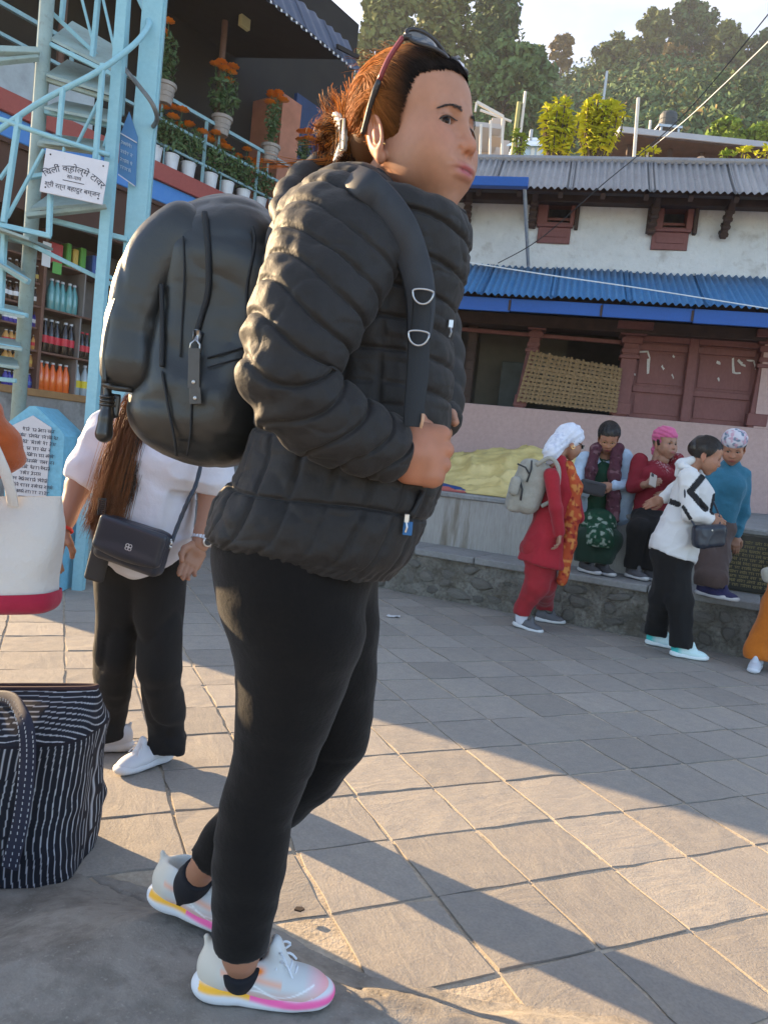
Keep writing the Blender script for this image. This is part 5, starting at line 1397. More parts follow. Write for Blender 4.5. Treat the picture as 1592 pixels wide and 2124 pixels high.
def eyes(person, T, sc, white=(.34, .30, .27), gaze=(1, -.20, .02)):
    for y in (-1, 1):
        a, b = np.meshgrid(np.linspace(0, math.pi, 15), np.linspace(0, 2 * math.pi, 21)[:-1], indexing='ij')
        r = .0128; P = np.stack([np.cos(a), np.sin(a) * np.cos(b), np.sin(a) * np.sin(b)], -1) * r
        V, Fq = grid(P, closed_u=True); ang = np.arccos(np.clip(V @ nrm(gaze) / r, -1, 1))
        c = vcol(V, white); c[ang < .60] = (.030, .014, .008); c[ang < .24] = (.004, .003, .003)
        V = V + A(.0672, y * .0315, -.0015)
        meshobj('eye', T(V * sc), Fq, m_eye, person, smooth=True, col=c)
m_eye = M('eye', rough=.25, attr=True, spec=.10)
def frame(d, up=(0, 0, 1)):
    """columns: forward d, left, up"""
    d = nrm(d); l = nrm(np.cross(up, d)); return np.stack([d, l, np.cross(d, l)], 1)
def xf(Rm, o): return lambda V: np.asarray(V) @ np.asarray(Rm).T + np.asarray(o)
def hand_sdf(S, w, R_, sc=1.0, curl=.6, side=1, spread=.0):
    """hand: local x along the fingers, y towards the thumb side, z out of the back; w = wrist point"""
    T = lambda p: np.asarray(w) + R_ @ (np.asarray(p, float) * sc)
    S.cap(T((-.02, 0, 0)), T((.02, 0, 0)), .023 * sc, .024 * sc, k=.012)
    S.box(T((.052, -.001, 0)), A(.036, .037, .0125) * sc, R_, rd=.012 * sc, k=.014)
    for i, (y, L) in enumerate(((.027, .068), (.009, .076), (-.009, .071), (-.026, .056))):
        x0 = .086 - (.004 if i in (0,) else .010 if i == 3 else 0); r = (.0088, .0090, .0086, .0076)[i]
        a = curl * (1 + .12 * i); p = A(x0, y, 0.0); ang = 0; pts = [p]
        for f_, s_ in ((.45, .55), (.30, 1.0), (.25, .75)):
            ang += a * s_; p = p + A(math.cos(ang), spread * (1.5 - i) * .2, -math.sin(ang)) * L * f_; pts.append(p)
        S.chain([T(q) for q in pts], [r * sc, r * .97 * sc, r * .9 * sc, r * .75 * sc], k=.0035)
        S.ell(T((x0, y, .004)), A(.011, .0095, .0095) * sc, R_, k=.008)
    th = [(.012, .024, -.004), (.040, .046, -.012), (.066, .052, -.022 - .02 * curl), (.088, .044, -.030 - .03 * curl)]
    S.chain([T(q) for q in th], [.0155 * sc, .0125 * sc, .0108 * sc, .0085 * sc], k=.006)
    return S
def shoe(parent, heel, d, up, L, cols, res=.005, far=False):
    """trainer; heel = ground point under the heel, d = pointing direction; cols: dict upper, sole, accent, lace"""
    R_ = frame(d, up); k = L / .27; T = xf(R_ * k, np.asarray(heel) + R_ @ A(.10 * k, 0, 0))
    So = SDF()
    for c, r in (((-.070, 0, .024), (.050, .042, .030)), ((-.02, 0, .020), (.06, .037, .024)), ((.045, 0, .018), (.065, .043, .021)), ((.10, .002, .022), (.052, .043, .020)), ((.130, .004, .029), (.030, .034, .016))): So.ell(c, r, k=.02)
    So.box((0, 0, -.05), (.3, .2, .0505), rd=.002, k=.004, sub=True)
    V, F = So.mesh(res / k)
    if cols.get('accent') is not None:
        a1, a2 = cols['accent']; c = vcol(V, cols['sole']); t = np.clip((V[:, 0] + .09) / .22, 0, 1)
        line = .036 - .012 * np.clip((V[:, 0] + .05) / .12, 0, 1) + .006 * np.clip((V[:, 0] - .09) / .05, 0, 1)
        m = np.exp(-((V[:, 2] - line) / .0075) ** 4) * (V[:, 0] > -.10)
        cc = np.where((V[:, 0] < .0)[:, None], a1, a2); c = c * (1 - m[:, None]) + cc * m[:, None]
    else: c = vcol(V, cols['sole'])
    c = np.where((V[:, 2] < .006)[:, None], A(.05, .05, .055), c)
    sole = meshobj('shoe_sole', T(V), F, m_shoe, parent, smooth=True, col=c)
    U = SDF()
    for c_, r in (((-.070, 0, .060), (.042, .034, .050)), ((-.01, 0, .055), (.070, .036, .042)), ((.055, .001, .042), (.062, .040, .032)), ((.108, .003, .036), (.042, .036, .024))): U.ell(c_, r, k=.03)
    U.cap((-.045, 0, .07), (-.040, 0, .092), .040, .038, k=.02); U.cap((.050, 0, .070), (.034, 0, .116), .022, .017, k=.015)
    U.cap((-.086, 0, .085), (-.098, 0, .116), .010, .006, k=.012)
    U.ell((-.024, 0, .128), (.054, .029, .062), k=.008, sub=True)
    V, F = U.mesh(res / k)
    c = vcol(V, cols['upper'])
    if 'heelc' in cols: c = blend(c, np.clip((-V[:, 0] - .03) / .04, 0, 1), cols['heelc'])
    if 'toe' in cols: c = blend(c, np.clip((V[:, 0] - .10) / .04, 0, 1), cols['toe']); c = blend(c, np.clip((.052 - V[:, 2]) / .02, 0, .8) * (V[:, 0] > -.05), cols['side'])
    if 'mark' in cols:
        lin = .075 - .17 * (V[:, 0] + .045); m = np.exp(-((V[:, 2] - lin) / .006) ** 2) * (V[:, 0] > -.06) * (V[:, 0] < .06) * (np.abs(V[:, 1]) > .02)
        c = blend(c, m * .8, cols['mark']); c = blend(c, blob(V, (.012, -.035, .078), (.012, .02, .006)) * 1.3, (.85, .22, .02))
        for q in (0, 1): c = blend(c, .9 * np.exp(-((V[:, 2] - (.035 + .012 * q + .010 * np.sin(V[:, 0] * 45 + 1 + q))) / .0016) ** 2) * (V[:, 0] > .0) * (V[:, 0] < .12), (.85, .86, .88))
    up_ = meshobj('shoe_upper', T(V), F, m_shoe, parent, smooth=True, col=c)
    mb = MB()
    for i in range(5):
        x = .048 + i * .011; z = .092 - i * .0075
        pts = [A(x - .004, -.024, z - .012), A(x, -.012, z + .001), A(x + .002, 0, z + .004), A(x, .012, z + .001), A(x - .004, .024, z - .012)]
        mb.tube([T(p) for p in pts], .0028 * k, 5)
    if not far:
        for sg in (-1, 1): mb.tube([T(p) for p in cspline([A(.046, 0, .098), A(.05, sg * .018, .110), A(.064, sg * .03, .098), A(.05, sg * .016, .094), A(.046, 0, .098), A(.066, sg * .02, .086), A(.078, sg * .028, .070)], 18)], .0024 * k, 5)
    mb.build('shoelace', m_lace2 if 'lace' not in cols else cols['lace'], up_)
    return T
m_shoe = M('shoe_material', rough=.65, attr=True, bump=(240, .15, .001))
m_lace2 = M('shoelace', (.62, .66, .72), .8)
def cloth(name, c, rough=.85, fold=None, noise=None, sheen=.15, attr=False, fine=(300, .2, .001), **kw):
    return M(name, c, rough, noise=noise or [(9, .25), (60, .15)], bump=([fold] if fold else []) + [fine], sheen=sheen, spec=.25, attr=attr, **kw)
def crease(P, f=9.0, p=5, seed=0.0):
    q = P * A(1, 1, 1.25) + .03 * np.stack([vnoise(P + 3 + seed, 11), vnoise(P + 8 + seed, 11), vnoise(P + 13 + seed, 11)], -1)
    return (1 - np.abs(vnoise(q + seed, f))) ** p
def folds(amp=.004, f=22, z=1.0, seed=0.0):
    return lambda P: amp * .8 * vnoise(P * A(1, 1, z) + seed, f) + amp * 1.3 * (crease(P, f * .55, 5, seed) - .25) + amp * .6 * (crease(P + 2, f * 1.1, 4, seed) - .25)
m_hairblack = M('black_hair', (.012, .009, .008), .38, noise=(30, .5, (.035, .022, .016)), spec=.5)
# ================================================================== the woman in the black quilted jacket
WY = 1.33
Ph = at(930, 249, 1.224)
th = math.radians(36); HS = 1.07
Hd = np.stack([A(math.cos(th), -math.sin(th), 0), A(math.sin(th), math.cos(th), 0), A(0, 0, 1)], 1)
Hd = Hd @ rotm((0, 1, 0), -1) @ rotm((1, 0, 0), 6)
HO = Ph - Hd @ (A(.0785, -.031, -.001) * HS)
HT = xf(Hd, HO)
wroot = thing('person', 'woman in a black quilted jacket and black leggings standing before the paving, gazing right', 'person', A(-.12, 1.3, APZ))
# ---- running shoes
mainshoe = {'sole': (.66, .68, .72), 'upper': (.55, .57, .58), 'heelc': (.58, .54, .47), 'toe': (.80, .38, .42), 'side': (.66, .42, .36), 'accent': (A(.90, .45, .03), A(.85, .12, .35)), 'mark': (.78, .38, .25)}
d_n = nrm(A(*(gz(700, 2104, APZ) - gz(402, 2072, APZ))[:2], 0)); heel_n = gz(409, 2080, APZ) + A(0, .025, 0)
TN = shoe(wroot, heel_n, d_n, (0, 0, 1), .250, mainshoe, .0026)
heel_f, toe_f = at(324, 1868, 1.50), gz(500, 2000, APZ + .004) + A(0, .07, 0); toe_f[2] = APZ + .012
d_f = nrm(toe_f - heel_f); TF = shoe(wroot, heel_f, d_f, (0, 0, 1), .250, mainshoe, .0035)
# ---- body: head + neck, torso core, arms, hands, legs in one mesh object
S = head_sdf(SDF())
V, F = S.mesh(.0019, smooth=1); V_head = V; Vh, Fh = HT(V * HS), F; ch = head_colors(V, SKIN_A * 1.02)
neckbase = HT(A(-.055, 0, -.20) * HS)
def wp(u, v, Y): return at(u, v, Y)
B = SDF()
B.chain([neckbase, wp(760, 560, 1.33), wp(740, 760, 1.33), wp(690, 1000, 1.33), wp(640, 1120, 1.33)], [.055, .11, .11, .115, .12], k=.05)
near_leg = [(590, 1160, 140), (602, 1230, 140), (618, 1305, 132), (606, 1400, 108), (590, 1480, 92), (571, 1560, 78), (551, 1625, 70), (532, 1675, 67), (523, 1740, 69), (516, 1800, 68), (508, 1870, 60), (502, 1930, 52)]
far_leg = [(660, 1180, 122), (672, 1300, 105), (682, 1400, 90), (690, 1480, 74), (690, 1535, 62), (640, 1600, 58), (580, 1650, 58), (520, 1700, 54), (470, 1745, 44)]
NL, FL = 1.25, 1.40
def legpts(L, Y): return [at(u, v, Y) for u, v, r in L], [r / FPX * Y for u, v, r in L]
pn, rn = legpts(near_leg, NL); pf, rf = legpts(far_leg, FL)
B.chain(pn, rn, k=.02); B.chain(pf, rf, k=.02)
ank_n, ank_f = at(500, 2010, 1.24), at(412, 1815, 1.40)
B.chain([pn[-1], at(500, 1975, 1.245), TN((-.024, 0, .045))], [rn[-1], .033, .026], k=.01)
B.chain([pf[-1], at(432, 1785, 1.41), TF((-.024, 0, .050))], [rf[-1], .031, .026], k=.01)
arm_c = [(735, 440, 1.225), (703, 510, 1.165), (672, 585, 1.13), (612, 722, 1.08), (608, 790, 1.075), (690, 878, 1.09), (790, 926, 1.13), (832, 940, 1.155)]
B.chain([at(*q) for q in arm_c], [.05, .03, .026, .024, .024, .026, .028, .028], k=.01)
far_arm = [at(820, 470, 1.47), at(850, 640, 1.53), at(900, 780, 1.50), at(905, 900, 1.42)]
B.chain(far_arm, [.045, .04, .035, .028], k=.02)
V, F = B.mesh(.010, smooth=1); cb = vcol(V, SKIN_A * .95)
# near hand, a loose fist with knuckles to the right
wr = at(828, 938, 1.155)
hx = nrm(at(915, 950, 1.175) - wr); hz_ = nrm(A(-.12, -1, .10)); hz_ = nrm(hz_ - hx * (hx @ hz_)); hy = np.cross(hz_, hx)
Rh = np.stack([hx, hy, hz_], 1)
Hs = SDF()
Hs.cap(wr - hx * .03, wr + hx * .02, .030, .034, k=.012)
Hs.box(wr + hx * .038 + hy * .002, A(.040, .050, .020), Rh, rd=.019, k=.016)
Tm = lambda p: wr + Rh @ A(*p)
for i, y in enumerate((.036, .013, -.011, -.033)):
    x0 = (.066, .073, .071, .062)[i]; r = (.0125, .0130, .0125, .0112)[i]
    Hs.chain([Tm((x0 - .02, y, .008)), Tm((x0, y, .004)), Tm((x0 + .006, y - .003, -.022)), Tm((x0 - .018, y - .005, -.042)), Tm((x0 - .042, y - .004, -.034))], [r * .9, r * 1.08, r, r * .92, r * .8], k=.004)
Hs.chain([Tm((.006, .038, -.008)), Tm((.030, .056, -.020)), Tm((.052, .050, -.038)), Tm((.062, .034, -.052))], [.017, .0145, .0125, .010], k=.008)
V2, F2 = Hs.mesh(.0024, smooth=1)
c2 = vcol(V2, SKIN_A * (1.0, .86, .80)); c2 *= (1 + .10 * vnoise(V2, 70))[:, None]
# far hand, mostly hidden in front of the belly
H3 = SDF(); Rf = np.stack([nrm(A(-.4, -.8, -.25)), nrm(A(.1, -.2, 1)), nrm(A(-.9, .3, 0))], 1); hand_sdf(H3, at(905, 900, 1.42), Rf, 1.0, 1.0)
V3, F3 = H3.mesh(.004); c3 = vcol(V3, SKIN_A)
Vb, Fb = joinm((Vh, Fh), (V, F), (V2, F2), (V3, F3))
meshobj('body', Vb, Fb, m_skin, wroot, smooth=True, col=np.concatenate([ch, cb, c2, c3]))
eyes(wroot, HT, HS, gaze=(1, -.48, .03))
# ---- eyebrows, lashes
HV = V_head[V_head[:, 0] > .03]
def surf_x(y, z):
    w = (HV[:, 1] - y) ** 2 + (HV[:, 2] - z) ** 2; ii = np.argpartition(w, 25)[:25]; return HV[ii, 0].max()
rg = np.random.default_rng(2); br = []
for y in (-1, 1):
    for i in range(150):
        t = rg.random(); y_, z_ = y * (.013 + .038 * t), .0150 + .0085 * math.sin(min(1, t * 1.1) * 2.3) - .0095 * t + rg.normal(0, .0012) * (1.1 - .6 * t)
        p = A(surf_x(y_, z_) + .0004, y_, z_); d = A(-.15 - .4 * t, y * .8, .30 - .6 * t) * rg.uniform(.004, .0065); br.append([p, p + d * .5 + A(.0010, 0, 0), p + d + A(.0006 - .001 * t, 0, 0)])
for h_ in (br[:len(br) // 2], br[len(br) // 2:]):
    V, F = strands(h_, .0004, .00015); meshobj('eyebrow', HT(V * HS), F, m_hairblack, wroot)
for y in (-1, 1):
    lp_ = []
    for q in np.linspace(-1, 1.08, 12):
        y_, z_ = y * (.0338 + .0178 * q), .0036 - .0052 * q * q - .0030 * q; lp_.append(HT((A(max(surf_x(y_, z_ + .002), .0775 - .004 * q * q) + .0004, y_, z_)) * HS))
    MB().tube(lp_, [.0005] + [.0010] * 10 + [.0005], 5).build('eyelash', m_hairblack, wroot, smooth=True)
# ---- jacket torso: stacked quilted rings between measured silhouettes
tors = [((436, 1108), (812, 1197), .165, 1.30), ((436, 1088), (845, 1158), .178, 1.30), ((458, 1035), (872, 1103), .185, 1.31), ((492, 990), (892, 1062), .182, 1.32), ((515, 945), (912, 1005), .178, 1.325), ((530, 890), (926, 935), .172, 1.33), ((540, 820), (934, 855), .168, 1.33),
        ((545, 745), (939, 775), .168, 1.33), ((548, 668), (937, 695), .175, 1.33), ((552, 602), (946, 645), .182, 1.33), ((560, 540), (962, 592), .187, 1.33), ((575, 482), (971, 530), .188, 1.325), ((605, 428), (969, 488), .175, 1.32), ((648, 383), (962, 462), .125, 1.31), ((676, 360), (954, 452), .090, 1.30), ((688, 345), (946, 438), .080, 1.295)]
tk_ = np.array([[*at(l[0], l[1], y), *at(r[0], r[1], y), d] for l, r, d, y in tors])
NR, NT = 420, 260
tt = cspline(tk_, NR); Lp, Rp, Dp = tt[:, :3], tt[:, 3:6], tt[:, 6]
cc = (Lp + Rp) / 2; ax_ = (Rp - Lp) / 2
ths = np.linspace(0, 2 * math.pi, NT, endpoint=False)
ex_ = 2.35
cx = np.sign(np.cos(ths)) * np.abs(np.cos(ths)) ** (2 / ex_); sx = np.sign(np.sin(ths)) * np.abs(np.sin(ths)) ** (2 / ex_)
P = cc[:, None, :] + cx[None, :, None] * ax_[:, None, :] + sx[None, :, None] * (Dp[:, None] * A(0, -1, 0))[:, None, :]
dP_t = np.gradient(P, axis=1); dP_r = np.gradient(P, axis=0); Nn = np.cross(dP_t, dP_r); Nn /= np.linalg.norm(Nn, axis=2, keepdims=True) + 1e-9
out = P - cc[:, None, :]; sgn = np.sign((Nn * out).sum(2, keepdims=True)); Nn = Nn * np.where(sgn == 0, 1, sgn)
ring_t = np.linspace(0, 15, NR)
lenz = np.concatenate([[0], np.cumsum(np.linalg.norm(np.diff(cc, axis=0), axis=1))])
wob = .006 * np.sin(ths * 3 + 1)[None, :] + .010 * vnoise(P, 7)
sm = lambda x, w: 1 - np.exp(-(x / w) ** 2)
def puffs(x, per, w):
    f = (x / per) % 1.0; d = np.minimum(f, 1 - f) * per; return .55 * sm(d, w * .45) + .45 * np.sqrt(np.clip(np.sin(f * math.pi), 0, 1))
zl = lenz[:, None] + wob
hor = puffs(zl, .052, .008)                       # horizontal quilting lines
arcl = np.cumsum(np.linalg.norm(np.diff(P, axis=1, append=P[:, :1]), axis=2), axis=1)
ver = puffs(arcl + .008 * vnoise(P, 9), .058, .008)
lower = 1 / (1 + np.exp((ring_t[:, None] - 6.5 + .8 * (cx[None, :] > .55)) * 3))   # vertical lines on side and hem panels only
front = np.clip((cx[None, :] - .45) / .2, 0, 1) * np.clip((ring_t[:, None] - 3) / 2, 0, 1)
hor2 = puffs(zl, .115, .008)
vert_w = np.clip(lower * (1 - front) + .6 * (1 - front) * (ring_t[:, None] < 10), 0, 1)
q1 = hor * (1 - lower * (1 - front)) + hor2 * lower * (1 - front)
quilt = np.minimum(q1, 1 - vert_w * (1 - ver))
hem = np.exp(-((ring_t[:, None] - .35) / .35) ** 2)
gath = .5 + .5 * np.sin(arcl * 330 + 2 * vnoise(P, 30))
disp = .009 * quilt * (1 - hem) + hem * (.004 + .003 * gath) + .0020 * vnoise(P, 28) * quilt + .0022 * vnoise(P, 60) + .003 * vnoise(P, 8) - .0020 * crease(P.reshape(-1, 3), 17, 8).reshape(P.shape[:2]) * quilt
P = P - (.034 * np.clip((ring_t[:, None] - 12.3) / 2, 0, 1) * np.clip(sx, 0, 1)[None, :])[..., None] * A(0, 0, 1)
collar = np.clip((ring_t[:, None] - 13.2) / .8, 0, 1); disp = disp * (1 - .55 * collar)
P = P + Nn * (disp - .006)[..., None]
inner = P[-1] + (cc[-1] - P[-1]) * .10 - A(0, 0, .03); inner2 = P[-1] + (cc[-1] - P[-1]) * .12 - A(0, 0, .08)
bot = P[0] + (cc[0] - P[0]) * .1; bot2 = cc[0] + (P[0] - cc[0]) * .80 + A(0, 0, .05)
Pall = np.concatenate([bot2[None], bot[None], P, inner[None], inner2[None]])
V, Fq = grid(Pall, closed_u=True)
def _nyl(nd, lk, b, vec, c, tex, ramp, mixc): b.inputs['Coat Roughness'].default_value = .5
m_jacket = M('black_quilted_nylon', (.0125, .0112, .0112), .62, noise=[(14, .4, (.021, .018, .017)), (120, .3)], bump=[(40, .3, .008), (170, .25, .002)], sheen=.06, spec=.3)
jk = meshobj('jacket_body', V, Fq, m_jacket, wroot, smooth=True)
def torso_near(u, v, off=.012):
    """point on the near face of the jacket seen at a pixel"""
    best = None
    for Y in np.linspace(1.10, 1.36, 60):
        p = at(u, v, Y); i = int(np.argmin(np.linalg.norm((cc - p)[:, [0, 2]] - ((cc - p)[:, [0, 2]] * ax_[:, [0, 2]]).sum(1)[:, None] * ax_[:, [0, 2]] / ((ax_[:, [0, 2]] ** 2).sum(1)[:, None]), axis=1)))
        a = np.dot(p - cc[i], ax_[i]) / np.dot(ax_[i], ax_[i]); a = np.clip(abs(a), 0, .999)
        ys = cc[i][1] - Dp[i] * (1 - a ** ex_) ** (1 / ex_) - off
        if Y >= ys: return at(u, v, ys)
    return at(u, v, 1.2)
# ---- sleeve: quilted tube
slv = [(760, 395, 70, 1.27), (735, 440, 112, 1.225), (703, 510, 130, 1.165), (672, 585, 124, 1.13), (640, 655, 116, 1.10), (612, 722, 108, 1.08), (600, 782, 100, 1.07), (632, 838, 96, 1.075), (690, 878, 90, 1.09), (748, 908, 80, 1.11), (800, 930, 70, 1.135), (824, 938, 66, 1.148), (832, 940, 60, 1.152)]
sk = cspline(np.array([[*at(u, v, Y), r / FPX * Y] for u, v, r, Y in slv]), 320)
Cn, Rr = sk[:, :3], sk[:, 3]; T_ = np.gradient(Cn, axis=0); T_ /= np.linalg.norm(T_, axis=1)[:, None]
vdir = nrm(A(0, 1, 0)); Xn = np.cross(T_, vdir); Xn /= np.linalg.norm(Xn, axis=1)[:, None]; Yn = np.cross(Xn, T_)
NA = 160; an = np.linspace(0, 2 * math.pi, NA, endpoint=False)
P = Cn[:, None, :] + Rr[:, None, None] * (np.cos(an)[None, :, None] * Xn[:, None, :] + .80 * np.sin(an)[None, :, None] * Yn[:, None, :])
Nn = P - Cn[:, None, :]; Nn /= np.linalg.norm(Nn, axis=2, keepdims=True)
ln = np.concatenate([[0], np.cumsum(np.linalg.norm(np.diff(Cn, axis=0), axis=1))])[:, None]
slant = .022 * np.cos(an + 2.6)[None, :] + .012 * np.sin(an * 2 + 1)[None, :]
zz2 = ln + slant + .006 * vnoise(P, 9)
qv = puffs(zz2, .047, .0075)
elbow = np.exp(-((ln - ln[int(320 * 6.2 / 12)]) / .06) ** 2)
crs = .010 * elbow * np.clip(np.cos(an + math.pi)[None, :], 0, 1) * np.sin(ln * 160 + 3 * vnoise(P, 12))
cuff = np.clip((ln - ln[-1] + .02) / .02, 0, 1)
P = P + Nn * (.0095 * qv - .007 + .0018 * vnoise(P, 26) * qv + .0022 * vnoise(P, 58) - .0022 * crease(P.reshape(-1, 3), 17, 8, 2.0).reshape(P.shape[:2]) * qv + crs * .7 + .003 * vnoise(P, 9) - .004 * cuff)[..., None]
end = Cn[-1] + (P[-1] - Cn[-1]) * .86 - T_[-1] * .012; end2 = Cn[-1] + (P[-1] - Cn[-1]) * .7 - T_[-1] * .05
V, Fq = grid(np.concatenate([P, end[None], end2[None]]), closed_u=True, flip=True); meshobj('jacket_sleeve', V, Fq, m_jacket, wroot, smooth=True)
sk2 = cspline(np.array([[*at(800, 430, 1.44), .085], [*at(835, 520, 1.50), .085], [*at(862, 640, 1.53), .08], [*at(885, 740, 1.51), .072], [*at(895, 830, 1.46), .06], [*at(898, 885, 1.42), .048]]), 80)
MB_ = MB(); MB_.tube(list(sk2[:, :3]), [r_ + .006 * abs(math.sin(i * .36)) for i, r_ in enumerate(sk2[:, 3])], 20); MB_.build('far_sleeve', m_jacket, wroot, smooth=True)
# hood roll lying on the shoulders
hp = [(880, 385, 1.37), (800, 352, 1.43), (700, 350, 1.42), (640, 372, 1.36), (600, 410, 1.30), (585, 450, 1.24), (600, 470, 1.20)]
hk = cspline([at(*q) for q in hp], 40); MB().tube(list(hk), [.010 + .024 * math.sin(math.pi * min(1, (i + 2) / 40) ** .8) + .003 * math.sin(i * 1.3) for i in range(40)], 16).build('hood', m_jacket, wroot, smooth=True)
# front zip, pocket and pulls
zp = [torso_near(u, v, .004) for u, v in ((951, 430), (964, 470), (969, 520), (966, 565), (952, 606), (936, 650))]
m_zip = M('zip_metal', (.55, .55, .56), .3, metal=.9)
for i, (u, v) in enumerate(((938, 672), (847, 1075))):
    p = torso_near(u - 4, v, .016); mb = MB(); mb.box(p, (.004, .003, .007), bev=.001); mb.tube([p + A(0, -.002, -.006), p + A(.002, -.004, -.014), p + A(0, -.003, -.022)], .0016, 6); mb.build('zip_pull', m_zip, jk)
p = torso_near(845, 1096, .018); MB().box(p, (.0075, .002, .011), bev=.001).build('zip_tag', M('blue_tag', (.02, .12, .30), .5), jk)
pk = [torso_near(u, v, .012) for u, v in ((876, 1018), (868, 1040), (858, 1060), (850, 1072))]; MB().tube(pk, .005, 6).build('pocket_zip', M('zip_tape', (.01, .01, .011), .6), jk, smooth=True)
# ---- leggings
LG = SDF()
grow = lambda L, g: [(u, v, r + g) for u, v, r in L]
pn, rn = legpts(grow(near_leg, 6) + [(500, 1964, 57)], NL); pf, rf = legpts(grow(far_leg, 6) + [(432, 1782, 42)], FL)
LG.chain(pn, rn, k=.02); LG.chain(pf, rf, k=.025); LG.ell(at(620, 1150, 1.32), (.14, .15, .10), k=.05)
ax1 = nrm(pn[-1] - pn[-2]); LG.box(pn[-1] + ax1 * .062 + A(0, 0, .0), A(.09, .09, .06), frame(A(1, 0, 0), -ax1 + A(.0, 0, .02)), rd=.002, k=.003, sub=True)
ax2 = nrm(pf[-1] - pf[-2]); Rcut = frame(ax2, (0, 0, 1)); LG.box(pf[-1] + ax2 * .068, A(.06, .06, .06), Rcut, rd=.002, k=.003, sub=True)
V, F = LG.mesh(.006, disp=lambda P: .0010 * vnoise(P * A(1, 1, 2.2), 26) - .0030 * crease(P * A(.6, .6, 1.6), 10, 8) * (np.exp(-((P[:, 2] - .55) / .10) ** 2) + .8 * np.exp(-((P[:, 2] - .28) / .06) ** 2) + .5 * np.exp(-((P[:, 2] - .9) / .1) ** 2)), smooth=1)
m_leg = M('black_leggings', (.0055, .005, .005), .9, noise=[(160, .4, (.011, .009, .008))], bump=[(30, .25, .012), (260, .3, .002)], sheen=.10, spec=.12)
meshobj('leggings', V, F, m_leg, wroot, smooth=True)
# ---- socks and running shoes
m_sock = M('black_sock', (.008, .009, .014), .9, bump=(200, .3, .002))
for a_, b_ in ((at(500, 1975, 1.245), TN((-.024, 0, .045))), (at(432, 1785, 1.41), TF((-.024, 0, .050)))):
    SO = SDF(); q0 = a_ + (b_ - a_) * .36; SO.chain([q0, a_ + (b_ - a_) * .7, b_], [.0350, .0365, .0340], k=.01); dx_ = nrm(b_ - a_)
    SO.box(q0 - dx_ * .045, A(.05, .06, .06), frame(dx_, (0, 1, 0)), rd=.002, k=.003, sub=True)
    V, F = SO.mesh(.003); meshobj('sock', V, F, m_sock, wroot, smooth=True)

# ---- hair: scalp shell, combed-back strands, clipped bun
m_hair = M('brown_hair', rough=.42, attr=True, spec=.5)
def _ht(nd, lk, b, vec, c, tex, ramp, mixc):
    tr = nd.new('ShaderNodeBsdfTranslucent'); mx = nd.new('ShaderNodeMixShader'); mx.inputs[0].default_value = .35
    out_ = [n for n in nd if n.type == 'OUTPUT_MATERIAL'][0]; lk.new(c, tr.inputs['Color']); lk.new(b.outputs[0], mx.inputs[1]); lk.new(tr.outputs[0], mx.inputs[2]); lk.new(mx.outputs[0], out_.inputs['Surface'])
m_hair = M('brown_hair', rough=.55, attr=True, spec=.18, extra=_ht)
def hair_side(y): return np.where(y < 0, -1, 1)
ell_c, ell_r = A(-.020, 0, .036), A(.101, .082, .091)
cap = SDF(); cap.ell(ell_c, ell_r * .985, k=.01); cap.ell((-.075, 0, -.010), (.035, .055, .05), k=.03)
def is_face(p):
    x, y, z = p[..., 0], np.abs(p[..., 1]), p[..., 2]
    hx_ = np.interp(z, [-.2, -.031, -.03, -.012, 0, .03, .058, .066, .076, .09], [-.055, -.050, .004, .010, .016, .030, .040, .060, .085, .3])
    ear = ((x + .022) / .026) ** 2 + ((z + .020) / .036) ** 2 < 1
    return (x > hx_) | (ear & (y > .06))
V, F = cap.mesh(.0030, smooth=1); keep = ~is_face(V)[F].any(1)
cV = V + .0; ccap = A(.012, .009, .008) + np.clip((.03 - V[:, 0:1]) / .05, 0, 1) * A(.11, .038, .008)  # orange-brown towards the back is sunlight put into the cap colour
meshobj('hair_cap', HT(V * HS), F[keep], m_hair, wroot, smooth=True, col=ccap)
rg = np.random.default_rng(12); polys, cols, tone_ = [], [], []
BUN = A(-.118, -.012, -.012)
def onell(d, k=1.0): return ell_c + d / np.linalg.norm(d / ell_r) * k
scal = V[~is_face(V)]; edge_ = scal[is_face(scal + A(.012, 0, 0)) | is_face(scal + A(.006, 0, -.008))]; edge_ = edge_[edge_[:, 0] > -.02]
n_scal = vnoise(scal * A(1, 1.6, 1.6), 55); n_edge = vnoise(edge_ * A(1, 1.6, 1.6), 55)
KK = np.linspace(0, 1, 12)[:, None]
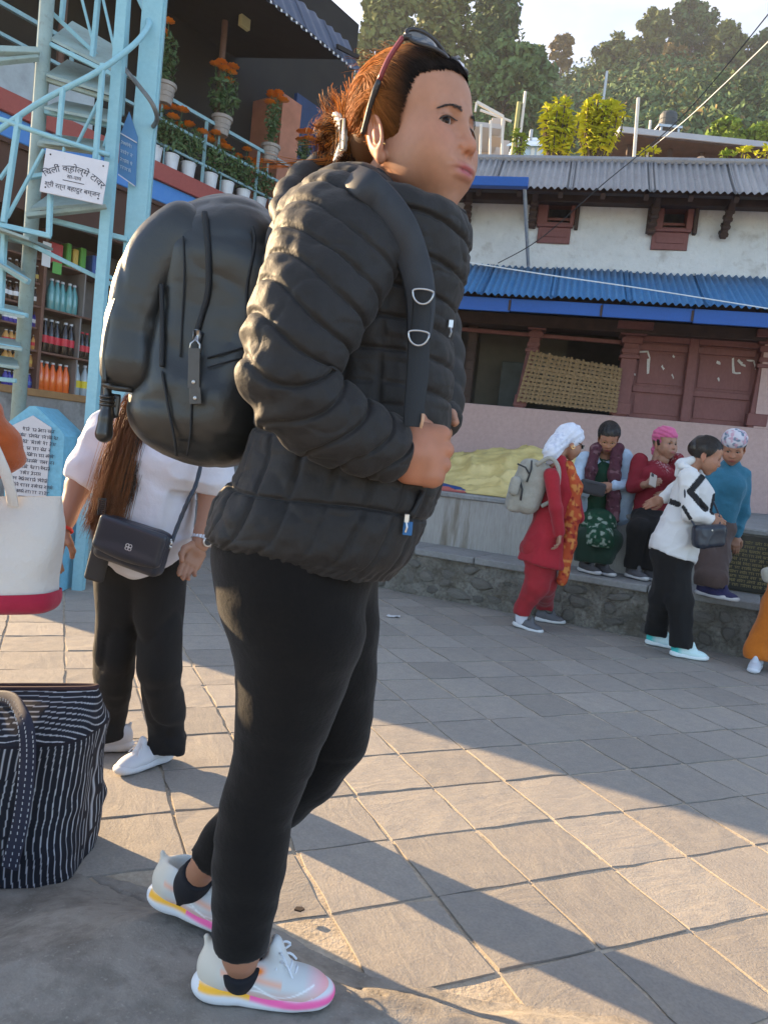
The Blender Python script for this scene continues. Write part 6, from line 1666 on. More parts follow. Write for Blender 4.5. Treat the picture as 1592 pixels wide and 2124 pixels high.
for i in range(11000):
    from_e = rg.random() < .45; ix_ = rg.integers(len(edge_) if from_e else len(scal)); p0 = edge_[ix_] if from_e else scal[ix_]; lk_n = float(n_edge[ix_] if from_e else n_scal[ix_])
    p0 = p0 + rg.normal(0, .0015, 3); e = BUN + rg.normal(0, .014, 3); sg_y = -1 if p0[1] < 0 else 1
    low_ = abs(p0[1]) > .045 and p0[2] < .03 and p0[0] > -.05
    if low_: w1 = A(-.028, sg_y * .075, .034 + .012 * rg.random()); raw = cspline([p0, (p0 + w1) / 2 + A(0, 0, .004), w1, (w1 + e) / 2 + A(0, 0, .006), e], 12)
    elif p0[0] > -.04:
        yy_ = np.clip(p0[1], -.074, .074); W_ = ell_c + A(-.035, yy_ * .95, .088 * math.sqrt(max(.05, 1 - (yy_ / .082) ** 2))); W2 = ell_c + A(-.088, yy_ * .6, .03)
        raw = cspline([p0, W_ * .5 + p0 * .5 + A(0, 0, .012), W_, W2, e], 12)
    else: raw = (p0 * (1 - KK) + e * KK)
    mid = raw - ell_c; lift = 1.014 + .010 * rg.random() + .014 * lk_n + (.022 * rg.random() + .016 * lk_n) * np.sin(KK * math.pi)
    q = np.array([ell_c + m_ / np.linalg.norm(m_ / ell_r) * l_ for m_, l_ in zip(mid, lift.ravel())])
    q = ell_c + (q - ell_c) * (1 + .055 * np.clip((q[:, :1] - .025) / .05, 0, 1))
    q = np.where(KK > .82, q * (1 - (KK - .82) / .18) + e * (KK - .82) / .18, q) + rg.normal(0, .0005, (12, 3)).cumsum(0)
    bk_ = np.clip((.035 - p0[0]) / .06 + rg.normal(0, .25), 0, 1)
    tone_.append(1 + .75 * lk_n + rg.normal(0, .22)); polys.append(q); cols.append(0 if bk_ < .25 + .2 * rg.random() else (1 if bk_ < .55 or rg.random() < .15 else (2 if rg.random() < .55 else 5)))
nb = len(polys)
def tuft(n, base, direc, L, spread, curl, c):
    k = np.linspace(0, 1, 12)[:, None]; nl = max(6, n // 34)
    for g in range(nl):
        d = nrm(np.asarray(direc) + rg.normal(0, spread * 1.3, 3)); l = L * rg.uniform(.45, 1.0); cv = np.clip(rg.normal(0, curl * .9 + .06, 3), -.4, .4); b0 = np.asarray(base) + rg.normal(0, .011, 3); w_ = rg.normal(0, 1, 3) * .008; ph = rg.uniform(0, 6)
        lock = b0 + d * l * k + cv * l * k ** 2 + w_ * np.sin(k * rg.uniform(3, 7) + ph)
        for i in range(n // nl):
            polys.append(lock * 1.0 + rg.normal(0, .0032, 3) * (1 - .55 * k) + rg.normal(0, .007, 3) * k ** 3 - d * l * rg.uniform(0, .3) * k ** 2); cols.append(c if rg.random() < .8 else 1)
tuft(1100, (-.112, -.03, .0), (-.10, -.04, 1), .085, .075, .06, 3)      # upright fan above the clip
tuft(600, (-.14, -.02, .015), (-.5, -.1, .8), .075, .2, .2, 4)
tuft(700, (-.125, -.02, -.02), (-.9, -.15, -.25), .085, .30, .30, 4)     # sprays behind
tuft(700, (-.115, -.03, -.03), (-.55, -.15, -.85), .115, .28, .25, 4)
tuft(400, (-.10, -.03, -.03), (-.15, -.1, -1), .10, .16, .12, 1)
# twisted bun body
for i in range(1500):
    a0 = rg.uniform(0, 6.28); rr0 = .034 * math.sqrt(rg.random()) + .010; k = np.linspace(0, 1, 12)[:, None]; tw_ = rg.uniform(1.2, 3.2); z0 = rg.normal(0, .012)
    aa = a0 + tw_ * k; polys.append(A(-.135, -.012, -.008) + np.concatenate([rr0 * .9 * np.cos(aa), .026 * np.sin(aa * .7 + i), rr0 * 1.25 * np.sin(aa)], 1) + A(z0 * .3, z0, 0)); cols.append(1 if rg.random() < .6 else 4)
for i in range(90):   # flyaways over the crown
    y = rg.uniform(-.6, .6); p0 = onell(A(rg.uniform(-.6, .6), y, .8) * ell_r, 1.02); k = np.linspace(0, 1, 12)[:, None]
    polys.append(p0 + A(-.05 * rg.random(), rg.normal(0, .01), .0) * k + A(-.02, 0, .022 * rg.random()) * np.sin(k * math.pi * .8)); cols.append(2)
polys = np.array(polys); V, F = strands(polys * HS, .00055, .00025)
pal = np.array([(.016, .011, .009), (.055, .022, .010), (.20, .072, .018), (.62, .23, .025), (.42, .15, .022), (.30, .11, .022)])  # bun tones: dyed brown, brightened with sunlight painted into the colour
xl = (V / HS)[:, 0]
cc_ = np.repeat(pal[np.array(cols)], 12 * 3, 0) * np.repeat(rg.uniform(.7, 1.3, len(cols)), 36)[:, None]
tb_ = np.clip((.030 - xl) / .055, 0, 1)[:, None]; scalp_n = nb * 36; gr_ = pal[0] * (1 - tb_) + A(.36, .125, .024) * tb_  # shaded front and sunlit back painted into the strand colour
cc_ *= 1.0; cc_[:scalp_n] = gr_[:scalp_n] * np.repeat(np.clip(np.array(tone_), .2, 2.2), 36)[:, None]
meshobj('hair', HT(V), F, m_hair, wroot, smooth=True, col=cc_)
core = SDF(); core.ell((-.128, -.012, -.012), (.034, .030, .048), k=.01); V, F = core.mesh(.004); meshobj('hair_bun_core', HT(V * HS), F, M('bun_core', (.05, .02, .01), .6), wroot, smooth=True)
# white claw clip
m_clip = M('white_clip', (.72, .66, .58), .35, noise=(40, .3))
mb = MB()
for z in (-1, 1):
    for q in range(4):
        a = A(-.105 - .004 * q, -.055, .004 + z * .008 + z * q * .008); mb.tube([HT(p_ * HS) for p_ in cspline([a + A(.006, .004, -z * .004), a, a + A(-.012, .004, z * .006), a + A(-.026, .016, z * .006)], 8)], [.0042, .005, .0048, .0046, .004, .0036, .003, .002], 6)
mb.box(HT(A(-.102, -.060, .002) * HS), (.006, .005, .026), *[Hd[:, i] for i in range(3)], .002); mb.build('hair_clip', m_clip, wroot, smooth=True)
# gold stud earrings
m_goldp = M('gold', (.75, .48, .20), .25, metal=1.0)
mb = MB()
for dx in (0, .004, -.004): mb.lathe(HT(A(-.008 + dx, -.0795, -.034) * HS), [(.0008, 0), (.0024, .0012), (.0012, .003)], 8, axis=Hd @ A(0, -1, 0))
mb.build('earring', m_goldp, wroot)

# ---- sunglasses pushed up on the hair
m_frame = M('sunglass_frame', (.022, .020, .022), .35, spec=.5); m_temple = M('maroon_temple', (.20, .035, .045), .4); m_lens = M('dark_lens', (.05, .055, .06), .06, spec=.9, coat=.8)
sgp = HT(A(.055, 0, .125) * HS); sung = thing('sunglasses', 'dark sunglasses with maroon temples pushed up onto the hair', 'sunglasses', sgp)
for y in (-1, 1):
    C_ = A(.0435, y * .043, .1035); eu = A(.032, -y * .066, -.014) / 2; ev = nrm(A(-.55, y * .10, .80)) * .0150; en = nrm(np.cross(eu, ev)); en = en if en[0] > 0 else -en
    ring_ = []
    for a in np.linspace(0, 2 * math.pi, 29)[:-1]:
        ca, sa = math.cos(a), math.sin(a); su = math.copysign(abs(ca) ** .8, ca); sv = math.copysign(abs(sa) ** .75, sa) * (1 - .18 * su)
        ring_.append(C_ + eu * su * .93 + ev * sv + en * .010 * (1 - su * su * .9))
    mb = MB(); mb.tube([HT(q * HS) for q in ring_ + ring_[:2]], .0034, 6, cap=False); mb.build('rim', m_frame, sung, smooth=True)
    V = [HT((C_ + en * .0125) * HS)] + [HT((C_ + (q - C_) * .55 + en * .0045) * HS) for q in ring_] + [HT(q * HS) for q in ring_]; n = 28; en_w = Hd @ en
    F = [(0, 1 + i, 1 + (i + 1) % n) for i in range(n)] + [(1 + i, 1 + n + i, 1 + n + (i + 1) % n, 1 + (i + 1) % n) for i in range(n)]
    V2_ = [v - en_w * .002 for v in V]; V, F = joinm((np.array(V), F), (np.array(V2_), [f[::-1] for f in F])); meshobj('lens', V, F, m_lens, sung, smooth=True)
    p0 = HT(A(.0255, y * .080, .108) * HS); hb = HT(A(.034, y * .071, .109) * HS)
    MB().tube([hb, p0], .0046, 6).build('hinge', m_frame, sung, smooth=True)
    path = cspline([p0, HT(A(.006, y * .0880, .080) * HS), HT(A(-.012, y * .0900, .048) * HS), HT(A(-.024, y * .0885, .026) * HS), HT(A(-.036, y * .083, .006) * HS), HT(A(-.046, y * .079, -.012) * HS)], 26)
    MB().tube(list(path[:10]), [.0040] * 10, 6).build('temple', m_temple, sung, smooth=True); MB().tube(list(path[9:]), [.0042, .005, .0056, .0056] + [.0050] * 13, 6).build('temple_tip', m_frame, sung, smooth=True)
MB().tube([HT(A(*q) * HS) for q in ((.061, -.009, .095), (.065, 0, .098), (.061, .009, .095))], .004, 6).build('bridge', m_frame, sung, smooth=True)

# ================================================================== black leather backpack
m_leather = M('black_leather', (.014, .016, .017), .36, noise=[(10, .4, (.024, .027, .028))], bump=[(60, .2, .004), (300, .25, .001)], spec=.55)
m_leather2 = M('black_leather_edge', (.02, .019, .018), .30, bump=(60, .2, .003), spec=.55)
m_web = M('black_webbing', (.016, .019, .023), .75, bump=(400, .4, .001))
m_strap = M('dark_strap', (.022, .025, .032), .6, noise=(30, .4), bump=(300, .3, .001))
BY = 1.40
bpk = thing('backpack', 'black leather backpack with zip pulls on the back of the woman in the quilted jacket', 'backpack', at(430, 960, BY))
def ell_px(S_, u, v, ru, rv, ry, Y, rot=0, k=.04, sub=False):
    s_ = Y / FPX; S_.ell(at(u, v, Y), (ru * s_, ry, rv * s_), rotm((0, 1, 0), rot + 6), k=k, sub=sub)
K = SDF()
def bxp(S_, u, v, hu, hv, hy, Y, rd, rot=6, k=.03):
    s_ = Y / FPX; S_.box(at(u, v, Y), (hu * s_, hy, hv * s_), rotm((0, 1, 0), rot), rd=rd, k=k)
bxp(K, 455, 720, 135, 225, .125, BY + .03, .075, 8)
ell_px(K, 455, 545, 120, 115, .115, BY + .03, 20, k=.06)
ell_px(K, 430, 850, 118, 112, .12, BY + .02, 0, k=.05)
ell_px(K, 505, 520, 88, 92, .115, BY + .04, 0, k=.05)
def bpk_disp(P):
    f = .004 * vnoise(P * A(1, 1, .8), 9) + .0015 * vnoise(P, 24) + .0015 * (crease(P * A(1, 1, .6), 6, 3) - .3) - .0034 * crease(P + 5, 11, 9) - .0015 * crease(P + 9, 24, 7)
    dd_ = (P[:, 0] * .5 + P[:, 2]) * 1.0; f += .0035 * np.sin(dd_ * 55 + 3 * vnoise(P, 6)) * np.clip(vnoise(P + 2, 7) + .2, 0, 1)
    return f
V, F = K.mesh(.0055, disp=bpk_disp, smooth=1); pkb = meshobj('main_compartment', V, F, m_leather, bpk, smooth=True)
def near_surf(V, u, v, off=.003):
    """nearest point of mesh V under a pixel, pushed towards the camera"""
    q = V - CAM; d = q @ _f; uu = 796 + FPX * (q @ _rt) / d; vv = 1062 - FPX * (q @ _up) / d
    w = (uu - u) ** 2 + (vv - v) ** 2; idx_ = np.where(w < 20 ** 2)[0]
    if len(idx_) == 0: idx_ = np.argsort(w)[:6]
    Y = V[idx_, 1].min(); return at(u, v, Y - off)
VB = V
# front pocket: thick curved slab along the left edge
Kp = SDF()
for u, v in cspline([(396, 502), (350, 540), (312, 605), (292, 685), (282, 770)], 11): bxp(Kp, u + 16, v + 4, 54, 46, .112, BY + .02, .036, 34 - 28 * min(1, (v - 500) / 130), k=.02)
Kp.box(at(250, 830, BY), A(.08, .2, .024), rotm((0, 1, 0), 8), rd=.003, k=.004, sub=True)
V, F = Kp.mesh(.005, disp=lambda P: .002 * vnoise(P, 14) - .003 * crease(P + 2, 11, 8) + .002 * (crease(P * A(1, 1, .6), 7, 3) - .3), smooth=1); meshobj('front_pocket', V, F, m_leather, bpk, smooth=True)
def bp_line(pts, r, name, mat, n=24, off=.002):
    q = cspline([near_surf(VB, u, v, off) for u, v in pts], n); MB().tube(list(q), r, 6).build(name, mat, pkb, smooth=True)
bp_line([(424, 440), (432, 520), (432, 600), (420, 650), (408, 690)], .0055, 'zip_track', m_web)
bp_line([(420, 690), (404, 760), (398, 830), (395, 900), (388, 945)], .0022, 'seam', m_web)
bp_line([(380, 490), (382, 570), (378, 660), (374, 740)], .0018, 'seam', m_web); bp_line([(335, 590), (337, 680), (336, 760)], .0045, 'side_zip', m_web)
bp_line([(292, 600), (290, 680), (292, 745)], .003, 'seam', m_web); bp_line([(336, 770), (350, 850), (362, 910), (366, 945)], .0025, 'seam', m_web)
bp_line([(430, 742), (480, 728), (520, 715)], .0018, 'seam', m_web); bp_line([(430, 762), (480, 748), (520, 738)], .0015, 'seam', m_web)
bp_line([(524, 470), (528, 510), (512, 600), (515, 680)], .003, 'seam', m_web)
edge = cspline([at(u, v, BY - .085) for u, v in ((352, 462), (318, 490), (288, 530), (262, 575), (240, 632), (224, 690), (218, 745), (218, 795))], 30)
MB().tube(list(edge), .006, 8).build('piping', m_leather2, bpk, smooth=True)
edge2 = cspline([at(u, v, BY - .06) for u, v in ((300, 520), (276, 570), (272, 680), (276, 800))], 24); MB().tube(list(edge2), .004, 6).build('piping', m_leather2, bpk, smooth=True)
MB().tube([at(u, v, BY - .07) for u, v in ((216, 796), (240, 804), (276, 808))], .006, 8).build('piping', m_leather2, bpk, smooth=True)
# zip pulls with leather tabs and rivets
m_tab = M('grey_leather_tab', (.085, .085, .083), .5, noise=(30, .3)); m_pull = M('gunmetal', (.45, .45, .45), .3, metal=.9)
for (u0, v0, u1, v1, lab) in ((408, 725, 402, 805, 1), (405, 804, 406, 838, 2)):
    a, b = near_surf(VB, u0, v0, .014), near_surf(VB, u1, v1, .016); b[1] = min(a[1], b[1]); a[1] = b[1]
    tb_ = MB().bar(a, b, .020, .003, up=(0, 1, 0), bev=.001).build('pull_tab', m_tab, bpk)
    MB().lathe(b + nrm(a - b) * .010 - A(0, .0018, 0), [(.0036, 0), (.003, .0022), (0, .003)], 10, axis=(0, -1, 0)).build('rivet', m_pull, tb_)
a = near_surf(VB, 408, 700, .012); mb = MB(); mb.box(a + A(0, 0, .003), (.006, .004, .010), bev=.0015)
mb.tube([a + A(dx, -.004, dz) for dx, dz in ((0, -.004), (-.008, -.012), (-.009, -.024), (0, -.028), (.009, -.024), (.008, -.012), (0, -.004))], .0022, 6); mb.build('zip_slider', m_pull, bpk, smooth=True)
# carry handle
q = cspline([at(u, v, BY + .02) for u, v in ((425, 436), (436, 418), (462, 412), (488, 416), (500, 430))], 16); mb = MB(); mb.tube(list(q), .010, 8); mb.tube(list(q + A(0, .012, -.004)), .009, 8); mb.build('carry_handle', m_leather2, bpk, smooth=True)
# dangling strap end at lower left
q = [at(u, v, BY - .05) for u, v in ((222, 800), (224, 830), (220, 865), (216, 900))]
sd = SDF(); sd.chain(q, [.007, .008, .012, .016], k=.006); sd.box(at(240, 842, BY - .04), (.008, .004, .022), rotm((0, 1, 0), 4), rd=.003, k=.004); V, F = sd.mesh(.003); st_ = meshobj('strap_end', V, F, m_leather2, bpk, smooth=True)
for v in (824, 832, 840): MB().tube([at(223, v, BY - .05) + A(.011 * math.cos(t), .011 * math.sin(t), 0) for t in np.linspace(0, 6.4, 12)], .003, 5).build('strap_ring', m_leather2, st_, smooth=True)
# shoulder strap over the jacket
def ribbon(pts, w, th_, mat, name, parent, n=40, side=None):
    c = cspline(pts, n); t = np.gradient(c, axis=0); t /= np.linalg.norm(t, axis=1)[:, None]
    nn = np.tile(A(-.05, -1, .05), (n, 1)); s = np.cross(t, nn); s /= np.linalg.norm(s, axis=1)[:, None]; nn = np.cross(s, t)
    ws = w if hasattr(w, '__len__') else [w] * n; ws = np.interp(np.linspace(0, 1, n), np.linspace(0, 1, len(ws)), ws)[:, None]
    prof = [(-1, 0), (-.85, 1), (.85, 1), (1, 0), (.85, -.6), (-.85, -.6)]
    P_ = np.stack([c + s * ws * a + nn * th_ * b for a, b in prof], 1); V_, F_ = grid(P_, closed_u=True)
    return meshobj(name, V_, F_, mat, parent, smooth=False)
sp = [(742, 372), (790, 415), (828, 470), (852, 530), (868, 590), (872, 645), (868, 700)]
spts = [torso_near(u, v, .016) for u, v in sp]; sp = [(690, 352)] + sp; spts = [at(690, 352, 1.36)] + spts
for i, p_ in enumerate(spts):
    if i > 2: spts[i] = at(*sp[i], min(p_[1], spts[3][1] + .01) if i > 3 else p_[1])
ribbon(spts, [.022, .024, .026, .027, .026, .024, .022, .019], .006, m_strap, 'shoulder_strap', bpk)
Ys = spts[-1][1] - .006
ribbon([at(876, 600, spts[5][1] - .012), at(874, 650, Ys), at(868, 712, Ys)], .0145, .003, m_web, 'strap_patch', bpk, 16)
ribbon([at(868, 705, Ys - .002), at(866, 770, Ys - .006), at(860, 830, Ys - .012), at(856, 885, Ys - .016)], [.0165, .017, .016, .015], .0022, m_web, 'webbing', bpk, 24)
for (u, v) in ((877, 606), (868, 692)):
    c = at(u, v, Ys - .014); pts = [c + A(.0155 * math.cos(t), -.002, -.018 * max(0, -math.sin(t)) * 1.0 + .004 * max(0, math.sin(t))) for t in np.linspace(0, 2 * math.pi, 22)]
    MB().tube(pts, .0017, 6).build('strap_buckle', m_pull, bpk, smooth=True)
MB().tube([at(u, v, Ys - .02) for u, v in ((872, 888), (876, 872), (877, 858))], .0028, 6).build('cord_end', M('tan_cord', (.50, .30, .19), .8), bpk, smooth=True)
# ================================================================== other people
def head_on(u, v, Y, d, sc, skin, res=.0055, **kw):
    """head mesh with its centre under a pixel; returns verts, faces, colours, transform"""
    R_ = frame(d, (0, 0, 1)); T = xf(R_, at(u, v, Y)); V, F = head_sdf(SDF()).mesh(res / sc, smooth=1)
    return T(V * sc), F, head_colors(V, skin, **kw), (lambda P: T(np.asarray(P) * sc)), R_
def build_body(root, parts):
    V, F = joinm(*[(p[0], p[1]) for p in parts]); return meshobj('body', V, F, m_skin, root, smooth=True, col=np.concatenate([p[2] for p in parts]))
def brows_eyes(root, T, sc=1.0):
    eyes(root, T, 1.0)
    for y in (-1, 1): MB().tube([T(A(.0855 - .018 * q ** 1.8, y * (.014 + .036 * q), .0165 + .007 * math.sin(q * 2.6) - .003 * q)) for q in np.linspace(0, 1, 8)], [.0018, .0026, .0027, .0026, .0024, .002, .0015, .001], 5).build('eyebrow', m_hairblack, root, smooth=True)
def sdfobj(name, S, res, mat, parent, disp=None, col=None, smooth=1):
    V, F = S.mesh(res, disp=disp, smooth=smooth); return meshobj(name, V, F, mat, parent, smooth=True, col=None if col is None else col(V))
def pts(L, Y): return [at(q[0], q[1], q[2] if len(q) > 2 and q[2] < 20 else Y) for q in L]
def strand_bundle(name, root, path, n, r, width, mat, seed, wave=.01, npt=16, flare=1.0, col=None):
    rg = np.random.default_rng(seed); c = cspline(path, npt); P = []
    for i in range(n):
        o = rg.normal(0, 1, 3) * np.asarray(width); k = np.linspace(0, 1, npt)[:, None]; ph = rg.uniform(0, 6.28)
        P.append(c + o * (1 + (flare - 1) * k) + wave * np.sin(k * rg.uniform(4, 9) + ph) * rg.normal(0, 1, 3) + rg.normal(0, .002, (npt, 3)).cumsum(0) * .5)
    V, F = strands(P, r, r * .4); return meshobj(name, V, F, mat, root, smooth=True)
floral = lambda base, c1, c2, f, lo=.25: (lambda V: blend(blend(vcol(V, base), (vnoise(V, f) - lo) * 6, c1), (vnoise(V + 7, f * 1.3) - lo - .1) * 6, c2))
m_attr = M('patterned_cloth', rough=.85, attr=True, bump=[(25, .25, .01), (300, .2, .001)], spec=.2)
m_blacktr = cloth('black_trousers', (.010, .010, .011), fold=(14, .3, .02), sheen=.05)

# ------------------------------------------------------------------ woman in the white top (left, head behind the backpack)
LY = 2.45
lw = thing('person', 'woman in a white top and wide black trousers behind the backpack, one arm out', 'person', A(*(gz(280, 1590)[:2]), 0))
Vh_, Fh_, ch_, LT, LR = head_on(352, 800, LY + .03, A(-.25, -.95, -.12), 1.0, SKIN_B, .008)
B_ = SDF(); neck = at(345, 868, LY)
B_.chain([neck, at(330, 960, LY), at(310, 1090, LY), at(295, 1150, LY)], [.05, .10, .10, .09], k=.05)
armR = pts(((235, 905), (165, 1005, 2.40), (138, 1075, 2.34), (128, 1100, 2.32)), LY); armL = pts(((425, 905), (442, 1035, 2.42), (425, 1105, 2.36), (415, 1130, 2.34)), LY)
B_.chain([neck, armR[0]], [.05, .05], k=.03); B_.chain(armR, [.05, .042, .029, .026], k=.015); B_.chain([neck, armL[0]], [.05, .05], k=.03); B_.chain(armL, [.05, .046, .034, .029], k=.015)
legs_lw = [((258, 1180), (248, 1380), (236, 1550)), ((328, 1180), (325, 1390), (315, 1575))]
fR, fL = gz(232, 1560) + A(0, .0, 0), gz(322, 1592)
B_.chain([at(258, 1165, LY), at(240, 1350, 2.49), fR + A(-.02, .01, .09)], [.06, .04, .03], k=.02); B_.chain([at(330, 1165, LY), at(332, 1380, 2.45), fL + A(.02, .04, .09)], [.06, .04, .03], k=.02)
Rw = np.stack([nrm(at(112, 1160, 2.30) - armR[-1]), nrm(A(.55, -.4, -.3)), A(0, 0, 0)], 1); Rw[:, 1] = nrm(Rw[:, 1] - Rw[:, 0] * (Rw[:, 0] @ Rw[:, 1])); Rw[:, 2] = np.cross(Rw[:, 0], Rw[:, 1])
Rl = np.stack([nrm(at(392, 1175, 2.31) - armL[-1]), nrm(A(-.8, -.5, 0)), A(0, 0, 0)], 1); Rl[:, 1] = nrm(Rl[:, 1] - Rl[:, 0] * (Rl[:, 0] @ Rl[:, 1])); Rl[:, 2] = np.cross(Rl[:, 0], Rl[:, 1])
hh = SDF(); hand_sdf(hh, armR[-1], Rw, .86, .35); V1, F1 = hh.mesh(.003, smooth=1); hh = SDF(); hand_sdf(hh, armL[-1], Rl, .88, .45); V2, F2 = hh.mesh(.003, smooth=1)
V, F = B_.mesh(.009, smooth=1)
build_body(lw, [(Vh_, Fh_, ch_), (V, F, vcol(V, SKIN_B)), (V1, F1, vcol(V1, SKIN_B * .95)), (V2, F2, vcol(V2, SKIN_B * .95))]); eyes(lw, LT, 1.0)
m_whitetop = cloth('white_knit_top', (.62, .62, .68), fold=(16, .25, .02), noise=[(6, .15)])
TP = SDF(); TP.chain([at(340, 885, LY), at(330, 945, LY), at(312, 1060, LY), at(300, 1110, LY)], [.085, .145, .150, .152], k=.05)
TP.ell(at(300, 965, 2.38), (.075, .06, .065), k=.05); TP.ell(at(372, 970, 2.38), (.075, .06, .065), k=.05)
TP.chain([at(325, 885, LY), armR[0], at(182, 985, 2.415)], [.06, .082, .076], k=.04); TP.chain([at(350, 885, LY), armL[0], at(440, 1000, 2.43)], [.06, .080, .074], k=.04)
dR = nrm(at(165, 1005, 2.40) - armR[0]); TP.box(at(180, 985, 2.415) + dR * .095, A(.055, .14, .14), frame(dR, (0, 0, 1)), rd=.01, k=.006, sub=True)
TP.box(at(442, 1075, 2.42), A(.13, .14, .075), rotm((0, 1, 0), 3), rd=.01, k=.006, sub=True); TP.box(at(305, 1196, LY), A(.3, .3, .055), rotm((0, 1, 0), 8), rd=.01, k=.006, sub=True)
TP.chain([at(310, 1060, LY), at(302, 1120, LY)], [.148, .150], k=.02); TP.ell(at(345, 862, LY - .05), (.07, .06, .05), k=.01, sub=True)
sdfobj('top', TP, .006, m_whitetop, lw, disp=lambda P: .003 * vnoise(P * A(1, 1, 1.8), 18) + .008 * (crease(P * A(1, 1, 1.3), 7, 4) - .3) + .003 * (crease(P + 4, 16, 4) - .3), smooth=1)
TR = SDF()
TR.chain([at(258, 1165, LY), at(240, 1350, 2.49), fR + A(-.02, .01, .14), fR + A(-.02, .01, .04)], [.100, .074, .066, .070], k=.015); TR.chain([at(330, 1165, LY), at(332, 1380, 2.45), fL + A(.02, .04, .13), fL + A(.02, .04, .03)], [.102, .078, .070, .074], k=.015)
TR.ell(at(297, 1150, LY), (.15, .115, .10), k=.04); TR.box(A(fR[0] + .05, 2.5, -.015), A(.5, .5, .055), rd=.005, k=.005, sub=True)
for f_ in (fR, fL): TR.box(f_ + A(0, -.02, .01), A(.3, .3, .03), rd=.005, k=.005, sub=True)
sdfobj('trousers', TR, .007, m_blacktr, lw, disp=lambda P: -.014 * crease(P * A(1.2, 1.2, .5), 8, 4) + .010 * vnoise(P * A(1, 1, 1.6), 20) * np.clip(.45 - P[:, 2], 0, 1) * 2.5, smooth=2)
whiteshoe = {'sole': (.62, .62, .64), 'upper': (.60, .60, .63)}
m_wlace = M('white_lace', (.6, .6, .62), .8); whiteshoe['lace'] = m_wlace
shoe(lw, gz(338, 1588) + A(0, .06, 0), nrm(A(-.55, -.83, 0)), (0, 0, 1), .235, whiteshoe, .004); shoe(lw, gz(262, 1562) + A(0, .03, 0), nrm(A(-.95, -.3, 0)), (0, 0, 1), .235, whiteshoe, .004)
m_auburn = M('auburn_hair', (.20, .068, .020), .42, noise=(9, .8, (.45, .17, .045)), spec=.5, extra=_ht)
hpath = [at(350, 770, 2.44), at(310, 820, 2.37), at(275, 880, 2.33), at(250, 960, 2.30), at(232, 1030, 2.29), at(215, 1090, 2.28)]
strand_bundle('hair', lw, hpath, 2600, .0010, (.017, .012, .016), m_auburn, 3, .006, 18, 1.5)
strand_bundle('hair', lw, [p_ + A(.035, .012, 0) for p_ in hpath[:5]], 1300, .0010, (.010, .010, .014), M('dark_hair_lock', (.02, .011, .009), .4), 4, .005, 16, 1.3)
cap = SDF(); cap.ell((-.02, 0, .04), (.105, .085, .094)); V, F = cap.mesh(.006); k_ = ~((V[:, 0] > .03) & (V[:, 2] < .07))[F].any(1); meshobj('hair_cap', LT(V), F[k_], M('dark_crown_hair', (.03, .014, .01), .45), lw, smooth=True)
cb_ = MB(); c0 = at(212, 1052, 2.245)
for i in range(8): cb_.box(c0 + A(.0, 0, .022 - i * .0062), (.010, .003, .0016))
cb_.box(c0 + A(-.011, 0, 0), (.002, .003, .026), bev=.001); cb_.box(c0 + A(.011, 0, 0), (.002, .003, .026), bev=.001); cb_.box(c0 + A(0, 0, .026), (.012, .003, .002)); cb_.build('hair_comb', m_cable, lw)
# wrist watch, thread bracelet
wt = armL[-1] * .3 + armL[-2] * .7 + A(0, 0, -.012); dw = nrm(armL[-1] - armL[-2]); fw = frame(dw, (0, -1, 0))
m_silver = M('silver_metal', (.62, .62, .63), .3, metal=.8)
mb = MB()
for i in range(22):
    a = i * 2 * math.pi / 22; mb.box(wt + fw[:, 1] * .037 * math.cos(a) + fw[:, 2] * .037 * math.sin(a), (.007, .0045, .002), fw[:, 0], -fw[:, 1] * math.sin(a) + fw[:, 2] * math.cos(a), fw[:, 1] * math.cos(a) + fw[:, 2] * math.sin(a), .001)
wb = mb.build('watch_band', m_silver, lw); q_ = nrm(A(.55, -.8, 0)); MB().lathe(wt + q_ * .036, [(.015, 0), (.016, .006), (.013, .008)], 18, axis=q_).build('watch_case', m_silver, lw); MB().lathe(wt + q_ * .0445, [(.0115, 0), (.0115, .0006)], 18, axis=q_).build('watch_dial', m_cable, lw)
bc = armR[-1] - nrm(armR[-1] - armR[-2]) * .006; fb = frame(armR[-1] - armR[-2], (0, -1, 0)); MB().tube([bc + .031 * (fb[:, 1] * math.cos(a) + fb[:, 2] * math.sin(a)) for a in np.linspace(0, 6.3, 18)], .005, 6).build('thread_bracelet', M('red_thread', (.6, .05, .04), .8), lw, smooth=True)
# handbag and phone pouch
m_navy = M('navy_leather', (.014, .020, .034), .38, bump=[(12, .2, .01), (250, .2, .001)], spec=.5)
hb_c = at(276, 1132, 2.24); hb = thing('handbag', 'dark navy shoulder bag with a silver emblem hanging before the white top', 'handbag', at(276, 1182, 2.24))
Rb = rotm((0, 1, 0), 12) @ rotm((0, 0, 1), -6)
S_ = SDF(); S_.box(hb_c, (.112, .038, .070), Rb, rd=.026); sdfobj('body', S_, .005, m_navy, hb, disp=folds(.003, 14))
S_ = SDF(); S_.box(hb_c + Rb @ A(0, -.030, .018), (.110, .016, .052), Rb, rd=.013); S_.ell(hb_c + Rb @ A(0, -.034, -.028), (.085, .012, .018), Rb, k=.02); fl = sdfobj('flap', S_, .004, m_navy, hb)
mb = MB(); ec = hb_c + Rb @ A(.008, -.0475, .002)
for i in range(4):
    a = i * math.pi / 2 + math.pi / 4; o_ = ec + Rb @ A(.0062 * math.cos(a), 0, .0062 * math.sin(a)); mb.tube([o_ + Rb @ A(.0052 * math.cos(t), 0, .0052 * math.sin(t)) for t in np.linspace(0, 6.29, 14)], .0013, 5)
mb.build('emblem', m_silver, fl, smooth=True)
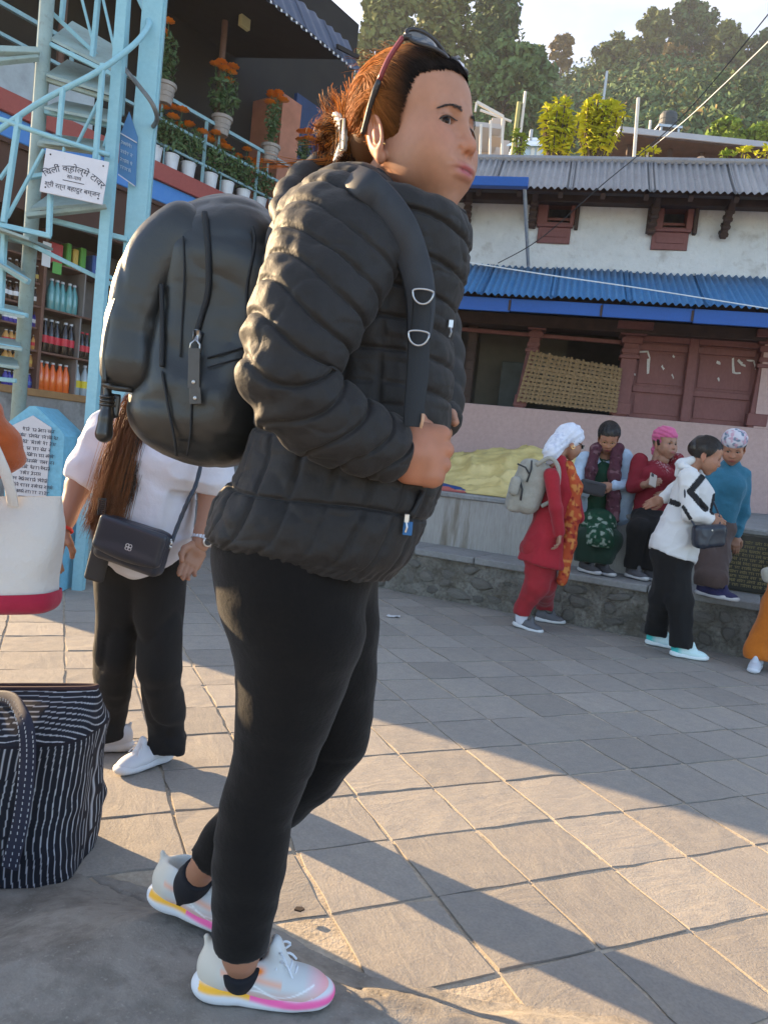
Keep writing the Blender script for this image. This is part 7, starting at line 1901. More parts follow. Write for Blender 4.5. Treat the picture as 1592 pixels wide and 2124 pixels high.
st = cspline([hb_c + Rb @ A(.112, 0, .045), at(375, 1075, 2.26), at(392, 1035, 2.27), at(408, 1000, 2.30), at(420, 930, 2.34), at(400, 872, 2.40)], 24); MB().tube(list(st), [.0065 + .0012 * (i % 2) for i in range(24)], 6).build('strap', m_navy, hb, smooth=True)
MB().tube([hb_c + Rb @ A(.112, -.004, .03 + .02 * q) + A(.006 * math.sin(q * 9), 0, 0) for q in np.linspace(0, 1.4, 8)], .0035, 6).build('strap_clasp', m_silver, hb, smooth=True)
st = cspline([hb_c + Rb @ A(-.112, 0, .05), at(206, 1060, 2.30), at(225, 980, 2.30), at(262, 905, 2.36)], 16); MB().tube(list(st), .005, 6).build('strap', m_navy, hb, smooth=True)
S_ = SDF(); S_.box(at(205, 1162, 2.30), (.030, .014, .068), rotm((0, 1, 0), 10), rd=.010); tag(sdfobj('phone_pouch', S_, .004, m_cable, None), 'black phone pouch hanging beside the navy shoulder bag', 'pouch')

# ------------------------------------------------------------------ person in the orange sweater (cut by the left edge)
OY = 1.66
op = thing('person', 'person in an orange sweater cut off by the left picture edge, bag on the arm', 'person', A(-1.26, 1.56, 0))
m_orange = cloth('orange_knit', (.50, .105, .022), fold=(18, .4, .02), sheen=.3)
ox, oy = -1.26, 1.56
sh_, el_, wr_ = at(-140, 690, 1.52), at(0, 945, OY), at(-120, 985, OY - .12)
Vh_, Fh_, ch_, OT_, _r = head_on(-440, 560, 1.56, A(.3, -.9, 0), 1.0, SKIN_B, .009)
B_ = SDF(); B_.chain([OT_((-.05, 0, -.17)), A(ox, oy, 1.30), A(ox, oy, 1.0), A(ox, oy, .85)], [.055, .10, .10, .11], k=.05); B_.chain([A(ox, oy, 1.3), sh_, el_, wr_], [.06, .05, .04, .028], k=.02)
for s_ in (-1, 1): B_.chain([A(ox + s_ * .08, oy, .85), A(ox + s_ * .09, oy - .02, .45), A(ox + s_ * .09, oy, .09)], [.09, .055, .035], k=.02)
hh = SDF(); hand_sdf(hh, wr_, frame(wr_ - el_), .95, .8); V1, F1 = hh.mesh(.006); V, F = B_.mesh(.012); build_body(op, [(Vh_, Fh_, ch_), (V, F, vcol(V, SKIN_B)), (V1, F1, vcol(V1, SKIN_B))])
TP = SDF(); TP.chain([A(ox, oy, 1.33), A(ox, oy, 1.1), A(ox, oy, .80)], [.13, .15, .155], k=.05); TP.chain([A(ox + .05, oy, 1.35), sh_, el_ + A(-.012, 0, .01), wr_ + (el_ - wr_) * .15], [.07, .064, .052, .040], k=.04); TP.chain([A(ox, oy, 1.35), A(ox - .18, oy, 1.33), A(ox - .22, oy, 1.05)], [.07, .06, .05], k=.04)
sdfobj('sweater', TP, .007, m_orange, op, disp=lambda P: .005 * vnoise(P * A(1, 1, 1.5), 20) + .003 * np.sin(P[:, 2] * 110 + 4 * vnoise(P, 9)), smooth=1)
TR = SDF()
for s_ in (-1, 1): TR.chain([A(ox + s_ * .07, oy, .85), A(ox + s_ * .09, oy - .02, .45), A(ox + s_ * .09, oy, .12)], [.11, .08, .07], k=.03)
sdfobj('trousers', TR, .012, m_blacktr, op); shoe(op, A(ox - .09, oy + .06, 0), A(0, -1, 0), (0, 0, 1), .24, whiteshoe, .007, True); shoe(op, A(ox + .09, oy + .06, 0), A(.1, -1, 0), (0, 0, 1), .24, whiteshoe, .007, True)
hc = SDF(); hc.ell((-.02, 0, .03), (.105, .088, .105)); V, F = hc.mesh(.008); k_ = ~((V[:, 0] > .03) & (V[:, 2] < .07))[F].any(1); meshobj('hair', OT_(V), F[k_], m_hairblack, op, smooth=True)
copy_tree(op, A(-2.75, 2.62, 0), label='added unseen person in orange just beyond the left picture edge, only the shadow shows', group='people beyond the left edge')  # unseen copy, added to shade the near concrete and lower legs
# white tote with crimson base
m_canvas = cloth('white_canvas', (.62, .60, .58), fold=(9, .5, .03), noise=[(5, .25, (.52, .47, .42))], sheen=.1); m_crim = cloth('crimson_canvas', (.42, .02, .06), fold=(9, .4, .02))
tq = thing('tote_bag', 'white canvas tote bag with a crimson base hanging from the orange-sleeved arm', 'bag', at(40, 1260, OY))
def bagshell(rows, Y, dep, nu=40, seed=0, amp=.010, nr=40):
    """rows: (uL, uR, v, bulge) top to bottom -> closed tube of the bag"""
    R_ = cspline(np.array(rows, float), nr); P = []
    for uL, uR, v, bl in R_:
        a = at(uL, v - (uR - uL) * .0, Y); b = at(uR, v, Y); c = (a + b) / 2; h_ = (b - a) / 2
        t = np.linspace(0, 2 * math.pi, nu, endpoint=False); cx_ = np.sign(np.cos(t)) * np.abs(np.cos(t)) ** .55; sx_ = np.sign(np.sin(t)) * np.abs(np.sin(t)) ** .55
        P.append(c + cx_[:, None] * h_ + sx_[:, None] * A(0, -1, 0) * dep * bl)
    P = np.array(P); N_ = P - P.mean(1, keepdims=True); N_ /= np.linalg.norm(N_, axis=2, keepdims=True)
    return P + N_ * (amp * vnoise(P * A(1, 1, .7) + seed, 11) + amp * .4 * vnoise(P + seed, 27))[..., None]
P = bagshell([(-160, 128, 1030, .25), (-162, 127, 1060, .45), (-160, 124, 1110, .8), (-160, 116, 1170, 1), (-162, 112, 1205, 1), (-160, 113, 1238, .95)], OY, .06, 60, 2)
V, Fq = grid(np.concatenate([P, (P[::-1] * .985 + P.mean((0, 1)) * .015)]), closed_u=True); meshobj('body', V, Fq, m_canvas, tq, smooth=True)
P = bagshell([(-163, 118, 1225, .98), (-162, 119, 1245, .96), (-150, 112, 1262, .8), (-120, 90, 1270, .5), (-60, 30, 1271, .1)], OY, .062, 60, 2, .006); V, Fq = grid(P, closed_u=True); meshobj('base', V, Fq, m_crim, tq, smooth=True)
ribbon([at(28, 1050, OY - .03), at(18, 1000, OY - .05), at(-4, 945, OY - .06), at(-25, 905, OY - .04), at(-45, 900, OY + .02)], .013, .002, m_canvas, 'handle', tq, 20)
ribbon([at(-100, 1050, OY - .03), at(-90, 990, OY - .05), at(-70, 940, OY - .05), at(-45, 900, OY + .02)], .013, .002, m_canvas, 'handle', tq, 20)
# striped cloth bag on the ground
m_stripebase = None
def _stripe(nd, lk, b, vec, c, tex, ramp, mixc):
    pass
sbg = thing('striped_bag', 'big black cloth bag with white stripes standing on the ground', 'bag', A(-.92, 1.98, 0))
m_bagcloth = M('striped_cloth', rough=.8, attr=True, bump=[(40, .2, .006), (400, .3, .001)], spec=.25)
bc0 = gz(185, 1792) + A(0, .02, 0); bY = bc0[1]
rows = [(-330, 196, 1425, .10), (-335, 205, 1450, .45), (-335, 212, 1490, .85), (-335, 214, 1510, .98), (-335, 205, 1560, 1), (-332, 196, 1640, 1), (-330, 188, 1720, 1), (-328, 182, 1778, 1), (-322, 170, 1795, .9)]
NU = 640
P = bagshell(rows, bY, .17, NU, 5, .012, 200)
P = np.repeat(P, 1, 0); P[..., 2] = np.maximum(P[..., 2], .004)
V, Fq = grid(P, closed_u=True); rr = np.linspace(0, 1, 200)[:, None] * np.ones((1, NU)); per = np.cumsum(np.linalg.norm(np.diff(P, axis=1, append=P[:, :1]), axis=2), axis=1)
hl = np.cumsum(np.linalg.norm(np.diff(P, axis=0, prepend=P[:1]), axis=2), axis=0)
wv = vnoise(P * A(1, 1, .6), 9); wv2 = vnoise(P + 4, 30)
lowr = rr > .33
d1 = np.abs(((per * (2.3 / per[:, -1:]) + .010 * wv) / .021) % 1 - .5) * .021; d2 = np.abs(((hl + .008 * wv + .002 * wv2) / .017) % 1 - .5) * .017
m_ = np.where(lowr, d1 < .0016, d2 < .0015); colb = np.where(m_[..., None], A(.42, .42, .45), A(.010, .011, .018))
colb = np.where((np.abs(rr - .335) < .018)[..., None], A(.012, .010, .016), colb)
meshobj('body', V, Fq, m_bagcloth, sbg, smooth=True, col=colb.reshape(-1, 3))
m_binding = M('bag_binding', (.035, .014, .018), .8); tp_ = P[1]; half = [p_ for p_ in P[0][::9]]; MB().tube(half + half[:1], .007, 6).build('binding', m_binding, sbg, smooth=True)
bm = MB().tube([p_ for p_ in P[-1][::12]] + [P[-1][0]], .006, 5).build('bottom_seam', m_binding, sbg, smooth=True)
fy = bY - .17
hd = cspline([at(-5, 1448, fy + .12), at(30, 1455, fy + .05), at(52, 1500, fy - .02), at(58, 1560, fy - .030), at(52, 1640, fy - .030), at(40, 1720, fy - .030), at(20, 1800, fy - .028)], 40); m_hand = M('navy_strap', (.018, .020, .040), .8, bump=(200, .4, .002))
hdl = ribbon(list(hd), .021, .004, m_hand, 'handle', sbg, 44); mbst = MB()
for sd_ in (-1, 0, 1):
    for i in range(2, 39): mbst.box(hd[i] + A(sd_ * .016, -.0048, 0), (.0009, .0006, .0034))
tag(mbst.build('stitching', M('white_thread', (.5, .5, .52), .8), hdl), kind='stuff')

# ------------------------------------------------------------------ group by the platform
def cut_below(S_, p, rot=0, h=.2): S_.box(np.asarray(p) - A(0, 0, h), A(.6, .6, h), rotm((0, 1, 0), rot), rd=.004, k=.004, sub=True)
def walker_legs(root, mat, hipc, feet, knees, r, res=.011, shoe_cols=None, dirs=None, hem=.06, shoeL=.235, gnd=0.0, disp=None):
    TR = SDF(); B = []
    for f_, k_ in zip(feet, knees):
        TR.chain([hipc + (k_ - hipc) * .08, k_, f_ + A(0, 0, hem + .05), f_ + A(0, 0, hem - .06)], [r[0], r[1], r[2], r[2]], k=.03)
    TR.ell(hipc, (r[0] * 1.35, r[0] * 1.2, r[0]), k=.04)
    for f_ in feet: TR.box(f_ + A(0, 0, hem - .09), A(.13, .13, .09), rd=.004, k=.004, sub=True)
    sdfobj('trousers', TR, res, mat, root, disp=disp or (lambda P: .004 * vnoise(P * A(1.5, 1.5, .6), 14) + .010 * (crease(P * A(1.3, 1.3, .55), 9, 4) - .3)), smooth=1)
    for f_, d_ in zip(feet, dirs): shoe(root, f_ - nrm(d_) * .05, d_, (0, 0, 1), shoeL, shoe_cols, .006, True)
def arm(S_, B_, pts_, r, rs, cut=.96):
    B_.chain(pts_, r, k=.015); S_.chain([pts_[0], pts_[1], pts_[1] + (pts_[2] - pts_[1]) * cut], rs, k=.03)
darkshoe = {'sole': (.55, .55, .56), 'upper': (.06, .06, .065), 'lace': m_cable}
greyshoe = {'sole': (.60, .60, .60), 'upper': (.10, .10, .11), 'lace': m_cable}
aquashoe = {'sole': (.72, .78, .78), 'upper': (.62, .80, .80), 'heelc': (.05, .52, .50), 'lace': m_lace2}
navyshoe = {'sole': (.60, .60, .62), 'upper': (.03, .03, .10), 'lace': m_cable}
m_hairstrand = M('dark_hair_strands', (.022, .015, .012), .35, spec=.6)
def hair_shell(root, T, mat, front=.045, zc=.066, r=(.104, .086, .096), extra=None, name='hair', res=.006, bun_z=.0):
    S_ = SDF(); S_.ell((-.02, 0, .036), r)
    if extra: extra(S_)
    V, F = S_.mesh(res, disp=lambda P: .0015 * vnoise(P * A(.4, 2.5, 1), 70), smooth=1)
    x, y, z = V[:, 0], np.abs(V[:, 1]), V[:, 2]
    face = (x > np.interp(z, [-.2, -.02, .0, .03, zc - .008, zc, zc + .012], [-.045, -.01, .012, .03, front, front + .03, .3]))
    kept = V[~face]; rg = np.random.default_rng(len(V)); P = []; KK_ = np.linspace(0, 1, 8)[:, None]; ec, er_ = A(-.02, 0, .036), np.asarray(r)
    for i in range(1100):
        p0 = kept[rg.integers(len(kept))]; e = A(-.115, 0, bun_z) + rg.normal(0, .012, 3); W_ = ec + A(-.03, p0[1] * .9, .09 * math.sqrt(max(.05, 1 - (p0[1] / .09) ** 2))); m_ = (cspline([p0, W_, e], 8) if p0[0] > -.04 and p0[2] > .0 else (p0 * (1 - KK_) + e * KK_)) - ec
        P.append(ec + m_ / np.linalg.norm(m_ / er_, axis=1)[:, None] * (1.005 + .03 * rg.random()) + rg.normal(0, .001, (8, 3)))
    Vs, Fs = strands(P, .0011, .0005); meshobj('hair_strands', T(Vs), Fs, m_hairstrand, root, smooth=True)
    return meshobj(name, T(V), F[~face[F].all(1)], mat, root, smooth=True)

# --- woman in the red kurta with a white headscarf and beige backpack
RY = 5.52
rw = thing('person', 'woman in a red kurta and white headscarf with a beige backpack, walking', 'person', A(*(gz(1100, 1298)[:2]), 0))
Vh_, Fh_, ch_, T_h, R_h = head_on(1181, 918, RY, A(.93, .30, -.28), .98, SKIN_B)
B_ = SDF(); TP = SDF(); nk = T_h((-.045, 0, -.14)); chest, waist, hip = at(1158, 1000, RY), at(1142, 1070, RY), at(1130, 1120, RY)
B_.chain([nk, chest, waist, hip], [.05, .09, .09, .1], k=.05)
TP.chain([nk + A(0, 0, -.03), chest, waist, hip, at(1122, 1165, RY)], [.065, .105, .108, .135, .175], k=.06)
TP.ell(at(1178, 1030, RY), (.07, .10, .12), k=.06)
aN = pts(((1142, 985, RY - .14), (1152, 1055, RY - .19), (1160, 1105, RY - .17)), RY); aF = pts(((1165, 985, RY + .15), (1190, 1040, RY + .17), (1200, 1075, RY + .1)), RY)
arm(TP, B_, aN, [.045, .036, .026], [.058, .048, .042]); arm(TP, B_, aF, [.045, .036, .026], [.058, .048, .042])
hh = SDF(); hand_sdf(hh, aN[2], frame(A(-.03, -.1, -1), (1, 0, 0)), .9, .5); V1, F1 = hh.mesh(.005)
V, F = B_.mesh(.013); build_body(rw, [(Vh_, Fh_, ch_), (V, F, vcol(V, SKIN_B)), (V1, F1, vcol(V1, SKIN_B))]); brows_eyes(rw, T_h)
cut_below(TP, at(1125, 1172, RY), 8)
sdfobj('kurta', TP, .010, cloth('red_kurta', (.36, .016, .028), fold=(12, .3, .02)), rw, disp=lambda P: .004 * vnoise(P * A(1.3, 1.3, .5), 13) + .010 * (crease(P * A(1.2, 1.2, .5), 8, 4) - .3), smooth=1)
SP = SDF(); SP.chain(pts(((1178, 965), (1190, 1010), (1186, 1070), (1178, 1130), (1165, 1205)), RY - .06), [.035, .052, .058, .052, .036], k=.04); SP.chain(pts(((1178, 965), (1190, 1010), (1186, 1070)), RY + .06), [.04, .05, .05], k=.05)
sdfobj('shawl', SP, .009, m_attr, rw, disp=folds(.006, 16), col=floral((.42, .07, .025), (.55, .22, .06), (.25, .02, .02), 38))
f1, f2 = gz(1078, 1302), gz(1125, 1290)
walker_legs(rw, cloth('red_salwar', (.33, .018, .026), fold=(14, .3, .02)), at(1122, 1140, RY), [f1, f2], [at(1112, 1215, RY - .05), at(1128, 1210, RY + .05)], (.12, .092, .062), shoe_cols=greyshoe, dirs=[A(.9, -.45, -.12), A(.95, -.2, 0)], hem=.10, disp=lambda P: .006 * vnoise(P * A(1, 1, 2), 20))
SO = SDF(); SO.chain([f1 + A(0, 0, .06), f1 + A(0, 0, .11)], [.045, .05], k=.01); sdfobj('sock', SO, .008, M('white_sock', (.6, .6, .65), .9), rw)
SC = SDF(); SC.ell(T_h((-.02, 0, .045)), (.108, .096, .100), R_h); SC.chain([T_h((-.07, 0, .01)), T_h((-.11, -.02, -.05)), T_h((-.14, -.04, -.13)), T_h((-.13, -.03, -.19))], [.07, .062, .055, .035], k=.04); SC.ell(T_h((.085, 0, -.03)), (.055, .10, .075), R_h, k=.01, sub=True)
sdfobj('headscarf', SC, .007, m_attr, rw, disp=lambda P: .0035 * np.sin((P[:, 2] * 1.0 - P[:, 0] * .9) * 105 + 2.5 * vnoise(P, 9)) + .0015 * vnoise(P, 30), col=floral((.62, .64, .72), (.50, .52, .62), (.7, .7, .76), 60, .3))
sgl = thing('sunglasses', 'dark sunglasses worn by the woman in the white headscarf', 'sunglasses', T_h((.09, 0, 0)))
for y in (-1, 1): MB().box(T_h((.092, y * .032, 0)), (.004, .026, .015), *[R_h[:, i] for i in range(3)], .003).build('lens', m_lens, sgl); MB().tube([T_h((.088, y * .062, .006)), T_h((.03, y * .082, .008)), T_h((-.02, y * .084, .002))], .004, 5).build('temple', m_frame, sgl)
MB().tube([T_h((.098, -.008, .004)), T_h((.098, .008, .004))], .003, 5).build('bridge', m_frame, sgl)
bb = thing('beige_backpack', 'beige fabric backpack on the woman in the red kurta', 'backpack', at(1090, 1070, RY))
m_beige = cloth('beige_canvas', (.36, .34, .29), fold=(14, .3, .02)); S_ = SDF(); S_.box(at(1096, 1008, RY), (.115, .13, .20), rotm((0, 1, 0), 14), rd=.075); S_.box(at(1070, 1025, RY), (.05, .10, .13), rotm((0, 1, 0), 12), rd=.045, k=.03)
sdfobj('main_compartment', S_, .010, m_beige, bb, disp=folds(.006, 14))
S_ = SDF(); S_.box(at(1066, 1008, RY - .12), (.035, .05, .07), rotm((0, 1, 0), 8), rd=.03); sdfobj('side_pocket', S_, .009, m_beige, bb)
for a_, b_ in (((1072, 962), (1098, 985)), ((1102, 955), (1092, 1000)), ((1078, 1000), (1079, 1038))): MB().tube([at(*a_, RY - .135), at((a_[0] + b_[0]) / 2 + 4, (a_[1] + b_[1]) / 2 - 4, RY - .145), at(*b_, RY - .14)], .007, 6).build('zip', m_cable, bb, smooth=True)
MB().tube(cspline([at(1112, 965, RY - .12), at(1140, 950, RY - .16), at(1158, 975, RY - .165), at(1150, 1030, RY - .13), at(1122, 1050, RY - .1)], 20), .016, 8).build('shoulder_strap', m_beige, bb, smooth=True)
MB().tube([T_h((-.01, -.088, -.04)) + .012 * A(math.cos(t), 0, math.sin(t)) for t in np.linspace(0, 6.3, 12)], .002, 5).build('earring', m_goldp, rw)

def seated(name, label, head, hd, sc, skin, YB, chest, waist, hip, shoulders, arms, feet, knees, trmat, shcols, dirs, tops, Lr=(.105, .088, .082), hem=.07, gnd=STZ):
    pass
# --- woman in green with a pale blue jacket
GY = 6.28
gw = thing('person', 'woman in a green kurta, pale blue jacket and maroon scarf perched on the platform', 'person', A(*(gz(1225, 1188, STZ)[:2]), STZ))
Vh_, Fh_, ch_, T_h, R_h = head_on(1261, 908, GY - .05, A(-.15, -.85, -.62), 1.0, SKIN_A * 1.1)
nk = T_h((-.045, 0, -.14)); chest, waist, hip = at(1248, 985, GY), at(1240, 1040, GY), at(1235, 1085, GY)
B_ = SDF(); TP = SDF(); JK = SDF()
B_.chain([nk, chest, waist, hip], [.05, .085, .085, .09], k=.05)
TP.chain([nk + A(0, 0, -.05), chest, waist, hip, at(1238, 1105, GY - .12), at(1240, 1118, GY - .28)], [.06, .10, .10, .125, .125, .13], k=.05)
TP.ell(at(1240, 1080, GY - .2), (.155, .09, .10), k=.06)
aR_ = pts(((1212, 955, GY), (1192, 1015, GY - .10), (1225, 1020, GY - .20)), GY); aL_ = pts(((1292, 950, GY), (1308, 1005, GY - .06), (1268, 1008, GY - .19)), GY)
for a_ in (aR_, aL_): arm(JK, B_, a_, [.045, .036, .026], [.064, .056, .047], .9)
JK.chain([nk + A(.0, .06, -.05), chest + A(0, .05, 0), waist + A(0, .05, 0)], [.08, .135, .14], k=.05); JK.chain([aL_[0], at(1296, 1030, GY), at(1290, 1075, GY)], [.07, .075, .065], k=.04); JK.chain([aR_[0], at(1200, 1020, GY), at(1205, 1060, GY)], [.065, .07, .06], k=.04)
JK.box(at(1247, 1000, GY - .22), A(.085, .17, .35), rd=.03, k=.02, sub=True)
hh = SDF(); hand_sdf(hh, aL_[2], frame(A(-1, -.25, -.12), (0, -1, .3)), .9, .4, spread=.8); V1, F1 = hh.mesh(.005); V, F = B_.mesh(.013)
build_body(gw, [(Vh_, Fh_, ch_), (V, F, vcol(V, SKIN_A)), (V1, F1, vcol(V1, SKIN_A))]); brows_eyes(gw, T_h)
cut_below(TP, at(1238, 1132, GY - .2), 6)
base_g = floral((.012, .055, .030), (.30, .36, .30), (.02, .09, .05), 42, .22)
def gcol(V):
    c = base_g(V); plain = vcol(V, (.012, .050, .028)); zlo = at(1238, 1062, GY - .2)[2]; zhi = at(1248, 960, GY)[2]
    m_p = np.clip((zlo - V[:, 2]) * 30, 0, 1) + np.clip((V[:, 2] - zhi + .02) * 20, 0, 1) * (np.abs(V[:, 0] - chest[0]) < .06) * .7; m_p = np.clip(m_p, 0, 1)[:, None]; return c * m_p + plain * (1 - m_p)
sdfobj('kurta', TP, .0085, m_attr, gw, disp=folds(.005, 14), col=gcol)
m_pbl = cloth('pale_blue_shell', (.46, .58, .72), .7, fold=(16, .4, .02)); sdfobj('jacket', JK, .009, m_pbl, gw, disp=folds(.006, 16))
SC = SDF(); sc_r = pts(((1232, 930, GY - .1), (1222, 975, GY - .14), (1217, 1015, GY - .14)), GY); sc_l = pts(((1284, 930, GY - .1), (1277, 985, GY - .155), (1276, 1030, GY - .17), (1272, 1078, GY - .2)), GY)
SC.chain(sc_r, [.030, .034, .034], k=.02); SC.chain([p_ + A(.03, .02, 0) for p_ in sc_r], [.026, .030, .030], k=.03); SC.chain(sc_l, [.030, .034, .038, .042], k=.02); SC.chain([p_ + A(-.035, .015, 0) for p_ in sc_l], [.024, .028, .032, .036], k=.03); SC.chain([sc_r[0], nk + A(0, .07, .03), sc_l[0]], [.038, .045, .038], k=.03)
sdfobj('scarf', SC, .0065, m_attr, gw, disp=folds(.005, 26, .4), col=floral((.085, .028, .040), (.16, .08, .09), (.05, .015, .02), 40))
TRg = cloth('dark_green_salwar', (.010, .036, .022), fold=(14, .3, .02)); f1, f2 = gz(1212, 1188, STZ) + A(0, .03, 0), gz(1245, 1192, STZ) + A(0, .03, 0)
walker_legs(gw, TRg, at(1236, 1090, GY - .05), [f1, f2], [at(1215, 1120, GY - .24), at(1262, 1122, GY - .24)], (.11, .105, .085), shoe_cols=darkshoe, dirs=[A(.5, -.85, 0), A(.4, -.9, 0)], hem=.09)
hair_shell(gw, T_h, m_hairblack, .04, .062, (.106, .090, .10), lambda S_: S_.ell((-.10, 0, .0), (.05, .05, .06), k=.03))
for y in (-1, 1): MB().tube([T_h((.093 - .006 * abs(math.cos(t)), y * .032 + .024 * math.cos(t), -.004 + .018 * math.sin(t))) for t in np.linspace(0, 6.3, 18)], .0018, 5).build('spectacles', m_goldp, gw, smooth=True)
fp = thing('waist_pack', 'grey waist pack worn over the green kurta', 'bag', at(1228, 1030, GY - .22)); S_ = SDF(); S_.box(at(1228, 1012, GY - .22), (.105, .035, .058), rotm((0, 1, 0), 8), rd=.025); sdfobj('pouch', S_, .007, cloth('charcoal_nylon', (.055, .052, .055), .6, fold=(14, .3, .02)), fp); MB().tube([at(1202, 1000, GY - .245), at(1228, 1003, GY - .26), at(1254, 1008, GY - .245)], .004, 5).build('zip', m_cable, fp)
# --- woman in the maroon sweater with a pink headscarf
PY = 6.12
pw = thing('person', 'woman in a maroon V-neck sweater and pink headscarf holding a phone', 'person', A(*(gz(1328, 1200, STZ)[:2]), STZ))
Vh_, Fh_, ch_, T_h, R_h = head_on(1379, 920, PY - .03, A(.42, -.88, -.02), 1.0, SKIN_B * 1.05)
nk = T_h((-.045, 0, -.14)); chest, waist, hip = at(1362, 985, PY), at(1352, 1035, PY), at(1345, 1065, PY); B_ = SDF(); TP = SDF()
B_.chain([nk, chest, waist, hip], [.052, .09, .09, .1], k=.05); TP.chain([nk + A(0, 0, -.09), chest, waist, hip], [.075, .120, .125, .135], k=.06); TP.ell(at(1345, 985, PY - .1), (.07, .06, .07), k=.05); TP.ell(at(1380, 988, PY - .1), (.07, .06, .07), k=.05)
aR_ = pts(((1325, 955, PY), (1312, 1008, PY - .04), (1340, 1005, PY - .19)), PY); aL_ = pts(((1402, 955, PY), (1412, 1010, PY - .03), (1388, 1025, PY - .18)), PY)
for a_ in (aR_, aL_): arm(TP, B_, a_, [.048, .040, .028], [.062, .053, .045], .55)
TP.ell(at(1378, 945, PY - .13), (.055, .07, .075), k=.015, sub=True)
hh = SDF(); hand_sdf(hh, aR_[2], frame(A(.75, -.35, .3), (-.2, -1, .2)), .9, .7); V1, F1 = hh.mesh(.005); hh = SDF(); hand_sdf(hh, aL_[2], frame(A(-.9, -.3, -.15), (0, -1, .2)), .9, .4); V2, F2 = hh.mesh(.005); V, F = B_.mesh(.012)
B3 = SDF(); B3.chain([nk, at(1375, 953, PY - .04)], [.045, .046], k=.03); V3, F3 = B3.mesh(.010)
build_body(pw, [(Vh_, Fh_, ch_), (V, F, vcol(V, SKIN_B)), (V1, F1, vcol(V1, SKIN_B)), (V2, F2, vcol(V2, SKIN_B)), (V3, F3, vcol(V3, SKIN_B * 1.02))]); brows_eyes(pw, T_h)
def pcol(V):
    c = vcol(V, (.20, .016, .026)); a0 = at(1376, 985, PY - .1); dv = np.abs(V[:, 0] - a0[0]) * 1.25 - (V[:, 2] - a0[2]) * 1.0
    band = np.exp(-((dv + .055) / .045) ** 2) * (V[:, 1] < PY) * (V[:, 2] > a0[2] - .06); sp = (vnoise(V, 150) > .35); return blend(c, band * sp * .8, (.5, .42, .42))
sdfobj('sweater', TP, .007, m_attr, pw, disp=folds(.005, 15), col=pcol)
f1, f2 = gz(1310, 1200, STZ) + A(0, .03, 0), gz(1348, 1205, STZ) + A(0, .03, 0)
walker_legs(pw, m_blacktr, at(1345, 1075, PY - .03), [f1, f2], [at(1322, 1098, PY - .22), at(1362, 1102, PY - .22)], (.108, .082, .066), shoe_cols=greyshoe, dirs=[A(.45, -.9, 0), A(.5, -.85, 0)], hem=.08)
m_pinkc = cloth('pink_scarf', (.62, .12, .26), fold=(20, .3, .02)); SC = SDF(); SC.ell((-.018, 0, .058), (.108, .092, .088)); SC.chain([(-.07, .02, .02), (-.10, .03, -.06), (-.085, .04, -.14)], [.06, .045, .03], k=.04); V, F = SC.mesh(.006, disp=lambda P: .0035 * np.sin(P[:, 2] * 190 + P[:, 0] * 60 + 4 * vnoise(P, 16)), smooth=1)
k_ = ~((V[:, 0] > .02) & (V[:, 2] < .052))[F].all(1); meshobj('headscarf', T_h(V), F[k_], m_pinkc, pw, smooth=True)
hs_ = SDF(); hs_.ell((-.02, 0, .03), (.100, .083, .09)); V, F = hs_.mesh(.007); k_ = ~((V[:, 0] > .015))[F].any(1); meshobj('hair', T_h(V), F[k_], m_hairblack, pw, smooth=True)
ph_ = at(1353, 996, PY - .27); phn = thing('phone', 'phone in a pale case held by the woman in maroon', 'phone', ph_); Rp = rotm((0, 0, 1), 15) @ rotm((0, 1, 0), 20) @ rotm((1, 0, 0), -25); S_ = SDF(); S_.box(ph_, (.034, .005, .058), Rp, rd=.004); sdfobj('case', S_, .004, M('beige_case', (.45, .38, .32), .5), phn); MB().box(ph_ + Rp @ A(-.015, -.006, .038), (.012, .0015, .014), *[Rp[:, i] for i in range(3)], .001).build('camera_bump', m_cable, phn)
# --- woman in the teal sweater with a floral cap
BYw = 5.62
bw = thing('person', 'woman in a teal sweater and floral cap leaning on the platform', 'person', A(*(gz(1470, 1238, STZ)[:2]), STZ))
Vh_, Fh_, ch_, T_h, R_h = head_on(1520, 928, BYw - .05, A(-.35, -.80, -.50), 1.0, SKIN_A * 1.1)
nk = T_h((-.045, 0, -.14)); chest, waist, hip = at(1508, 1010, BYw), at(1492, 1060, BYw), at(1484, 1095, BYw); B_ = SDF(); TP = SDF()
B_.chain([nk, chest, waist, hip], [.05, .09, .09, .1], k=.05); TP.chain([nk + A(0, 0, -.04), chest, waist, hip], [.075, .118, .112, .125], k=.06)
aL_ = pts(((1538, 985, BYw), (1540, 1060, BYw + .02), (1524, 1112, BYw + .0)), BYw); aR_ = pts(((1480, 985, BYw), (1462, 1050, BYw - .06), (1475, 1100, BYw - .1)), BYw)
for a_ in (aR_, aL_): arm(TP, B_, a_, [.046, .038, .027], [.060, .050, .040], .92)
hh = SDF(); hand_sdf(hh, aL_[2], frame(A(-.05, -.35, -1), (-.3, -1, 0)), .92, .45); V1, F1 = hh.mesh(.005); V, F = B_.mesh(.012); build_body(bw, [(Vh_, Fh_, ch_), (V, F, vcol(V, SKIN_B)), (V1, F1, vcol(V1, SKIN_B))]); brows_eyes(bw, T_h)
sdfobj('sweater', TP, .009, cloth('teal_fleece', (.035, .17, .26), fold=(14, .3, .02)), bw, disp=folds(.006, 15))
f1, f2 = gz(1462, 1238, STZ) + A(0, .04, 0), gz(1484, 1242, STZ) + A(0, .03, 0)
walker_legs(bw, cloth('brown_trousers', (.10, .068, .062), fold=(14, .3, .02)), at(1484, 1095, BYw), [f1, f2], [at(1462, 1140, BYw - .1), at(1488, 1150, BYw - .12)], (.11, .085, .07), shoe_cols=navyshoe, dirs=[A(.55, -.8, 0), A(.65, -.75, 0)], hem=.08)
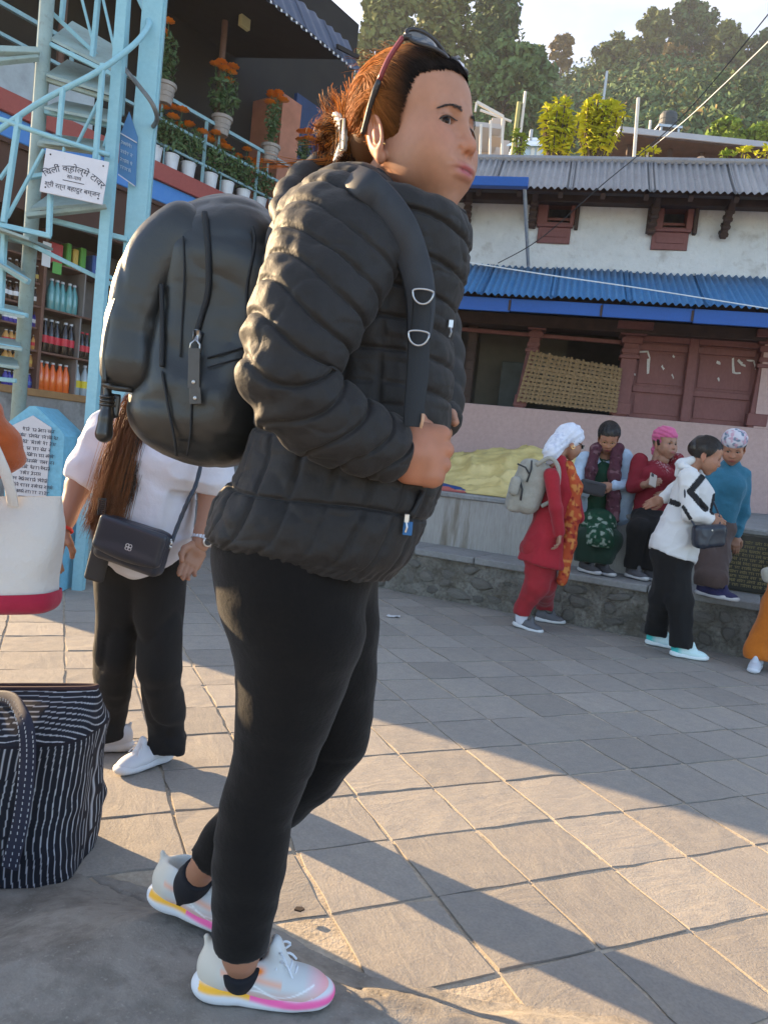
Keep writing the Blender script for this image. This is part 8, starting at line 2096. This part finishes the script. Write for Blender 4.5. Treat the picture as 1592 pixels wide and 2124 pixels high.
SC = SDF(); SC.ell((-.012, 0, .060), (.106, .092, .080)); V, F = SC.mesh(.006, disp=lambda P: .003 * vnoise(P, 30)); k_ = ~((V[:, 2] < .040))[F].all(1); meshobj('floral_cap', T_h(V), F[k_], m_attr, bw, smooth=True, col=floral((.56, .52, .56), (.15, .20, .26), (.50, .30, .36), 42, .1)(V))
hair_shell(bw, T_h, m_hairblack, .02, .05, (.100, .084, .085))
# --- woman in the white jacket walking
VY = 5.13
vw = thing('person', 'woman in a white jacket with black stripes and black trousers walking past the platform', 'person', A(*(gz(1400, 1362)[:2]), 0))
Vh_, Fh_, ch_, T_h, R_h = head_on(1465, 945, VY, A(.90, -.28, -.30), 1.0, SKIN_A * .95)
nk = T_h((-.045, 0, -.14)); chest, waist, hip = at(1432, 1020, VY), at(1412, 1085, VY), at(1398, 1125, VY); B_ = SDF(); TP = SDF()
B_.chain([nk, chest, waist, hip], [.05, .09, .095, .1], k=.05); TP.chain([nk + A(-.02, 0, -.03), chest, waist, hip, at(1394, 1150, VY)], [.072, .115, .125, .142, .160], k=.06); TP.ell(at(1455, 1050, VY), (.06, .10, .12), k=.06)
aN = pts(((1425, 990, VY - .15), (1432, 1065, VY - .20), (1470, 1075, VY - .20)), VY); aF = pts(((1440, 985, VY + .15), (1395, 1025, VY + .20), (1372, 1035, VY + .16)), VY)
arm(TP, B_, aN, [.046, .038, .028], [.066, .060, .048], .85); arm(TP, B_, aF, [.046, .038, .028], [.064, .054, .044], .8)
hh = SDF(); hand_sdf(hh, aN[2], frame(A(.75, -.2, -.25), (0, -1, .1)), .92, .9); V1, F1 = hh.mesh(.005); hh = SDF(); hand_sdf(hh, aF[2], frame(A(-.85, -.1, -.4), (0, -1, .3)), .92, .3); V2, F2 = hh.mesh(.005); V, F = B_.mesh(.012)
build_body(vw, [(Vh_, Fh_, ch_), (V, F, vcol(V, SKIN_A * .9)), (V1, F1, vcol(V1, SKIN_A * .85)), (V2, F2, vcol(V2, SKIN_A * .85))]); brows_eyes(vw, T_h)
cut_below(TP, at(1395, 1155, VY), 14)
def vc(V):
    q = V - CAM; d = q @ _f; u = 796 + FPX * (q @ _rt) / d; v = 1062 - FPX * (q @ _up) / d
    c = vcol(V, (.62, .61, .60)); nearside = V[:, 1] < VY + .02
    def seg(a, b, w):
        ba = A(*b) - A(*a); t = np.clip(((u - a[0]) * ba[0] + (v - a[1]) * ba[1]) / (ba @ ba), 0, 1); return np.hypot(u - a[0] - t * ba[0], v - a[1] - t * ba[1]) < w
    blk = (seg((1455, 990), (1430, 1020), 7) | seg((1432, 1022), (1462, 1055), 7) | seg((1372, 1034), (1405, 1046), 6) | seg((1416, 1052), (1430, 1075), 4) | seg((1484, 1030), (1478, 1060), 8)) & nearside
    c[blk] = (.02, .02, .022); return c
sdfobj('jacket', TP, .0065, m_attr, vw, disp=folds(.007, 13), col=vc)
HD = SDF(); HD.chain(pts(((1405, 985), (1412, 962), (1432, 955)), VY), [.026, .034, .030], k=.03); HD.chain(pts(((1412, 966, VY - .08), (1440, 978, VY - .12)), VY), [.028, .022], k=.03); sdfobj('hood', HD, .009, M('white_shell', (.62, .61, .60), .7), vw, disp=folds(.005, 18))
f1, f2 = gz(1350, 1342) + A(0, .06, 0), gz(1412, 1366) + A(0, .04, 0)
walker_legs(vw, m_blacktr, at(1394, 1150, VY), [f1 + A(.04, 0, 0), f2], [at(1372, 1240, VY + .08), at(1408, 1245, VY - .05)], (.112, .085, .074), shoe_cols=aquashoe, dirs=[A(.9, -.45, 0), A(.95, -.3, 0)], hem=.075, shoeL=.25)
hair_shell(vw, T_h, m_hairblack, .035, .066, (.104, .087, .095), lambda S_: (S_.ell((-.085, 0, .085), (.032, .032, .028), k=.02), S_.ell((-.10, 0, .02), (.04, .045, .05), k=.03)))
sb2 = thing('shoulder_bag', 'black leather shoulder bag held by the woman in the white jacket', 'handbag', at(1470, 1140, VY - .25)); S_ = SDF(); S_.box(at(1468, 1112, VY - .25), (.105, .045, .075), rotm((0, 1, 0), -8), rd=.03); bgb = sdfobj('body', S_, .007, m_navy, sb2, disp=folds(.006, 14)); MB().lathe(at(1476, 1100, VY - .296), [(.006, 0), (.004, .004)], 8, axis=(0, -1, 0)).build('clasp', m_silver, sb2)
MB().tube(cspline([at(1440, 1092, VY - .26), at(1425, 1060, VY - .22), at(1420, 1010, VY - .2), at(1440, 975, VY - .12)], 16), .007, 6).build('strap', m_navy, sb2, smooth=True); MB().tube(cspline([at(1492, 1098, VY - .25), at(1490, 1070, VY - .2), at(1478, 1040, VY - .16)], 10), .007, 6).build('strap', m_navy, sb2, smooth=True)
# --- person in orange trousers cut by the right edge
qf = gz(1560, 1388); qY = qf[1]
ot = thing('person', 'person in loose orange trousers cut off by the right picture edge', 'person', A(qf[0] + .1, qY, 0))
hp_ = A(qf[0] + .22, qY + .05, .85); Vh_, Fh_, ch_, T_h, R_h = head_on(1720, 920, qY, A(.2, -.9, 0), 1.0, SKIN_B, .009)
B_ = SDF(); B_.chain([T_h((-.045, 0, -.15)), hp_ + A(0, 0, .45), hp_], [.05, .1, .11], k=.05); aR_ = [hp_ + A(-.14, 0, .50), hp_ + A(-.17, -.06, .22), hp_ + A(-.10, -.2, .10)]; TP = SDF(); arm(TP, B_, aR_, [.045, .037, .028], [.066, .056, .05]); V, F = B_.mesh(.013); build_body(ot, [(Vh_, Fh_, ch_), (V, F, vcol(V, SKIN_B))])
TP.chain([hp_ + A(0, 0, .5), hp_ + A(0, 0, .2), hp_ + A(0, 0, -.05)], [.12, .14, .16], k=.05); sdfobj('top', TP, .014, cloth('cream_top', (.45, .40, .32)), ot)
walker_legs(ot, cloth('orange_cotton', (.55, .15, .012), fold=(14, .3, .02)), hp_, [qf + A(.02, 0, 0), qf + A(.24, -.05, 0)], [hp_ + A(-.12, -.08, -.40), hp_ + A(.1, -.08, -.40)], (.125, .105, .085), shoe_cols={'sole': (.6, .62, .66), 'upper': (.5, .53, .58), 'lace': m_wlace}, dirs=[A(-.55, -.8, 0), A(-.2, -.9, 0)], hem=.08, shoeL=.25)
hair_shell(ot, T_h, m_hairblack, res=.009)
S_ = SDF(); S_.box(at(1604, 1190, qY - .2), (.075, .04, .05), rotm((0, 1, 0), -20), rd=.03); tag(sdfobj('cloth_pouch', S_, .008, m_beige, None), 'beige cloth pouch at the right edge above the orange trousers', 'pouch')

# ------------------------------------------------------------------ litter on the paving
p_ = gz(815, 1281); X, Y = np.meshgrid(np.linspace(-.05, .05, 8), np.linspace(-.02, .02, 5)); P = np.stack([p_[0] + X, p_[1] + Y, .006 + .018 * np.abs(vnoise(np.stack([X, Y, X * 0], -1), 60))], -1); V, Fq = grid(P)
tag(meshobj('wrapper', V, Fq, M('silver_wrapper', (.6, .6, .6), .4)), 'small crumpled silvery wrapper on the shaded paving', 'wrapper')
p_ = gz(620, 1890, .01); tag(MB().prism([p_ + A(*q, 0.004) for q in ((-.012, -.006), (.004, -.010), (.014, 0), (.006, .008), (-.008, .006))], A(0, 0, .004)).build('dead_leaf', M('dead_leaf', (.04, .03, .025), .9)), 'dark scrap of leaf lying where concrete meets paving', 'leaf')
# ================================================================== haze
hz = MB().box(A(175, 330, 130), (250, 345, 134))
m_hz = bpy.data.materials.new('haze_air'); m_hz.use_nodes = True; nd_, lk_ = m_hz.node_tree.nodes, m_hz.node_tree.links
for n_ in list(nd_):
    if n_.type == 'BSDF_PRINCIPLED': nd_.remove(n_)
pv = nd_.new('ShaderNodeVolumePrincipled'); pv.inputs['Color'].default_value = (.80, .86, .95, 1); pv.inputs['Density'].default_value = .0011; pv.inputs['Anisotropy'].default_value = .35
lk_.new(pv.outputs[0], [n_ for n_ in nd_ if n_.type == 'OUTPUT_MATERIAL'][0].inputs['Volume'])
tag(hz.build('haze', m_hz), 'thin pale haze in the air over the square and hills', 'haze', kind='stuff')
scene.cycles.volume_bounces = 0
